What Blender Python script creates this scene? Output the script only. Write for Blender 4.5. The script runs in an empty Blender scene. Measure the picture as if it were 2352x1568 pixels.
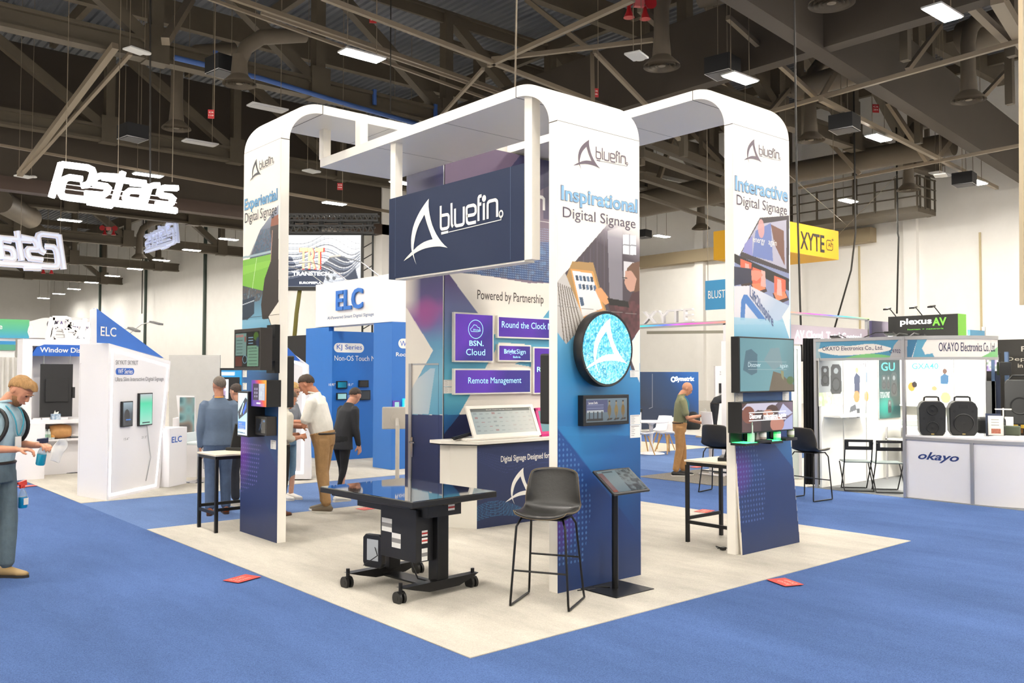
import bpy, math, random
import numpy as np
from mathutils import Vector, Matrix
from math import sin, cos, pi, radians as RAD
random.seed(7)
SC = bpy.context.scene
COL = SC.collection
# ------------------------------------------------------------------ camera
CAM = np.array([-3.5535, -4.5337, 1.8434]); YAW, PIT, ROL, FPX = .711, .0345, .0012, 2034.5
FW = np.array([sin(YAW)*cos(PIT), cos(YAW)*cos(PIT), sin(PIT)])
_r = np.array([cos(YAW), -sin(YAW), 0.]); _u = np.cross(_r, FW)
RT = _r*cos(ROL)+_u*sin(ROL); UP = -_r*sin(ROL)+_u*cos(ROL)
cam = bpy.data.cameras.new('camera'); cam.lens = 36*FPX/2352; cam.sensor_width = 36; cam.clip_end = 500
camo = bpy.data.objects.new('camera', cam); COL.objects.link(camo); SC.camera = camo
camo.matrix_world = Matrix(((RT[0], UP[0], -FW[0], CAM[0]), (RT[1], UP[1], -FW[1], CAM[1]), (RT[2], UP[2], -FW[2], CAM[2]), (0, 0, 0, 1)))
# ------------------------------------------------------------------ light of the place
W = bpy.data.worlds.new('hall_air'); SC.world = W; W.use_nodes = True
W.node_tree.nodes['Background'].inputs[0].default_value = (1, .93, .84, 1)
W.node_tree.nodes['Background'].inputs[1].default_value = .03
LAMP_POWER = 250.0           # radiance of the high-bay diffusers
SC.view_settings.view_transform = 'Standard'; SC.view_settings.look = 'None'
SC.view_settings.gamma = 1; SC.view_settings.exposure = .55; SC.view_settings.use_curve_mapping = False
SC.cycles.max_bounces = 7; SC.cycles.diffuse_bounces = 4; SC.cycles.glossy_bounces = 3; SC.cycles.transmission_bounces = 5
SC.cycles.sample_clamp_indirect = 6; SC.cycles.caustics_reflective = False; SC.cycles.caustics_refractive = False
# ------------------------------------------------------------------ pixel -> place (where a measured pixel meets a real plane)
def ray(px, py): return FW+RT*(px-1176)/FPX-UP*(py-784)/FPX
def hit(px, py, ax, v):
    d = ray(px, py); return Vector(CAM+d*(v-CAM[ax])/d[ax])
def G(px, py, z=0): return hit(px, py, 2, z)
def AX(px, py, x): return hit(px, py, 0, x)
def AY(px, py, y): return hit(px, py, 1, y)
def proj(p):
    d = np.array(p, float)-CAM; z = d@FW; return 1176+FPX*(d@RT)/z, 784-FPX*(d@UP)/z, z
# ------------------------------------------------------------------ colour and materials
def c(h, k=1.0):
    if not isinstance(h, str): return tuple(h)
    h = h.lstrip('#'); o = []
    for i in (0, 2, 4):
        s = int(h[i:i+2], 16)/255
        o.append((s/12.92 if s <= .04045 else ((s+.055)/1.055)**2.4)*k)
    return tuple(o)
MATS = {}
def M(name, h='#888888', rough=.55, metal=0, emit=0, k=.86, noise=0, nscale=8, bump=0, alpha=1, trans=0, spec=.5, coat=0, stretch=None, h2=None):
    if name in MATS: return MATS[name]
    m = bpy.data.materials.new(name); m.use_nodes = True; nt = m.node_tree; b = nt.nodes['Principled BSDF']
    col = c(h, k)+(1,)
    b.inputs['Base Color'].default_value = col; b.inputs['Roughness'].default_value = rough; b.inputs['Metallic'].default_value = metal
    b.inputs['Specular IOR Level'].default_value = spec; b.inputs['Coat Weight'].default_value = coat
    if trans: b.inputs['Transmission Weight'].default_value = trans
    if alpha < 1: b.inputs['Alpha'].default_value = alpha
    if emit:
        b.inputs['Emission Color'].default_value = c(h)+(1,); b.inputs['Emission Strength'].default_value = emit
    if noise or bump:
        tc = nt.nodes.new('ShaderNodeTexCoord'); mp = nt.nodes.new('ShaderNodeMapping'); nz = nt.nodes.new('ShaderNodeTexNoise')
        nt.links.new(tc.outputs['Object'], mp.inputs[0]); nt.links.new(mp.outputs[0], nz.inputs['Vector'])
        if stretch: mp.inputs['Scale'].default_value = stretch
        nz.inputs['Scale'].default_value = nscale; nz.inputs['Detail'].default_value = 5; nz.inputs['Roughness'].default_value = .65
        if noise:
            mx = nt.nodes.new('ShaderNodeMix'); mx.data_type = 'RGBA'
            a = tuple(x*(1-noise) for x in col[:3])+(1,); z2 = (c(h2, k)+(1,)) if h2 else tuple(min(1, x*(1+noise)) for x in col[:3])+(1,)
            mx.inputs[6].default_value = a; mx.inputs[7].default_value = z2
            cr = nt.nodes.new('ShaderNodeMapRange'); cr.inputs[1].default_value = .3; cr.inputs[2].default_value = .7
            nt.links.new(nz.outputs[0], cr.inputs[0]); nt.links.new(cr.outputs[0], mx.inputs[0]); nt.links.new(mx.outputs[2], b.inputs['Base Color'])
        if bump:
            bp = nt.nodes.new('ShaderNodeBump'); bp.inputs['Strength'].default_value = bump; bp.inputs['Distance'].default_value = .02
            nt.links.new(nz.outputs[0], bp.inputs['Height']); nt.links.new(bp.outputs[0], b.inputs['Normal'])
    MATS[name] = m; return m
def MC(name, rough=.45, emit=0, coat=0, k=.86):
    """a print or a screen picture: colours carried by the mesh of the print"""
    if name in MATS: return MATS[name]
    m = bpy.data.materials.new(name); m.use_nodes = True; nt = m.node_tree; b = nt.nodes['Principled BSDF']
    at = nt.nodes.new('ShaderNodeAttribute'); at.attribute_name = 'col'
    b.inputs['Roughness'].default_value = rough; b.inputs['Coat Weight'].default_value = coat
    if emit:
        b.inputs['Base Color'].default_value = (.01, .01, .01, 1)
        nt.links.new(at.outputs[0], b.inputs['Emission Color']); b.inputs['Emission Strength'].default_value = emit
    else:
        vm = nt.nodes.new('ShaderNodeVectorMath'); vm.operation = 'SCALE'; vm.inputs['Scale'].default_value = k
        nt.links.new(at.outputs[0], vm.inputs[0]); nt.links.new(vm.outputs[0], b.inputs['Base Color'])
    MATS[name] = m; return m
# ------------------------------------------------------------------ mesh builder
class MB:
    def __init__(s): s.v = []; s.f = []
    def add(s, vs, fs):
        b = len(s.v); s.v += [tuple(x) for x in vs]; s.f += [tuple(b+i for i in f) for f in fs]; return s
    def box(s, x0, x1, y0, y1, z0, z1, R=None):
        vs = [Vector((x, y, z)) for z in (z0, z1) for y in (y0, y1) for x in (x0, x1)]
        if R: vs = [R @ v for v in vs]
        return s.add(vs, [(0, 2, 3, 1), (4, 5, 7, 6), (0, 1, 5, 4), (1, 3, 7, 5), (3, 2, 6, 7), (2, 0, 4, 6)])
    def bar(s, p, q, w, h, up=(0, 0, 1)):
        p, q = Vector(p), Vector(q); t = (q-p).normalized(); u = Vector(up)
        if abs(t.dot(u)) > .98: u = Vector((0, 1, 0))
        a = t.cross(u).normalized()*w/2; b = a.cross(t).normalized()*h/2
        vs = [p-a-b, p+a-b, p+a+b, p-a+b, q-a-b, q+a-b, q+a+b, q-a+b]
        return s.add(vs, [(0, 3, 2, 1), (4, 5, 6, 7), (0, 1, 5, 4), (1, 2, 6, 5), (2, 3, 7, 6), (3, 0, 4, 7)])
    def tube(s, pts, r, n=8, closed=False):
        pts = [Vector(p) for p in pts]; N = len(pts); rr = r if isinstance(r, (list, tuple)) else [r]*N
        rings = []; nrm = None
        for i in range(N):
            t = (pts[(i+1) % N]-pts[i-1]) if (closed or 0 < i < N-1) else (pts[1]-pts[0] if i == 0 else pts[-1]-pts[-2])
            t = t.normalized() if t.length > 1e-9 else Vector((0, 0, 1))
            if nrm is None:
                nrm = t.cross(Vector((0, 0, 1)))
                if nrm.length < .1: nrm = t.cross(Vector((0, 1, 0)))
            nrm = (nrm-t*nrm.dot(t)).normalized(); b = t.cross(nrm)
            rings.append([pts[i]+(nrm*cos(2*pi*j/n)+b*sin(2*pi*j/n))*rr[i] for j in range(n)])
        vs = [v for R_ in rings for v in R_]; fs = []
        for i in range(N if closed else N-1):
            for j in range(n):
                a, d = i*n+j, i*n+(j+1) % n; e, f = ((i+1) % N)*n+j, ((i+1) % N)*n+(j+1) % n
                fs.append((a, d, f, e))
        if not closed: fs += [tuple(reversed(range(n))), tuple(range((N-1)*n, N*n))]
        return s.add(vs, fs)
    def cyl(s, p, q, r, n=16, r2=None): return s.tube([p, q], [r, r if r2 is None else r2], n)
    def lathe(s, prof, n=24, at=(0, 0, 0), axis='z', cap=True):
        vs = []
        for (r, z) in prof:
            for j in range(n):
                a = 2*pi*j/n; x, y = r*cos(a), r*sin(a)
                p = (x, y, z) if axis == 'z' else ((x, z, y) if axis == 'y' else (z, x, y))
                vs.append((p[0]+at[0], p[1]+at[1], p[2]+at[2]))
        fs = [(i*n+j, i*n+(j+1) % n, (i+1)*n+(j+1) % n, (i+1)*n+j) for i in range(len(prof)-1) for j in range(n)]
        if cap: fs += [tuple(reversed(range(n))), tuple(range((len(prof)-1)*n, len(prof)*n))]
        return s.add(vs, fs)
    def ball(s, at, r, n=12, m=8, R=None):
        r = (r, r, r) if not isinstance(r, (tuple, list)) else r; vs = [(0, 0, -1)]; fs = []
        for i in range(1, m):
            ph = pi*i/m
            for j in range(n): vs.append((sin(ph)*cos(2*pi*j/n), sin(ph)*sin(2*pi*j/n), -cos(ph)))
        vs.append((0, 0, 1)); L = len(vs)-1
        for j in range(n):
            k = (j+1) % n; fs.append((0, 1+k, 1+j)); fs.append((L, L-n+j, L-n+k))
            for i in range(m-2): fs.append((1+i*n+j, 1+i*n+k, 1+(i+1)*n+k, 1+(i+1)*n+j))
        vv = [Vector((v[0]*r[0], v[1]*r[1], v[2]*r[2])) for v in vs]
        if R: vv = [R @ v for v in vv]
        return s.add([v+Vector(at) for v in vv], fs)
    def prism(s, poly, a, b, plane='xz'):
        """poly in (x,z), pushed from y=a to y=b (or (x,y) from z=a to z=b; or (y,z) along x)"""
        def P(u, w, d): return (u, d, w) if plane == 'xz' else ((u, w, d) if plane == 'xy' else (d, u, w))
        n = len(poly); vs = [P(u, w, a) for u, w in poly]+[P(u, w, b) for u, w in poly]
        return s.add(vs, [tuple(range(n)), tuple(reversed(range(n, 2*n)))]+[(i, i+n, (i+1) % n+n, (i+1) % n) for i in range(n)])
    def flat(s, poly, y=0):
        n = len(poly); return s.add([(u, y, w) for u, w in poly], [tuple(range(n))])
    def strip(s, pts, w, y=0, closed=False, plane='xz'):
        """flat ribbon in the xz plane following pts"""
        P = [Vector((p[0], p[1])) for p in pts]; N = len(P); out = []
        for i in range(N):
            d0 = (P[i]-P[i-1]) if (i > 0 or closed) else (P[1]-P[0]); d1 = (P[(i+1) % N]-P[i]) if (i < N-1 or closed) else d0
            d0 = d0.normalized(); d1 = d1.normalized(); n0 = Vector((-d0.y, d0.x)); n1 = Vector((-d1.y, d1.x)); m = (n0+n1)
            m = m.normalized() if m.length > .1 else n0; m = m/max(.5, m.dot(n1))
            out += [P[i]-m*w/2, P[i]+m*w/2]
        fs = [(2*i, 2*((i+1) % N), 2*((i+1) % N)+1, 2*i+1) for i in range(N if closed else N-1)]
        return s.add([(p.x, y, p.y) for p in out], fs)
    def build(s, name, mat, parent=None, smooth=False, bevel=0, seg=2, loc=None, rz=0, recalc=True):
        me = bpy.data.meshes.new(name); me.from_pydata(s.v, [], s.f)
        if recalc:
            import bmesh; bm = bmesh.new(); bm.from_mesh(me); bmesh.ops.recalc_face_normals(bm, faces=bm.faces); bm.to_mesh(me); bm.free()
        me.materials.append(mat)
        if smooth: me.polygons.foreach_set('use_smooth', [True]*len(me.polygons))
        o = bpy.data.objects.new(name, me); COL.objects.link(o)
        if parent is not None: o.parent = parent
        if loc is not None: o.location = loc
        if rz: o.rotation_euler.z = rz
        if smooth and smooth != 2: _sharp(me)
        if bevel:
            md = o.modifiers.new('edge', 'BEVEL'); md.width = bevel; md.segments = seg; md.limit_method = 'ANGLE'; md.angle_limit = .6
        return o
def _sharp(me, ang=.7):
    import bmesh
    bm = bmesh.new(); bm.from_mesh(me)
    for e in bm.edges:
        if len(e.link_faces) == 2 and e.calc_face_angle(0) > ang: e.smooth = False
    bm.to_mesh(me); bm.free()
def thing(name, label, cat, loc=(0, 0, 0), rz=0, group=None, rot=None):
    o = bpy.data.objects.new(name, None); COL.objects.link(o); o.location = loc; o.rotation_euler.z = rz
    if rot: o.rotation_euler = rot
    o.empty_display_size = .1
    return tag(o, label, cat, group)
def tag(o, label, cat, group=None, kind=None):
    o['label'] = label; o['category'] = cat
    if group: o['group'] = group
    if kind: o['kind'] = kind
    return o
def struct(o): o['kind'] = 'structure'; return o
def dup(root, loc, rz=None, label=None, group=None):
    r = root.copy(); COL.objects.link(r); r.location = loc
    if rz is not None: r.rotation_euler.z = rz
    if label: r['label'] = label
    if group: r['group'] = group
    def kids(a, b):
        for ch in a.children:
            d = ch.copy(); COL.objects.link(d); d.parent = b; kids(ch, d)
    kids(root, r); return r
class Fr:
    """a wall-like face: origin on the floor, local x to the right, z up, front towards local -y"""
    def __init__(s, x, y, rz=0, z=0, tilt=0):
        s.loc = (x, y, z); s.rz = rz; s.M = Matrix.Translation((x, y, z)) @ Matrix.Rotation(rz, 4, 'Z') @ Matrix.Rotation(tilt, 4, 'X'); s.I = s.M.inverted(); s.tilt = tilt
    def at(s, px, py, d=0):
        o = s.I @ Vector(CAM); w = (s.I.to_3x3() @ Vector(ray(px, py))); t = (d-o.y)/w.y; p = o+w*t; return (p.x, p.z)
    def pts(s, l, d=0): return [s.at(px, py, d) for px, py in l]
    def thing(s, name, label, cat, group=None): return thing(name, label, cat, s.loc, 0, group, rot=(s.tilt, 0, s.rz) if s.tilt else None) if s.tilt else thing(name, label, cat, s.loc, s.rz, group)
# ------------------------------------------------------------------ lettering
def text(s, box, mat, parent, y=0, bold=0, shear=0, name='lettering', depth=.0, flip=False, space=1):
    """letters filling box=(x0,z0,x1,z1) on the plane y of the parent"""
    cu = bpy.data.curves.new('t', 'FONT'); cu.body = s; cu.size = 1; cu.offset = 0 if 'M' in s else bold*.5; cu.shear = shear; cu.resolution_u = 3; cu.space_character = space; cu.fill_mode = 'FRONT' if not depth else 'BOTH'; cu.extrude = depth*.5
    ob = bpy.data.objects.new('t', cu); me = bpy.data.meshes.new_from_object(ob); bpy.data.objects.remove(ob); bpy.data.curves.remove(cu)
    n = len(me.vertices); co = np.empty(n*3); me.vertices.foreach_get('co', co); co = co.reshape(-1, 3)
    x0, z0, x1, z1 = box; a, b = co.min(0), co.max(0)
    X = x0+(co[:, 0]-a[0])/(b[0]-a[0])*(x1-x0); Z = z0+(co[:, 1]-a[1])/(b[1]-a[1])*(z1-z0)
    if flip: X = x0+x1-X
    out = np.stack([X, y-co[:, 2], Z], 1); me.vertices.foreach_set('co', out.ravel()); me.name = name; me.materials.clear(); me.materials.append(mat); me.update()
    o = bpy.data.objects.new(name, me); COL.objects.link(o); o.parent = parent; return o
def tbox(F, px0, py0, px1, py1, d=0):
    """text box from the photograph: lower left and upper right of the letters on the face"""
    a = F.at(px0, py0, d); b = F.at(px1, py1, d); return (a[0], a[1], b[0], b[1])
# ------------------------------------------------------------------ printed pictures
class Paint:
    def __init__(s, x0, x1, z0, z1, res, base='#ffffff'):
        s.nx = max(2, int((x1-x0)/res)+1); s.nz = max(2, int((z1-z0)/res)+1)
        s.X, s.Z = np.meshgrid(np.linspace(x0, x1, s.nx), np.linspace(z0, z1, s.nz)); s.A = np.ones((s.nz, s.nx, 3))*np.array(c(base)); s.b = (x0, x1, z0, z1)
        s.rs = np.random.RandomState(3)
    def mask(s, pts):
        m = np.zeros(s.X.shape, bool); n = len(pts)
        for i in range(n):
            (xa, za), (xb, zb) = pts[i], pts[(i+1) % n]
            if za == zb: continue
            m ^= ((za > s.Z) != (zb > s.Z)) & (s.X < (xb-xa)*(s.Z-za)/(zb-za)+xa)
        return m
    def put(s, m, col, a=1.0):
        col = np.array(c(col)) if isinstance(col, str) else col
        if isinstance(col, np.ndarray) and col.ndim == 3: col = col[m]
        al = a[m][:, None] if isinstance(a, np.ndarray) else a
        s.A[m] = s.A[m]*(1-al)+col*al; return s
    def poly(s, pts, col, a=1.0): return s.put(s.mask(pts), col, a)
    def rect(s, x0, z0, x1, z1, col, a=1.0): return s.put((s.X >= min(x0, x1)) & (s.X <= max(x0, x1)) & (s.Z >= min(z0, z1)) & (s.Z <= max(z0, z1)), col, a)
    def disc(s, x, z, rx, rz, col, a=1.0, soft=0):
        d = ((s.X-x)/rx)**2+((s.Z-z)/rz)**2
        if soft: al = np.clip(1-d, 0, 1)**soft*a; return s.put(d < 1, col, al)
        return s.put(d < 1, col, a)
    def grad(s, stops, ang=0, pts=None, a=1.0, p0=None, p1=None):
        """stops: (t, colour) along p0->p1 (points)"""
        d = np.array([p1[0]-p0[0], p1[1]-p0[1]]); t = ((s.X-p0[0])*d[0]+(s.Z-p0[1])*d[1])/(d@d)
        T = [q[0] for q in stops]; C_ = np.array([c(q[1]) for q in stops]); col = np.stack([np.interp(t, T, C_[:, i]) for i in range(3)], 2)
        m = s.mask(pts) if pts is not None else np.ones(s.X.shape, bool)
        return s.put(m, col, a)
    def dots(s, pts, step, r, col, a=.4):
        m = s.mask(pts); fx = (s.X/step) % 1-.5; fz = (s.Z/step) % 1-.5
        return s.put(m & ((fx**2+fz**2)*step**2 < r*r), col, a)
    def line(s, p, q, w, col, a=1.0):
        p = np.array(p); q = np.array(q); d = q-p; L = d@d+1e-12; t = np.clip(((s.X-p[0])*d[0]+(s.Z-p[1])*d[1])/L, 0, 1)
        return s.put((s.X-p[0]-t*d[0])**2+(s.Z-p[1]-t*d[1])**2 < (w/2)**2, col, a)
    def noise(s, pts, cols, cell, a=1.0, thr=None):
        """soft blotches"""
        x0, x1, z0, z1 = s.b; kx, kz = int((x1-x0)/cell)+3, int((z1-z0)/cell)+3; g = s.rs.rand(kz, kx)
        u = (s.X-x0)/cell; w = (s.Z-z0)/cell; i = u.astype(int); j = w.astype(int); fu = u-i; fw = w-j; fu = fu*fu*(3-2*fu); fw = fw*fw*(3-2*fw)
        v = g[j, i]*(1-fu)*(1-fw)+g[j, i+1]*fu*(1-fw)+g[j+1, i]*(1-fu)*fw+g[j+1, i+1]*fu*fw
        T = np.linspace(0, 1, len(cols)); C_ = np.array([c(q) for q in cols]); col = np.stack([np.interp(v, T, C_[:, k]) for k in range(3)], 2)
        m = s.mask(pts) if pts is not None else np.ones(s.X.shape, bool)
        if thr is not None: m = m & (v > thr)
        return s.put(m, col, a)
    def build(s, name, mat, parent, y=0, keep=None):
        n = s.nx*s.nz; me = bpy.data.meshes.new(name); co = np.stack([s.X, np.full_like(s.X, y), s.Z], 2).reshape(-1, 3)
        i = np.arange(n).reshape(s.nz, s.nx); q = np.stack([i[:-1, :-1], i[:-1, 1:], i[1:, 1:], i[1:, :-1]], 2).reshape(-1, 4)
        if keep is not None:
            k = keep[:-1, :-1] & keep[1:, :-1] & keep[:-1, 1:] & keep[1:, 1:]; q = q[k.ravel()]
        me.vertices.add(n); me.vertices.foreach_set('co', co.ravel()); me.loops.add(len(q)*4); me.loops.foreach_set('vertex_index', q.ravel())
        me.polygons.add(len(q)); me.polygons.foreach_set('loop_start', np.arange(len(q))*4); me.update(calc_edges=True)
        at = me.color_attributes.new('col', 'FLOAT_COLOR', 'POINT'); A = np.concatenate([s.A.reshape(-1, 3), np.ones((n, 1))], 1); at.data.foreach_set('color', A.ravel())
        me.materials.append(mat); o = bpy.data.objects.new(name, me); COL.objects.link(o); o.parent = parent; return o
def screen(parent, F, x0, z0, x1, z1, y, res, draw, mat=None, name='screen', base='#101418'):
    p = Paint(x0, x1, z0, z1, res, base); draw(p, x0, z0, x1-x0, z1-z0); return p.build(name, mat or SCR, parent, y)
# common materials
WHITE = M('white_laminate', '#f7f2e8', .35, k=.9); WHITE2 = M('white_paint', '#f4f1ec', .6, k=.9); BLK = M('black_plastic', '#131315', .4); BLKM = M('black_metal', '#141416', .38, metal=.3)
SCR = MC('lit_screen', .15, emit=.75); SCRD = MC('dim_screen', .12, emit=.4); PRT = MC('printed_graphic', .42); PRTG = MC('glossy_graphic', .15)
GLS = M('black_glass', '#0b0c0e', .04, spec=.6); CHROME = M('chrome', '#d8d8d8', .15, metal=1); ALU = M('brushed_aluminium', '#c4c4c6', .35, metal=.8)
INK = M('ink_navy', '#3c3a4a', .5); INKD = M('ink_dark', '#20242e', .5); LBLUE = M('ink_light_blue', '#86b8dc', .5); INKW = M('ink_white', '#f4f1ea', .5, k=.92); TAUPE = M('taupe_ink', '#5d5160', .5)
NAVY = M('navy_panel', '#1b2a4a', .55, spec=.25)
LETG = M('glowing_letters', '#ffffff', .5, emit=2.6); LETS = M('lit_letter_edge', '#dfe6ff', .5, emit=.25)
# the fin emblem and the word beside it, as measured on the hanging sign
def _z(l, F): return [F.at(880+a/4.239, 330+b/4.239) for a, b in l]
_SF = Fr(1.6, 1.29, -pi/2)
FIN = [_z([(447,535),(425,562),(405,590),(382,624),(360,660),(339,699),(320,740),(305,779),(292,820),(284,860),(278,900),(275,935),(275,970),(276,1005),(280,1040),(287,1070),(296,1100),(310,1140),(326,1178),(317,1150),(308,1120),(301,1085),(298,1050),(298,1020),(301,980),(308,940),(315,900),(325,860),(338,820),(355,780),(370,752),(385,725),(395,706),(405,690),(411,715),(418,740),(428,775),(440,810),(451,842),(462,870),(472,900),(485,930),(630,1013),(600,987),(570,955),(545,920),(520,880),(498,835),(480,790),(466,740),(455,690),(449,650),(445,610),(445,572)], _SF),
       _z([(202,1143),(225,1112),(250,1085),(275,1058),(300,1035),(335,1000),(370,975),(400,957),(430,945),(458,936),(485,930),(630,1013),(605,1007),(580,1003),(555,1000),(530,1000),(490,1003),(450,1010),(415,1018),(380,1030),(350,1044),(320,1060),(290,1081),(260,1105),(230,1124)], _SF)]
WORD = [_z(l, _SF) for l in ([(563,605),(563,815),(574,832),(625,822),(640,803),(642,706),(630,688),(566,701)], [(668,578),(670,788),(683,808)], [(703,632),(703,784),(716,800),(775,788),(788,772),(788,612)],
    [(907,762),(880,768),(835,777),(818,760),(815,627),(830,609),(885,597),(903,612),(905,668),(888,690),(818,703)], [(962,507),(940,513),(932,530),(932,752)], [(932,592),(960,586)], [(985,578),(985,742)], [(1022,732),(1022,582),(1037,561),(1098,546),(1115,562),(1115,712)])]
WLINE = [_z([(1150,697),(1150,740),(640,861)], _SF)]; WTHICK = _z([(568,873),(636,857)], _SF); WDOT = _z([(985,533)], _SF)[0]; WRING = _z([(1150,684)], _SF)[0]
_all = FIN[0]+FIN[1]+[WRING]; LX0 = min(p[0] for p in _all); LX1 = max(p[0] for p in _all)+.02; LZ0 = min(p[1] for p in _all); LZ1 = max(p[1] for p in _all)
def rnd(pts, r=.22, closed=False):
    """soft corners for a stroke"""
    if len(pts) < 3: return pts
    out = [pts[0]]
    for a, b, d in zip(pts[:-2], pts[1:-1], pts[2:]):
        la, ld = math.dist(a, b), math.dist(b, d); k = min(.5, r)
        p = (b[0]+(a[0]-b[0])*k, b[1]+(a[1]-b[1])*k); q = (b[0]+(d[0]-b[0])*k, b[1]+(d[1]-b[1])*k)
        for t in (0, .33, .67, 1): out.append(((1-t)**2*p[0]+2*t*(1-t)*b[0]+t*t*q[0], (1-t)**2*p[1]+2*t*(1-t)*b[1]+t*t*q[1]))
    return out+[pts[-1]]
def _map(l, bx, fx0, fx1): return [(bx[0]+(p[0]-fx0)/(fx1-fx0)*(bx[2]-bx[0]), bx[1]+(p[1]-LZ0)/(LZ1-LZ0)*(bx[3]-bx[1])) for p in l]
def fin(parent, bx, mat, y, name='fin_emblem'):
    fx0 = min(p[0] for p in FIN[0]+FIN[1]); fx1 = max(p[0] for p in FIN[0]+FIN[1]); m = MB()
    for k, q in enumerate(FIN): m.flat(_map(q, bx, fx0, fx1), y-.0004*k)
    return m.build(name, mat, parent)
def logo(parent, bx, mat, y, mat2=None, thin=1):
    """emblem + word + underline; bx=(x0, x1, z_top) and the emblem keeps its own proportions"""
    if len(bx) == 3: bx = (bx[0], bx[2]-(bx[1]-bx[0])*(LZ1-LZ0)/(LX1-LX0), bx[1], bx[2])
    m = MB(); sc = (bx[2]-bx[0])/(LX1-LX0)
    for k, q in enumerate(FIN): m.flat(_map(q, bx, LX0, LX1), y-.0004*k)
    m.build('fin_emblem', mat, parent); m = MB()
    for k, q in enumerate(WORD): m.strip(rnd(_map(q, bx, LX0, LX1)), .026*sc*thin, y-.0003*k)
    for q in WLINE: m.strip(_map(q, bx, LX0, LX1), .007*sc, y)
    a = _map(WTHICK, bx, LX0, LX1); m.strip(a, .02*sc, y)
    d = _map([WDOT], bx, LX0, LX1)[0]; m.flat([(d[0]+.03*sc*cos(k*pi/6), d[1]+.03*sc*sin(k*pi/6)) for k in range(12)], y)
    d = _map([WRING], bx, LX0, LX1)[0]; m.strip([(d[0]+.026*sc*cos(k*pi/6), d[1]+.026*sc*sin(k*pi/6)) for k in range(12)], .014*sc, y, closed=True)
    return m.build('logo_word', mat2 or mat, parent)
# ================================================================== the hall
CARP = M('blue_carpet', '#5671a6', .95, noise=.34, nscale=120, bump=.8, spec=.1); CARP2 = M('blue_carpet_brushed', '#6d87b8', .95, noise=.3, nscale=120, bump=.8, spec=.1)
def carpet_layers(m, sc1=.5, amt=.2, st=(1, .22, 1)):
    """broad nap variation on top of the fibre grain"""
    nt = m.node_tree; b = nt.nodes['Principled BSDF']; src = b.inputs['Base Color'].links[0].from_socket
    tc = nt.nodes.new('ShaderNodeTexCoord'); mp = nt.nodes.new('ShaderNodeMapping'); mp.inputs['Scale'].default_value = st; mp.inputs['Rotation'].default_value = (0, 0, .7)
    nz = nt.nodes.new('ShaderNodeTexNoise'); nz.inputs['Scale'].default_value = sc1; nz.inputs['Detail'].default_value = 7; nz.inputs['Roughness'].default_value = .7
    mr = nt.nodes.new('ShaderNodeMapRange'); mr.inputs[1].default_value = .3; mr.inputs[2].default_value = .7; mr.inputs[3].default_value = 1-amt; mr.inputs[4].default_value = 1+amt
    vm = nt.nodes.new('ShaderNodeVectorMath'); vm.operation = 'SCALE'
    nt.links.new(tc.outputs['Object'], mp.inputs[0]); nt.links.new(mp.outputs[0], nz.inputs['Vector']); nt.links.new(nz.outputs[0], mr.inputs[0])
    nt.links.new(src, vm.inputs[0]); nt.links.new(mr.outputs[0], vm.inputs['Scale']); nt.links.new(vm.outputs[0], b.inputs['Base Color'])
carpet_layers(CARP, .8, .2, (1, .3, 1)); carpet_layers(CARP2, .8, .14, (1, .3, 1))
BEIGE = M('beige_carpet', '#c9c3b8', .95, noise=.16, nscale=120, bump=.6, spec=.1); carpet_layers(BEIGE, 2.2, .17, (1, .3, 1))
GREYC = M('grey_carpet', '#8d8f92', .95, noise=.15, nscale=200, bump=.5, spec=.1)
STEEL = M('taupe_steel', '#5f5648', .6, k=.8, noise=.07, nscale=1.5); STEELD = M('taupe_gypsum', '#453d34', .8, k=.8, noise=.05, nscale=.6)
PIPE = M('painted_pipe', '#8a7d6b', .5, k=.8)
DECK = M('painted_deck', '#6c7079', .5, k=.8, noise=.12, nscale=.35); WALLW = M('painted_block_wall', '#fbf9f6', .8, k=.95, noise=.02, nscale=1.2)
DUCT = M('painted_duct', '#6a6052', .6, k=.8, noise=.06, nscale=2)
struct(MB().box(-35, 60, -30, 130, -.2, 0).build('floor', M('hall_floor', '#d2cdc4', .9, noise=.08, nscale=3)))
# corrugated deck
m = MB(); P = []; x = -34.0
while x < 58:
    P += [(x, 17.42), (x+.05, 17.5), (x+.18, 17.5), (x+.23, 17.42)]; x += .36
vs = [(a, y, b) for y in (-30, 130) for a, b in P]; n = len(P); m.add(vs, [(i, i+n, i+n+1, i+1) for i in range(n-1)])
struct(m.build('ceiling', DECK)); struct(MB().box(-35, 60, -30, 130, 17.7, 17.9).build('ceiling', STEELD))
struct(MB().box(44, 44.3, -30, 40, 0, 17.5).build('wall_right', WALLW))
m = MB(); m.box(26, 44.3, 40, 40.3, 0, 17.5); struct(m.build('wall_back', WALLW))
struct(MB().box(26, 26.3, 40.3, 130, 0, 17.5).build('wall_far', WALLW))
struct(MB().box(-35, 26.3, 122, 122.3, 0, 17.5).build('wall_end', WALLW))
struct(MB().box(-35.3, -35, -30, 130, 0, 17.5).build('wall_left', WALLW)); struct(MB().box(-35, 60, -30.3, -30, 0, 17.5).build('wall_front', WALLW))
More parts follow.
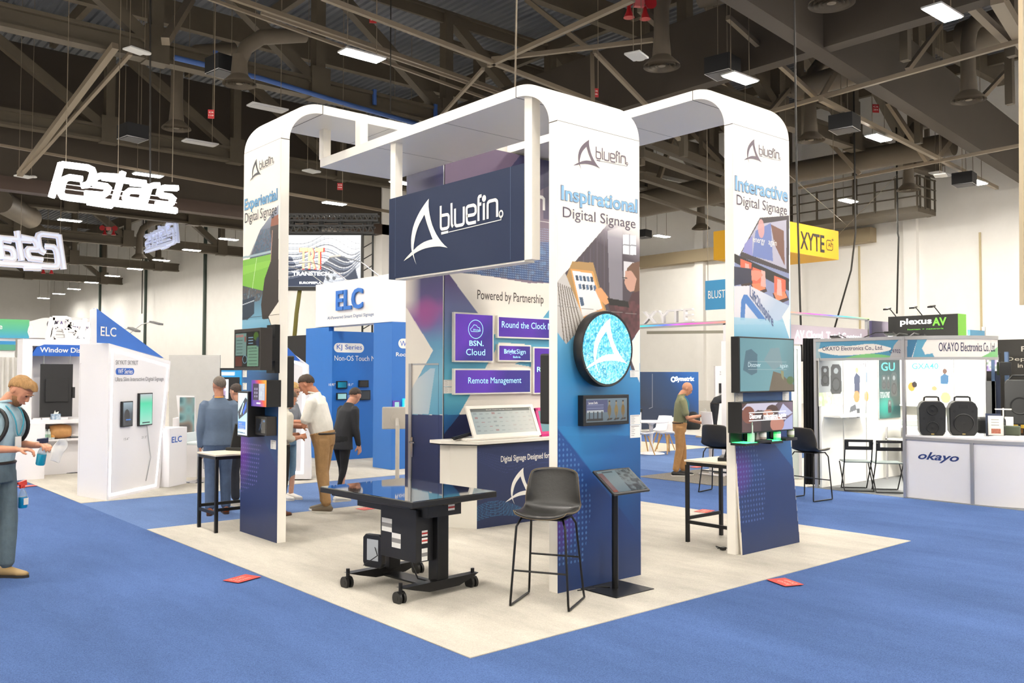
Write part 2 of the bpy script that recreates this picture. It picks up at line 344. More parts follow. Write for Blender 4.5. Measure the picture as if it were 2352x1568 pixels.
# bulkheads above the movable wall tracks
m = MB(); m.box(-35, 26, 39.7, 40.25, 10.5, 16.6); struct(m.build('trim_1', STEELD))
struct(MB().box(-35, 26, 39.6, 40.3, 9.9, 10.5).build('trim_2', M('brown_track', '#4a3930', .6, k=.8)))
a, b = Vector((8, 7.4, 0)), Vector((43.5, 11.4, 0)); struct(MB().bar((8, 7.4, 12.1), (43.6, 11.5, 12.1), .5, 2.3).build('trim_3', STEELD))
struct(MB().box(19.2, 19.7, -8, 30, 11, 13.3).build('trim_4', STEELD))
struct(MB().box(43.3, 44, 19.5, 40, 9.1, 9.9).build('trim_5', M('beam_tan', '#a5957a', .6, k=.8)))
# pilasters and seams of the far walls
for i, y in enumerate([3.5, 10.5, 17.5, 24.5, 31.5, 38]): struct(MB().box(43.7, 44, y-.35, y+.35, 0, 17.4).build('trim_%d' % (6+i), WALLW))
for i, y in enumerate([55, 70, 85, 100]): struct(MB().box(25.8, 26, y-.15, y+.15, 0, 17.4).build('trim_%d' % (12+i), M('green_column', '#3c4a44', .6)))
struct(MB().box(24.4, 26, 39.6, 40.3, 0, 16).build('trim_16', WALLW))
# door in the far wall on the right: panel seams
for i, (y, z0, z1) in enumerate([(14, 0, 9), (20.5, 0, 9), (28, 0, 9)]): struct(MB().box(43.9, 44, y-.04, y+.04, z0, z1).build('trim_%d' % (17+i), M('seam_tan', '#cfc09c', .8)))

# ------------------------------------------------------------------ roof steel
def truss(y, x0, x1, step, zb=12.0, zt=16.8, lab='', ph=0, s=1.0, group='roof trusses'):
    t = thing('roof_truss', lab, 'truss', (0, y, 0), 0)
    MB().box(x0, x1, -.25*s, .25*s, zb, zb+.12).box(x0, x1, -.08, .08, zb+.1, zb+.62).box(x0, x1, -.25*s, .25*s, zb+.6, zb+.72).build('lower_chord', STEEL, t)
    MB().box(x0, x1, -.2*s, .2*s, zt, zt+.1).box(x0, x1, -.06, .06, zt-.4, zt+.1).build('upper_chord', STEEL, t)
    x = ph; k = 0
    while x < x1-.5:
        if x > x0:
            MB().box(x-.19, x+.19, -.22, .22, zb+.5, zt).build('post', STEEL, t)
            MB().box(x-.38, x+.38, -.28, .28, zb-.05, zb+1.15).build('gusset', STEEL, t)
            if x-step > x0: MB().bar((x-.15, 0, zb+.6), (x-step+.15, 0, zt-.1), .38, .42).build('diagonal_brace', STEEL, t)
        x += step
    return t
truss(25.0, -4, 43, 5.95, lab='nearest big roof truss, its box chord running above the left archway', ph=.4)
truss(37.5, -12, 43, 5.95, 12.2, lab='second roof truss, seen behind the nearest one close to the brown bulkhead', ph=2.6)
truss(49.5, -20, 25.8, 7, 10.9, lab='roof truss just past the brown bulkhead, above the glowing sign', ph=3)
truss(62, -20, 25.8, 7, 10.9, lab='roof truss above the mirrored sign, second past the bulkhead', ph=3)
truss(76, -20, 25.8, 7, 10.9, lab='roof truss third past the bulkhead, over the far row of lamps', ph=3)
truss(92, -20, 25.8, 7, 10.9, lab='farthest roof truss, at the dark far end of the hall', ph=3)
truss(15.5, 19.8, 43, 6, 11.9, 16.8, lab='roof truss on the right side, behind the long slanting bulkhead', ph=22)
truss(27.5, 19.8, 43, 6, 11.9, 16.8, lab='roof truss on the right side near the catwalk', ph=22)
def beam(p, q, w, h, lab, name='roof_beam', cat='beam', mat=None): return tag(MB().bar(p, q, w, h).build(name, mat or STEEL), lab, cat)
for i, (y, z) in enumerate([(31, 16.2), (20, 16.4), (12.5, 16.5), (6, 16.5), (46, 16.3), (56, 16.3), (70, 16.3)]):
    beam((-15, y, z), (43 if y < 40 else 25, y, z), .35, 1.0, 'deep roof purlin under the corrugated deck, %s' % ['behind the nearest truss', 'in front of the nearest truss', 'between nearest truss and booth', 'above the booth on the right', 'beyond the brown bulkhead', 'second beyond the bulkhead', 'third beyond the bulkhead'][i], 'roof_purlin')
for i, x in enumerate([-6, 6.5, 12.6, 24, 30, 36.5, 41]):
    beam((x, -6, 16.7), (x, 39, 16.7), .25, .5, 'cross joist under the deck, %s' % ['far left', 'left of the nearest truss node', 'above the nearest lit lamp', 'right of the gypsum bulkhead', 'over the right aisle lamps', 'near the right wall', 'closest to the right wall'][i], 'roof_joist', 'joist')
for x in (2, 14, 22):
    beam((x, 41, 15.5), (x, 120, 15.5), .3, .9, 'long joist running away over the far hall, %s' % {2: 'left', 14: 'middle', 22: 'beside the wall'}[x], 'roof_joist', 'joist')
def strut(a, b, z, w, lab, name='strut_channel', cat='strut', mat=None, zb=None):
    p, q = G(a[0], a[1], z), G(b[0], b[1], zb or z); return beam(p, q, w, w, lab, name, cat, mat or PIPE)
strut((740, -6), (1128, 142), 11.2, .13, 'strut channel crossing behind the left lit lamp')
strut((1128, 142), (1470, 275), 11.2, .13, 'strut channel dipping behind the middle arch')
strut((1122, 150), (1455, -2), 11.2, .13, 'strut channel rising towards the red horn speakers')
strut((1110, 158), (1000, 280), 11.2, .1, 'short knee strut below the crossing of the channels', zb=12)
strut((1130, 136), (1500, 92), 11.4, .12, 'flat brace from the channel crossing to the duct')
strut((1365, 118), (1560, 320), 11.5, .12, 'diagonal hanger brace above the middle arch', zb=10.3)
strut((1360, 122), (1362, 240), 11.5, .12, 'upright stub above the middle arch', zb=9.6)
strut((1210, 0), (1350, 110), 15, .16, 'thin roof brace above the middle arch', zb=12.5)
strut((520, -10), (1215, 232), 12.6, .14, 'uppermost long pipe beside the left lit lamp', 'ceiling_pipe', 'pipe')
strut((460, -10), (1190, 252), 12.5, .09, 'second long pipe under the uppermost one', 'ceiling_pipe', 'pipe')
strut((600, 30), (1165, 222), 12.2, .08, 'third thin pipe behind the left lit lamp', 'ceiling_pipe', 'pipe')
strut((0, 333), (560, 433), 10.6, .1, 'thin pipe crossing above the glowing sign', 'ceiling_pipe', 'pipe', zb=10.9)
strut((658, 444), (900, 487), 10.9, .14, 'thin pipe crossing left of the hanging blue sign', 'ceiling_pipe', 'pipe')
strut((265, 105), (45, 400), 12, .2, 'double sloping brace at upper left', 'roof_brace', 'brace', zb=9.5)
strut((300, 122), (55, 395), 12, .12, 'bent conduit beside the double sloping brace', 'conduit', 'conduit', zb=9.5)
strut((440, -5), (380, 95), 15.5, .25, 'short sloping brace meeting the first truss node', 'roof_brace', 'brace', zb=12.3)
strut((1765, 258), (2352, 92), 10.8, .13, 'strut channel running right above the shed lamps')
strut((1885, 228), (2290, 432), 10.6, .15, 'strut channel sloping down to the right past two lamps')
strut((1835, 432), (2352, 332), 10.2, .12, 'strut channel crossing above the catwalk')
strut((1672, 40), (1872, 222), 12, .14, 'strut channel behind the square box speaker', zb=11)
strut((2290, -5), (2352, 100), 11, .3, 'wide channel at the top right corner', zb=11)
strut((2210, -5), (2320, 100), 11.5, .2, 'second channel at the top right corner', zb=11)
strut((1470, 20), (1700, 225), 13.5, .2, 'beam stub behind the round duct', 'roof_brace', 'brace')
strut((1812, 205), (1740, 290), 12.5, .15, 'sloping brace left of the second duct', 'roof_brace', 'brace', zb=10.5)
strut((1960, 95), (1885, 225), 13, .15, 'sloping brace right of the second duct', 'roof_brace', 'brace', zb=11)
strut((2160, 60), (2085, 160), 13.5, .15, 'sloping brace under the top right lamp', 'roof_brace', 'brace', zb=11.5)
strut((2325, 150), (2250, 230), 13.5, .15, 'sloping brace far right', 'roof_brace', 'brace', zb=11.5)
strut((2040, 235), (2130, 370), 13, .18, 'sloping brace above the third duct', 'roof_brace', 'brace', zb=10.8)
strut((2245, 245), (2150, 370), 13, .18, 'sloping brace beside the third duct', 'roof_brace', 'brace', zb=10.8)
strut((1880, 300), (1975, 400), 13, .18, 'sloping brace left of the catwalk', 'roof_brace', 'brace', zb=10.8)
for i, (px, py, z0, z1) in enumerate([(2080, 140, 11, 16), (1980, 200, 11, 16), (2140, 290, 11, 16.5), (2325, 130, 11, 15), (2320, 240, 11, 15), (1838, 320, 10.8, 15), (2110, 330, 11, 16), (1472, 380, 10, 14), (1493, 330, 10, 15), (1570, 360, 10, 16)]):
    p = G(px, py, z0); tag(MB().box(p.x-.12, p.x+.12, p.y-.12, p.y+.12, z0, z1).build('roof_hanger', STEEL), 'upright steel hanger, %s' % ['right of the gypsum corner', 'beside the second duct', 'above the third lit lamp', 'at the far right top', 'far right below the top one', 'left of the square speaker', 'long one over the catwalk', 'just right of the middle arch', 'second right of the middle arch', 'third right of the middle arch'][i], 'hanger')
# right side trusses seen between the arches
for i, (a, b, z) in enumerate([((1472, 318), (1672, 395), 11), ((1472, 352), (1672, 425), 10.4), ((1472, 448), (1690, 520), 9.8), ((1472, 405), (1672, 470), 10.6)]):
    strut(a, b, z, [.35, .3, .15, .3][i], 'beam between the middle and right arches, %s' % ['topmost', 'second', 'lowest and thinnest', 'third'][i], 'roof_brace', 'beam', STEEL)
strut((1590, 300), (1672, 385), 14, .25, 'sloping brace seen between the middle and right arches', 'roof_brace', 'brace', zb=11)
strut((1545, 315), (1510, 420), 14, .22, 'sloping brace just right of the middle arch', 'roof_brace', 'brace', zb=11)
# catwalk on the right
cw = thing('catwalk', 'steel catwalk with railings high up beside the white wall', 'catwalk')
MB().box(40.6, 42.6, 15.6, 24.5, 9.9, 10.2).build('deck_plate', STEEL, cw)
for z in (10.7, 11.2, 11.7): MB().bar((40.6, 15.6, z), (40.6, 24.5, z), .06, .06).build('rail', STEEL, cw)
for k in range(9): MB().box(40.55, 40.65, 15.6+k*1.1, 15.68+k*1.1, 10.1, 11.75).build('baluster', STEEL, cw)
for z in (10.7, 11.2, 11.7): MB().bar((40.6, 15.6, z), (42.6, 15.6, z), .06, .06).build('rail', STEEL, cw)
for k in range(4): MB().box(40.8+k*.55, 40.88+k*.55, 15.56, 15.64, 10.1, 11.75).build('baluster', STEEL, cw)
for y in (16, 20, 24): MB().box(42.5, 42.7, y-.1, y+.1, 9.9, 17.4).build('hanger_post', STEEL, cw)

# ------------------------------------------------------------------ high-bay lamps
DIFF = M('lamp_diffuser', '#fff8ec', .5, emit=LAMP_POWER); DIFFO = M('lamp_diffuser_off', '#b9b9bb', .5)
HOUS = M('lamp_housing', '#cfcfcf', .4)
def make_lamp(lab, diff, name='high_bay_lamp'):
    t = thing(name, lab, 'ceiling lamp')
    MB().box(-.62, .62, -.24, .24, .02, .07).build('housing', HOUS, t, bevel=.01)
    m = MB().box(-.56, .56, -.2, .2, -.004, .02); m.build('diffuser', diff, t)
    for s in (-.45, .45): MB().cyl((s, 0, .07), (s, 0, 7.08), .012, 6).build('suspension_cable', PIPE, t)
    return t
LAMPS = [((832, 130), 'lit lamp above the left archway, biggest on the left'), ((2165, 32), 'lit lamp at the top right corner'), ((1700, 182), 'lit lamp beside the black box speaker above the right arch'), ((2018, 318), 'lit lamp by the red aisle marker on the right'),
 ((1948, 462), 'lit lamp just above the yellow hanging box'), ((2245, 420), 'lit lamp beside the small black speaker at far right'), ((1520, 543), 'lit lamp seen between the middle and right arches'), ((768, 468), 'lit lamp above the hung video wall'),
 ((340, 403), 'lit lamp right behind the glowing white sign'), ((525, 550), 'lit lamp nearest the left pillar in the far row'), ((440, 575), 'lit lamp second from the left pillar in the far row'), ((370, 598), 'lit lamp third from the left pillar in the far row'),
 ((310, 618), 'lit lamp fourth from the left pillar in the far row'), ((258, 634), 'lit lamp fifth from the left pillar in the far row'), ((210, 649), 'lit lamp sixth from the left pillar in the far row'), ((170, 664), 'lit lamp third from the far end of the row'),
 ((135, 675), 'lit lamp second from the far end of the row'), ((100, 685), 'lit lamp at the far end of the row'), ((160, 507), 'lit lamp below the glowing white sign'), ((925, 421), 'lit lamp glimpsed beside the post of the hanging blue sign')]
L0 = None
def add_lamp(x, y, z, lab, rz=0, group='lit high-bay lamps'):
    global L0
    if L0 is None: L0 = make_lamp(lab, DIFF); L0.location = (x, y, z); L0['group'] = group; return L0
    return dup(L0, (x, y, z), 0, lab, group)
LP = []
for (px, lab) in LAMPS:
    p = G(px[0], px[1], 10.3); LP.append((p.x, p.y)); add_lamp(p.x, p.y, 10.3, lab)
for x in (-20, -10, -.4, 9, 18.3, 27.5, 37.5):
    for k in range(-4, 7):
        y = 4.5+6.1*k
        if x > 26 and abs(y) > 25: continue
        q = proj((x, y, 10.3))
        if q[2] > 0 and -60 < q[0] < 2412 and -60 < q[1] < 1568: continue
        add_lamp(x, y, 10.3, 'lit high-bay lamp over the hall outside the picture')
for x in (2, 11):
    for y in (57, 75, 95): 
        if proj((x, y, 10.3))[0] < -40: add_lamp(x, y, 10.3, 'lit high-bay lamp over the hall outside the picture')
o0 = None
for px, lab in [((615, 250), 'unlit lamp just left of the left arch top'), ((460, 330), 'unlit lamp above and right of the glowing sign'), ((2160, 402), 'unlit lamp beside the white wall on the far right')]:
    p = G(px[0], px[1], 10.3)
    if o0 is None: o0 = make_lamp(lab, DIFFO); o0.location = p
    else: dup(o0, p, 0, lab)
# wifi boxes and square speakers
def access_point(px, z, lab):
    p = G(px[0], px[1], z); t = thing('wifi_access_point', lab, 'access point', p, .3)
    MB().box(-.3, .3, -.22, .22, -.03, .03).build('antenna_panel', M('ap_white', '#d9d9d6', .4), t, bevel=.02); MB().lathe([(.02, -.04), (.14, -.03), (.15, 0), (.1, .04), (.01, .05)], 16, (.42, .1, .08)).build('radio_dome', M('ap_white'), t, smooth=True)
    for s in (-.2, .3): MB().cyl((s, 0, 0), (s, 0, 17.38-z), .01, 6).build('suspension_cable', PIPE, t)
access_point((312, 116), 11.4, 'white wifi panel hung under the first big truss at upper left'); access_point((1462, 128), 10, 'white wifi panel hung left of the round duct at the top')
access_point((715, 393), 9.6, 'white wifi panel seen inside the left archway'); access_point((55, 405), 9.6, 'white wifi panel above the glowing sign at the left edge'); access_point((2160, 403), 9.4, 'white wifi panel in front of the white wall at right')
def box_speaker(px, z, lab, s=1.0):
    p = G(px[0], px[1], z); t = thing('ceiling_speaker', lab, 'speaker', p, .15)
    MB().box(-.4*s, .4*s, -.4*s, .4*s, 0, .5*s).build('cabinet', M('speaker_black', '#191a1d', .6), t); MB().box(-.36*s, .36*s, -.36*s, .36*s, -.02, 0).build('grille', M('speaker_grille', '#4b4c50', .6), t); MB().tube([(-.4*s, -.4*s, 0), (.4*s, -.4*s, 0), (.4*s, .4*s, 0), (-.4*s, .4*s, 0)], .015, 6, True).build('trim_ring', HOUS, t)
    for q in (-.3, .3): MB().cyl((q*s, 0, .5*s), (q*s, 0, 17.38-z), .012, 6).build('suspension_cable', PIPE, t)
box_speaker((1660, 172), 10.75, 'black box speaker beside the lit lamp above the right arch'); box_speaker((1940, 300), 10, 'black box speaker left of the red aisle marker'); box_speaker((2215, 425), 9.8, 'black box speaker in front of the far right lamp')
box_speaker((305, 320), 10.3, 'black box speaker above the glowing sign'); box_speaker((512, 170), 11.3, 'black box speaker tucked beside the first round vent'); box_speaker((1478, 546), 9.8, 'black box speaker beside the middle arch edge', .9)
# round air diffusers on drop ducts
def vent(px, z, lab, h=3.5, r=.52, dirx=1):
    p = G(px[0], px[1], z); t = thing('air_diffuser', lab, 'air vent', p)
    MB().lathe([(r, -.02), (r*.98, .03), (r*.55, .25), (r*.48, .3)], 28, cap=False).build('flared_rim', DUCT, t, smooth=True)
    for k, (a, b) in enumerate([(.8, .0), (.6, .02), (.38, .03)]): MB().lathe([(r*a, -.03+b), (r*(a-.08), .12+b), (r*(a-.14), .12+b), (r*(a-.04), -.03+b)], 28, cap=False).build('diffuser_ring', DUCT, t, smooth=True)
    MB().lathe([(.01, -.02), (r*.2, 0), (r*.2, .05), (.01, .08)], 16).build('centre_cone', DUCT, t, smooth=True)
    MB().tube([(0, 0, .25), (0, 0, .9), (0, 0, h-.5), (dirx*.2, .0, h), (dirx*.7, 0, h+.45), (dirx*2.2, 0, h+.9)], [r*.52, r*.42, r*.42, r*.44, r*.46, r*.46], 20).build('drop_duct', DUCT, t, smooth=True)
for px, z, lab, h in [((550, 193), 10.8, 'round air vent beside the first big truss at upper left', 1.2), ((405, 295), 10.8, 'round air vent above the unlit lamp at left', 2.6), ((1520, 152), 10.5, 'round air vent on a thick duct above the right arch slab', 2.2), ((1910, 8), 10.3, 'round air vent cut by the top edge', 1.5),
    ((2225, 230), 10.5, 'round air vent on a tall duct at upper right', 2.3), ((1862, 322), 10.5, 'round air vent right of the right arch', 2.6), ((2087, 436), 10.2, 'round air vent in front of the catwalk', 2.6), ((1610, 525), 10, 'round air vent between the middle and right arches', 2.5)]:
    vent(px, z, lab, h)
vent((1615, 372), 12.0, 'round air vent high between the arches, partly behind steel', 2, .45)
vent((320, 592), 9.5, 'small round air vent near the far row of lamps', 2, .5)
def duct(a, b, z, r, lab, zb=None):
    tag(MB().tube([G(*a, z), G(*b, zb or z)], r, 20).build('round_duct', DUCT, smooth=True), lab, 'duct')
duct((1605, -20), (1800, -60), 13.5, .5, 'round duct at the top centre'); duct((1830, 205), (1985, 160), 12.6, .42, 'round duct behind the gypsum corner'); duct((2215, 90), (2352, 40), 13.2, .6, 'round duct at the upper right corner')
duct((1800, 400), (2190, 330), 11.6, .5, 'long round duct over the catwalk'); duct((0, 462), (70, 500), 10.6, .6, 'round duct at the left edge'); duct((1472, 470), (1672, 430), 11, .7, 'fat round duct between the arches')
# hanging cables
def cable(pts, lab, r=.02, mat=None, name='hanging_cable', cat='cable'):
    if name == 'hanging_cable' and pts[0].z < 17.3: pts = [Vector((pts[0].x, pts[0].y, 17.36))]+list(pts)
    return tag(MB().tube(pts, r, 6).build(name, mat or M('cable_dark', '#2a2724', .6), smooth=2), lab, cat)
cable([AY(345, -10, 24.6), AY(345, 420, 24.6)], 'thin black cable at upper left', .03); 
p = AX(1826, 5, 14)
cable([AX(1824, -20, 14), AX(1830, 420, 14), AX(1838, 700, 14), AX(1842, 830, 14)], 'long black power cable hanging right of the right arch', .022)
cable([AX(1187, -20, 8), AX(1183, 205, 8)], 'pale cable coming down behind the middle arch', .02, PIPE)
cable([AX(897, 110, 12), AX(897, 262, 12)], 'thin cable right of the left lit lamp', .02)
cable([AX(1965, 535, 30), AX(1955, 620, 30), AX(1912, 770, 30)], 'dark cable dropping beside the yellow box', .035)
cable([AX(2062, 535, 38), AX(2064, 545, 38), AX(2060, 720, 38)], 'thin dark cable running along and down the wall', .04)
cable([AX(330, 450, 25), AX(328, 560, 25), AX(326, 720, 25)], 'green black cable before the far wall', .05)
cable([Vector(CAM+ray(689, 662)*30.1), Vector(CAM+ray(681, 720)*30.1), Vector(CAM+ray(674, 800)*30.1)], 'thick yellow and black cable below the video wall', .07, M('cable_olive', '#6b6428', .6), 'power_cable')
for i, (a, b) in enumerate([((1905, 560), (2062, 400)), ((1810, 400), (1960, 530))]):
    cable([G(a[0], a[1], 7.5), G(b[0], b[1], 10.5)], 'thin stay wire, %s' % ['right of the yellow box', 'left of the yellow box'][i], .012, PIPE, 'stay_wire', 'wire')
# blue cable tray tape on the lower chord
tag(MB().tube([G(400, 132, 12), G(600, 180, 11.9), G(800, 240, 11.9), G(960, 285, 11.9)], .09, 6).build('cable_bundle', M('blue_cable', '#3f63a8', .6), smooth=2), 'blue cable bundle strapped under the first big truss', 'cable')
for i, (px, py) in enumerate([(862, 222), (1002, 252), (497, 95), (1130, 60), (1405, 45)]):
    p = AY(px, py, 24.7); tag(MB().box(p.x-.07, p.x+.07, 24.71, 24.8, min(p.z, 12.5)-.3, min(p.z, 12.5)+.3).build('blue_strap', M('blue_cable')), 'short blue strap on the roof steel, %s' % ['above the left arch slab', 'beside the third truss node', 'upper left', 'above the channel crossing', 'near the horn speakers'][i], 'strap')
# red markers
RED = M('marker_red', '#b5252a', .5)
def marker(px, d, s, lab, w=.5, h=.5):
    p = Vector(CAM+ray(*px)*d); t = thing('aisle_marker', lab, 'sign', p, -.55)
    MB().box(-w/2, w/2, -.01, .01, -h/2, h/2).build('plate', RED, t)
    L = s.split('/'); k = len(L)
    for i, q in enumerate(L):
        z1 = h/2-.06-i*(h-.08)/k; text(q, (-w*.36, z1-(h-.08)/k+.05, w*.36, z1), INKW, t, -.015, .03)
    MB().cyl((w*.45, 0, h/2), (w*.45, 0, 17.38-p.z), .012, 6).build('suspension_cable', PIPE, t)
marker((857, 46), 26, '209', 'red 209 marker above the left lit lamp', .22, .18); marker((485, 262), 26, 'CS/110', 'red marker left of the left arch', .18, .26); marker((781, 428), 33, 'CS/106', 'red marker inside the left archway', .2, .26)
marker((1367, 213), 26, 'CS/106', 'red marker peeking above the middle arch', .2, .26); marker((2011, 249), 32, 'CS/204', 'red marker left of the third lit lamp on the right', .26, .3)
# horn speakers
def horns(px, d, lab, s=1.0):
    t = thing('fire_alarm_horns', lab, 'alarm horn', Vector(CAM+ray(*px)*d), -.5); R_ = M('horn_red', '#b3262c', .4)
    for i, a in enumerate((-.3, .3)):
        MB().lathe([(.03, .28), (.06, .18), (.1, .05), (.17, -.08)], 20, (a*s, 0, .02*s), 'y').build('horn', R_, t, smooth=True); MB().ball((a*s, -.02, .02*s), .035).build('horn_driver', M('ap_white'), t)
        MB().lathe([(.04, .1), (.07, -.05), (.15, -.24)], 16, (a*.7*s, .1, -.12*s), 'z').build('lower_horn', R_, t, smooth=True)
    MB().box(-.14, .14, -.12, .02, -.12, .1).build('strobe_box', M('strobe_pink', '#d76a6a', .4), t, bevel=.01); MB().box(-.3, .3, 0, .08, .05, .12).build('bracket', R_, t); MB().cyl((0, .04, .1), (0, .04, 17.38-t.location.z), .02, 6).build('hanger_rod', PIPE, t)
horns((1466, 8), 24, 'red alarm horn cluster at the top, on the strut channel', 1.1); horns((250, 525), 58, 'red alarm horn cluster behind the back of the hanging sign', 1.3); horns((108, 615), 60, 'small red alarm horn cluster at far left, under the mirrored sign', 1.2)
# ================================================================== blue aisles and light booth carpets on the hall floor
def carpet(name, x0, x1, y0, y1, z, mat, lab, cat='carpet'):
    return tag(MB().box(x0, x1, y0, y1, .001, z).build(name, mat), lab, cat)
S_ = 6.096
carpet('aisle_carpet', -3.2, 0, -12, 40, .006, CARP, 'blue aisle carpet running from the foreground away to the left')
carpet('aisle_carpet', 0, 9.35, -12, 0, .006, CARP, 'blue aisle carpet in the right foreground')
carpet('aisle_carpet', S_, 9.35, 0, 8.8, .006, CARP, 'blue aisle carpet between the beige carpet and the speaker booth')
carpet('aisle_carpet', 0, S_, S_, 8.8, .006, CARP2, 'blue aisle carpet behind the booth, where the group of people stands')
carpet('aisle_carpet', 9.35, 26, 5.9, 8.8, .006, CARP2, 'blue aisle carpet running away to the right behind the bald man')
carpet('aisle_carpet', 19, 22, -6, 5.9, .006, CARP, 'far blue cross aisle in front of the dark blue wall')
carpet('aisle_carpet', 9.35, 26, -9, -1.2, .006, CARP, 'blue aisle carpet beyond the speaker booth on the right')
carpet('aisle_carpet', 14.5, 17.5, 8.8, 30, .006, CARP, 'blue cross aisle behind the white tables')
bc = carpet('booth_carpet', 0, S_, 0, S_, .012, BEIGE, 'light beige square booth carpet under the three arches')
tag(MB().bar((S_, .0, .012), (S_, 0.001, .012), .01, .01).build('carpet_tape', BEIGE), 'tape end at the right corner of the beige carpet', 'tape') if 0 else None
carpet('speaker_booth_carpet', 9.36, 13, -1.2, 3.2, .01, GREYC, 'grey carpet inside the speaker booth on the right')
def sticker(px, py, a, lab, s=.095):
    p = G(px, py, .016); o = MB().box(-s*1.4, s*1.4, -s, s, -.001, .001).build('floor_sticker', M('sticker_red', '#e2483a', .5), rz=a, loc=p); tag(o, lab, 'sticker')
    text('Booth\nDown' if s > .09 else 'Booth', (-s*1.1, -s*.6, s*.6, s*.6), M('sticker_ink', '#f3b9a8', .5), o, -.003, .02).rotation_euler = (-pi/2, 0, 0)
sticker(556, 1328, .35, 'red paper sticker on the blue carpet at the left edge of the beige carpet'); sticker(1803, 1336, 1.2, 'red paper sticker on the blue carpet at the right edge of the beige carpet')
sticker(845, 1167, .1, 'red sticker behind the booth near the khaki trousers'); sticker(60, 1116, .3, 'red sticker on the far left carpet edge'); sticker(1618, 1173, .2, 'red sticker behind the right high table', .09); sticker(1600, 1072, .1, 'far red sticker right of the bald man', .09)

# ================================================================== arches
SEAM = M('seam_dark', '#3a3733', .6)
def arch(F, name, lab, w, h, ry, rz, L, th=.1, seams=()):
    t = F.thing('display_arch', lab, 'archway', None)
    MB().box(0, w, 0, th, .012, h).build('pillar', WHITE, t)
    po = [(ry-ry*cos(k*pi/32), h+rz*sin(k*pi/32)) for k in range(17)]; pi_ = [(ry-(ry-th)*cos(k*pi/32), h+(rz-th)*sin(k*pi/32)) for k in range(17)]
    MB().prism(po+pi_[::-1], 0, w, 'yz').build('curved_corner', WHITE, t, smooth=True)
    MB().box(0, w, ry, L, h+rz-th, h+rz).build('canopy_slab', M('canopy_white', '#f1eee8', .32, k=.9), t)
    MB().box(-.001, w+.001, -.0015, th+.001, h-.004, h+.004).build('seam', SEAM, t); MB().box(-.001, w+.001, ry-.004, ry+.004, h+rz-th-.0015, h+rz+.001).build('seam', SEAM, t)
    for q in seams: MB().box(0, w, q-.002, q+.002, h+rz-th-.001, h+rz-th).build('seam', SEAM, t)
    return t
FI = Fr(1.566, .83); FE = Fr(.771, 5.278, -pi/2); FT = Fr(3.998, .79)
HI, HE = 3.965, 4.38
AI = arch(FI, 'a', 'white archway with a blue printed pillar reading Inspirational, nearest the viewer in the middle', 1.041, HI, .53, .42, 4.1, seams=(1.6, 2.85))
AE = arch(FE, 'b', 'white archway with a narrow-looking printed pillar reading Experiential, on the left', .943, HE, .5, .46, 4.27, seams=(1.4, 2.6))
AT = arch(FT, 'c', 'white archway with a printed pillar reading Interactive, on the right', 1.04, HE, .5, .46, 3.545, seams=(1.6,))
# supports between the canopies
for i, (x, y, lab) in enumerate([(1.6, 4.86, 'white square post between the left canopy and the end of the middle canopy'), (1.6, 4.1, 'white square post standing on the middle canopy, right of the other one')]):
    q = AX(742, 350, 1.6) if i == 0 else AX(826, 310, 1.6); y = q.y
    tag(MB().box(1.575, 1.675, y-.05, y+.05, HI+.42, HE+.36).build('support_post', WHITE), lab, 'post')
# ---- pillar prints
def pillar_base(p, F, w):
    """white top, then teal to navy gradient"""
    return p
def blue_low(p, x0, x1, zt, sp):
    p.grad([(0, '#a9d3e4'), (.12, '#5aa3cf'), (.28, '#2f80b6'), (.5, '#1a5e9c'), (.75, '#163f7a'), (1, '#142b58')], p0=(x0, zt), p1=(x0+.15, sp), pts=[(x0-.1, zt), (x1+.1, zt), (x1+.1, -.1), (x0-.1, -.1)])
# Inspirational
p = Paint(0, 1.041, .012, HI, .005, '#f9f4ea'); A = FI.at
def I(l): return FI.pts(l)
z0 = A(1279, 640)[1]; blue_low(p, 0, 1.04, A(1279, 760)[1], .05)
ph = I([(1279, 648), (1395, 515), (1469, 510), (1469, 755), (1440, 800), (1469, 850), (1279, 850)]); p.grad([(0, '#f9f4ea'), (.3, '#e2dbd8'), (.6, '#8a8088'), (1, '#4a4048')], p0=A(1440, 505), p1=A(1425, 585), pts=ph)
for k in range(9): p.poly(I([(1330+k*8, 600-k*9), (1333+k*8, 596-k*9), (1333+k*8, 720), (1330+k*8, 720)]), ['#4a4457', '#6b6274'][k % 2], .35)
p.grad([(0, '#e6e0de'), (.3, '#a7a2aa'), (1, '#8f8a93')], p0=A(1400, 520), p1=A(1400, 600), pts=I([(1395, 530), (1428, 520), (1430, 700), (1400, 700)]), a=.8); p.poly(I([(1430, 538), (1461, 541), (1461, 586), (1430, 583)]), '#e4e6ea'); p.line(A(1446, 538), A(1446, 585), .01, '#8b8c92'); p.line(A(1430, 562), A(1461, 564), .01, '#8b8c92')
p.poly(I([(1432, 600), (1469, 604), (1469, 640), (1432, 640)]), '#d9d7da'); p.poly(I([(1469, 600), (1452, 604), (1440, 616), (1436, 640), (1469, 690)]), '#6b4a36'); p.poly(I([(1436, 622), (1434, 650), (1440, 664), (1447, 670), (1456, 668), (1462, 640), (1450, 622)]), '#c99a86'); p.line(A(1429, 637), A(1440, 639), .008, '#222222')
p.poly(I([(1320, 652), (1360, 655), (1395, 690), (1395, 672), (1445, 660), (1469, 672), (1469, 755), (1420, 790), (1380, 700)]), '#2c2226', .0); p.poly(I([(1392, 690), (1440, 700), (1452, 672), (1469, 668), (1469, 756), (1437, 800), (1420, 760)]), '#4a2a30'); p.noise(I([(1410, 700), (1455, 690), (1469, 700), (1469, 755), (1437, 800)]), ['#3c2228', '#7d4648'], .03, .6)
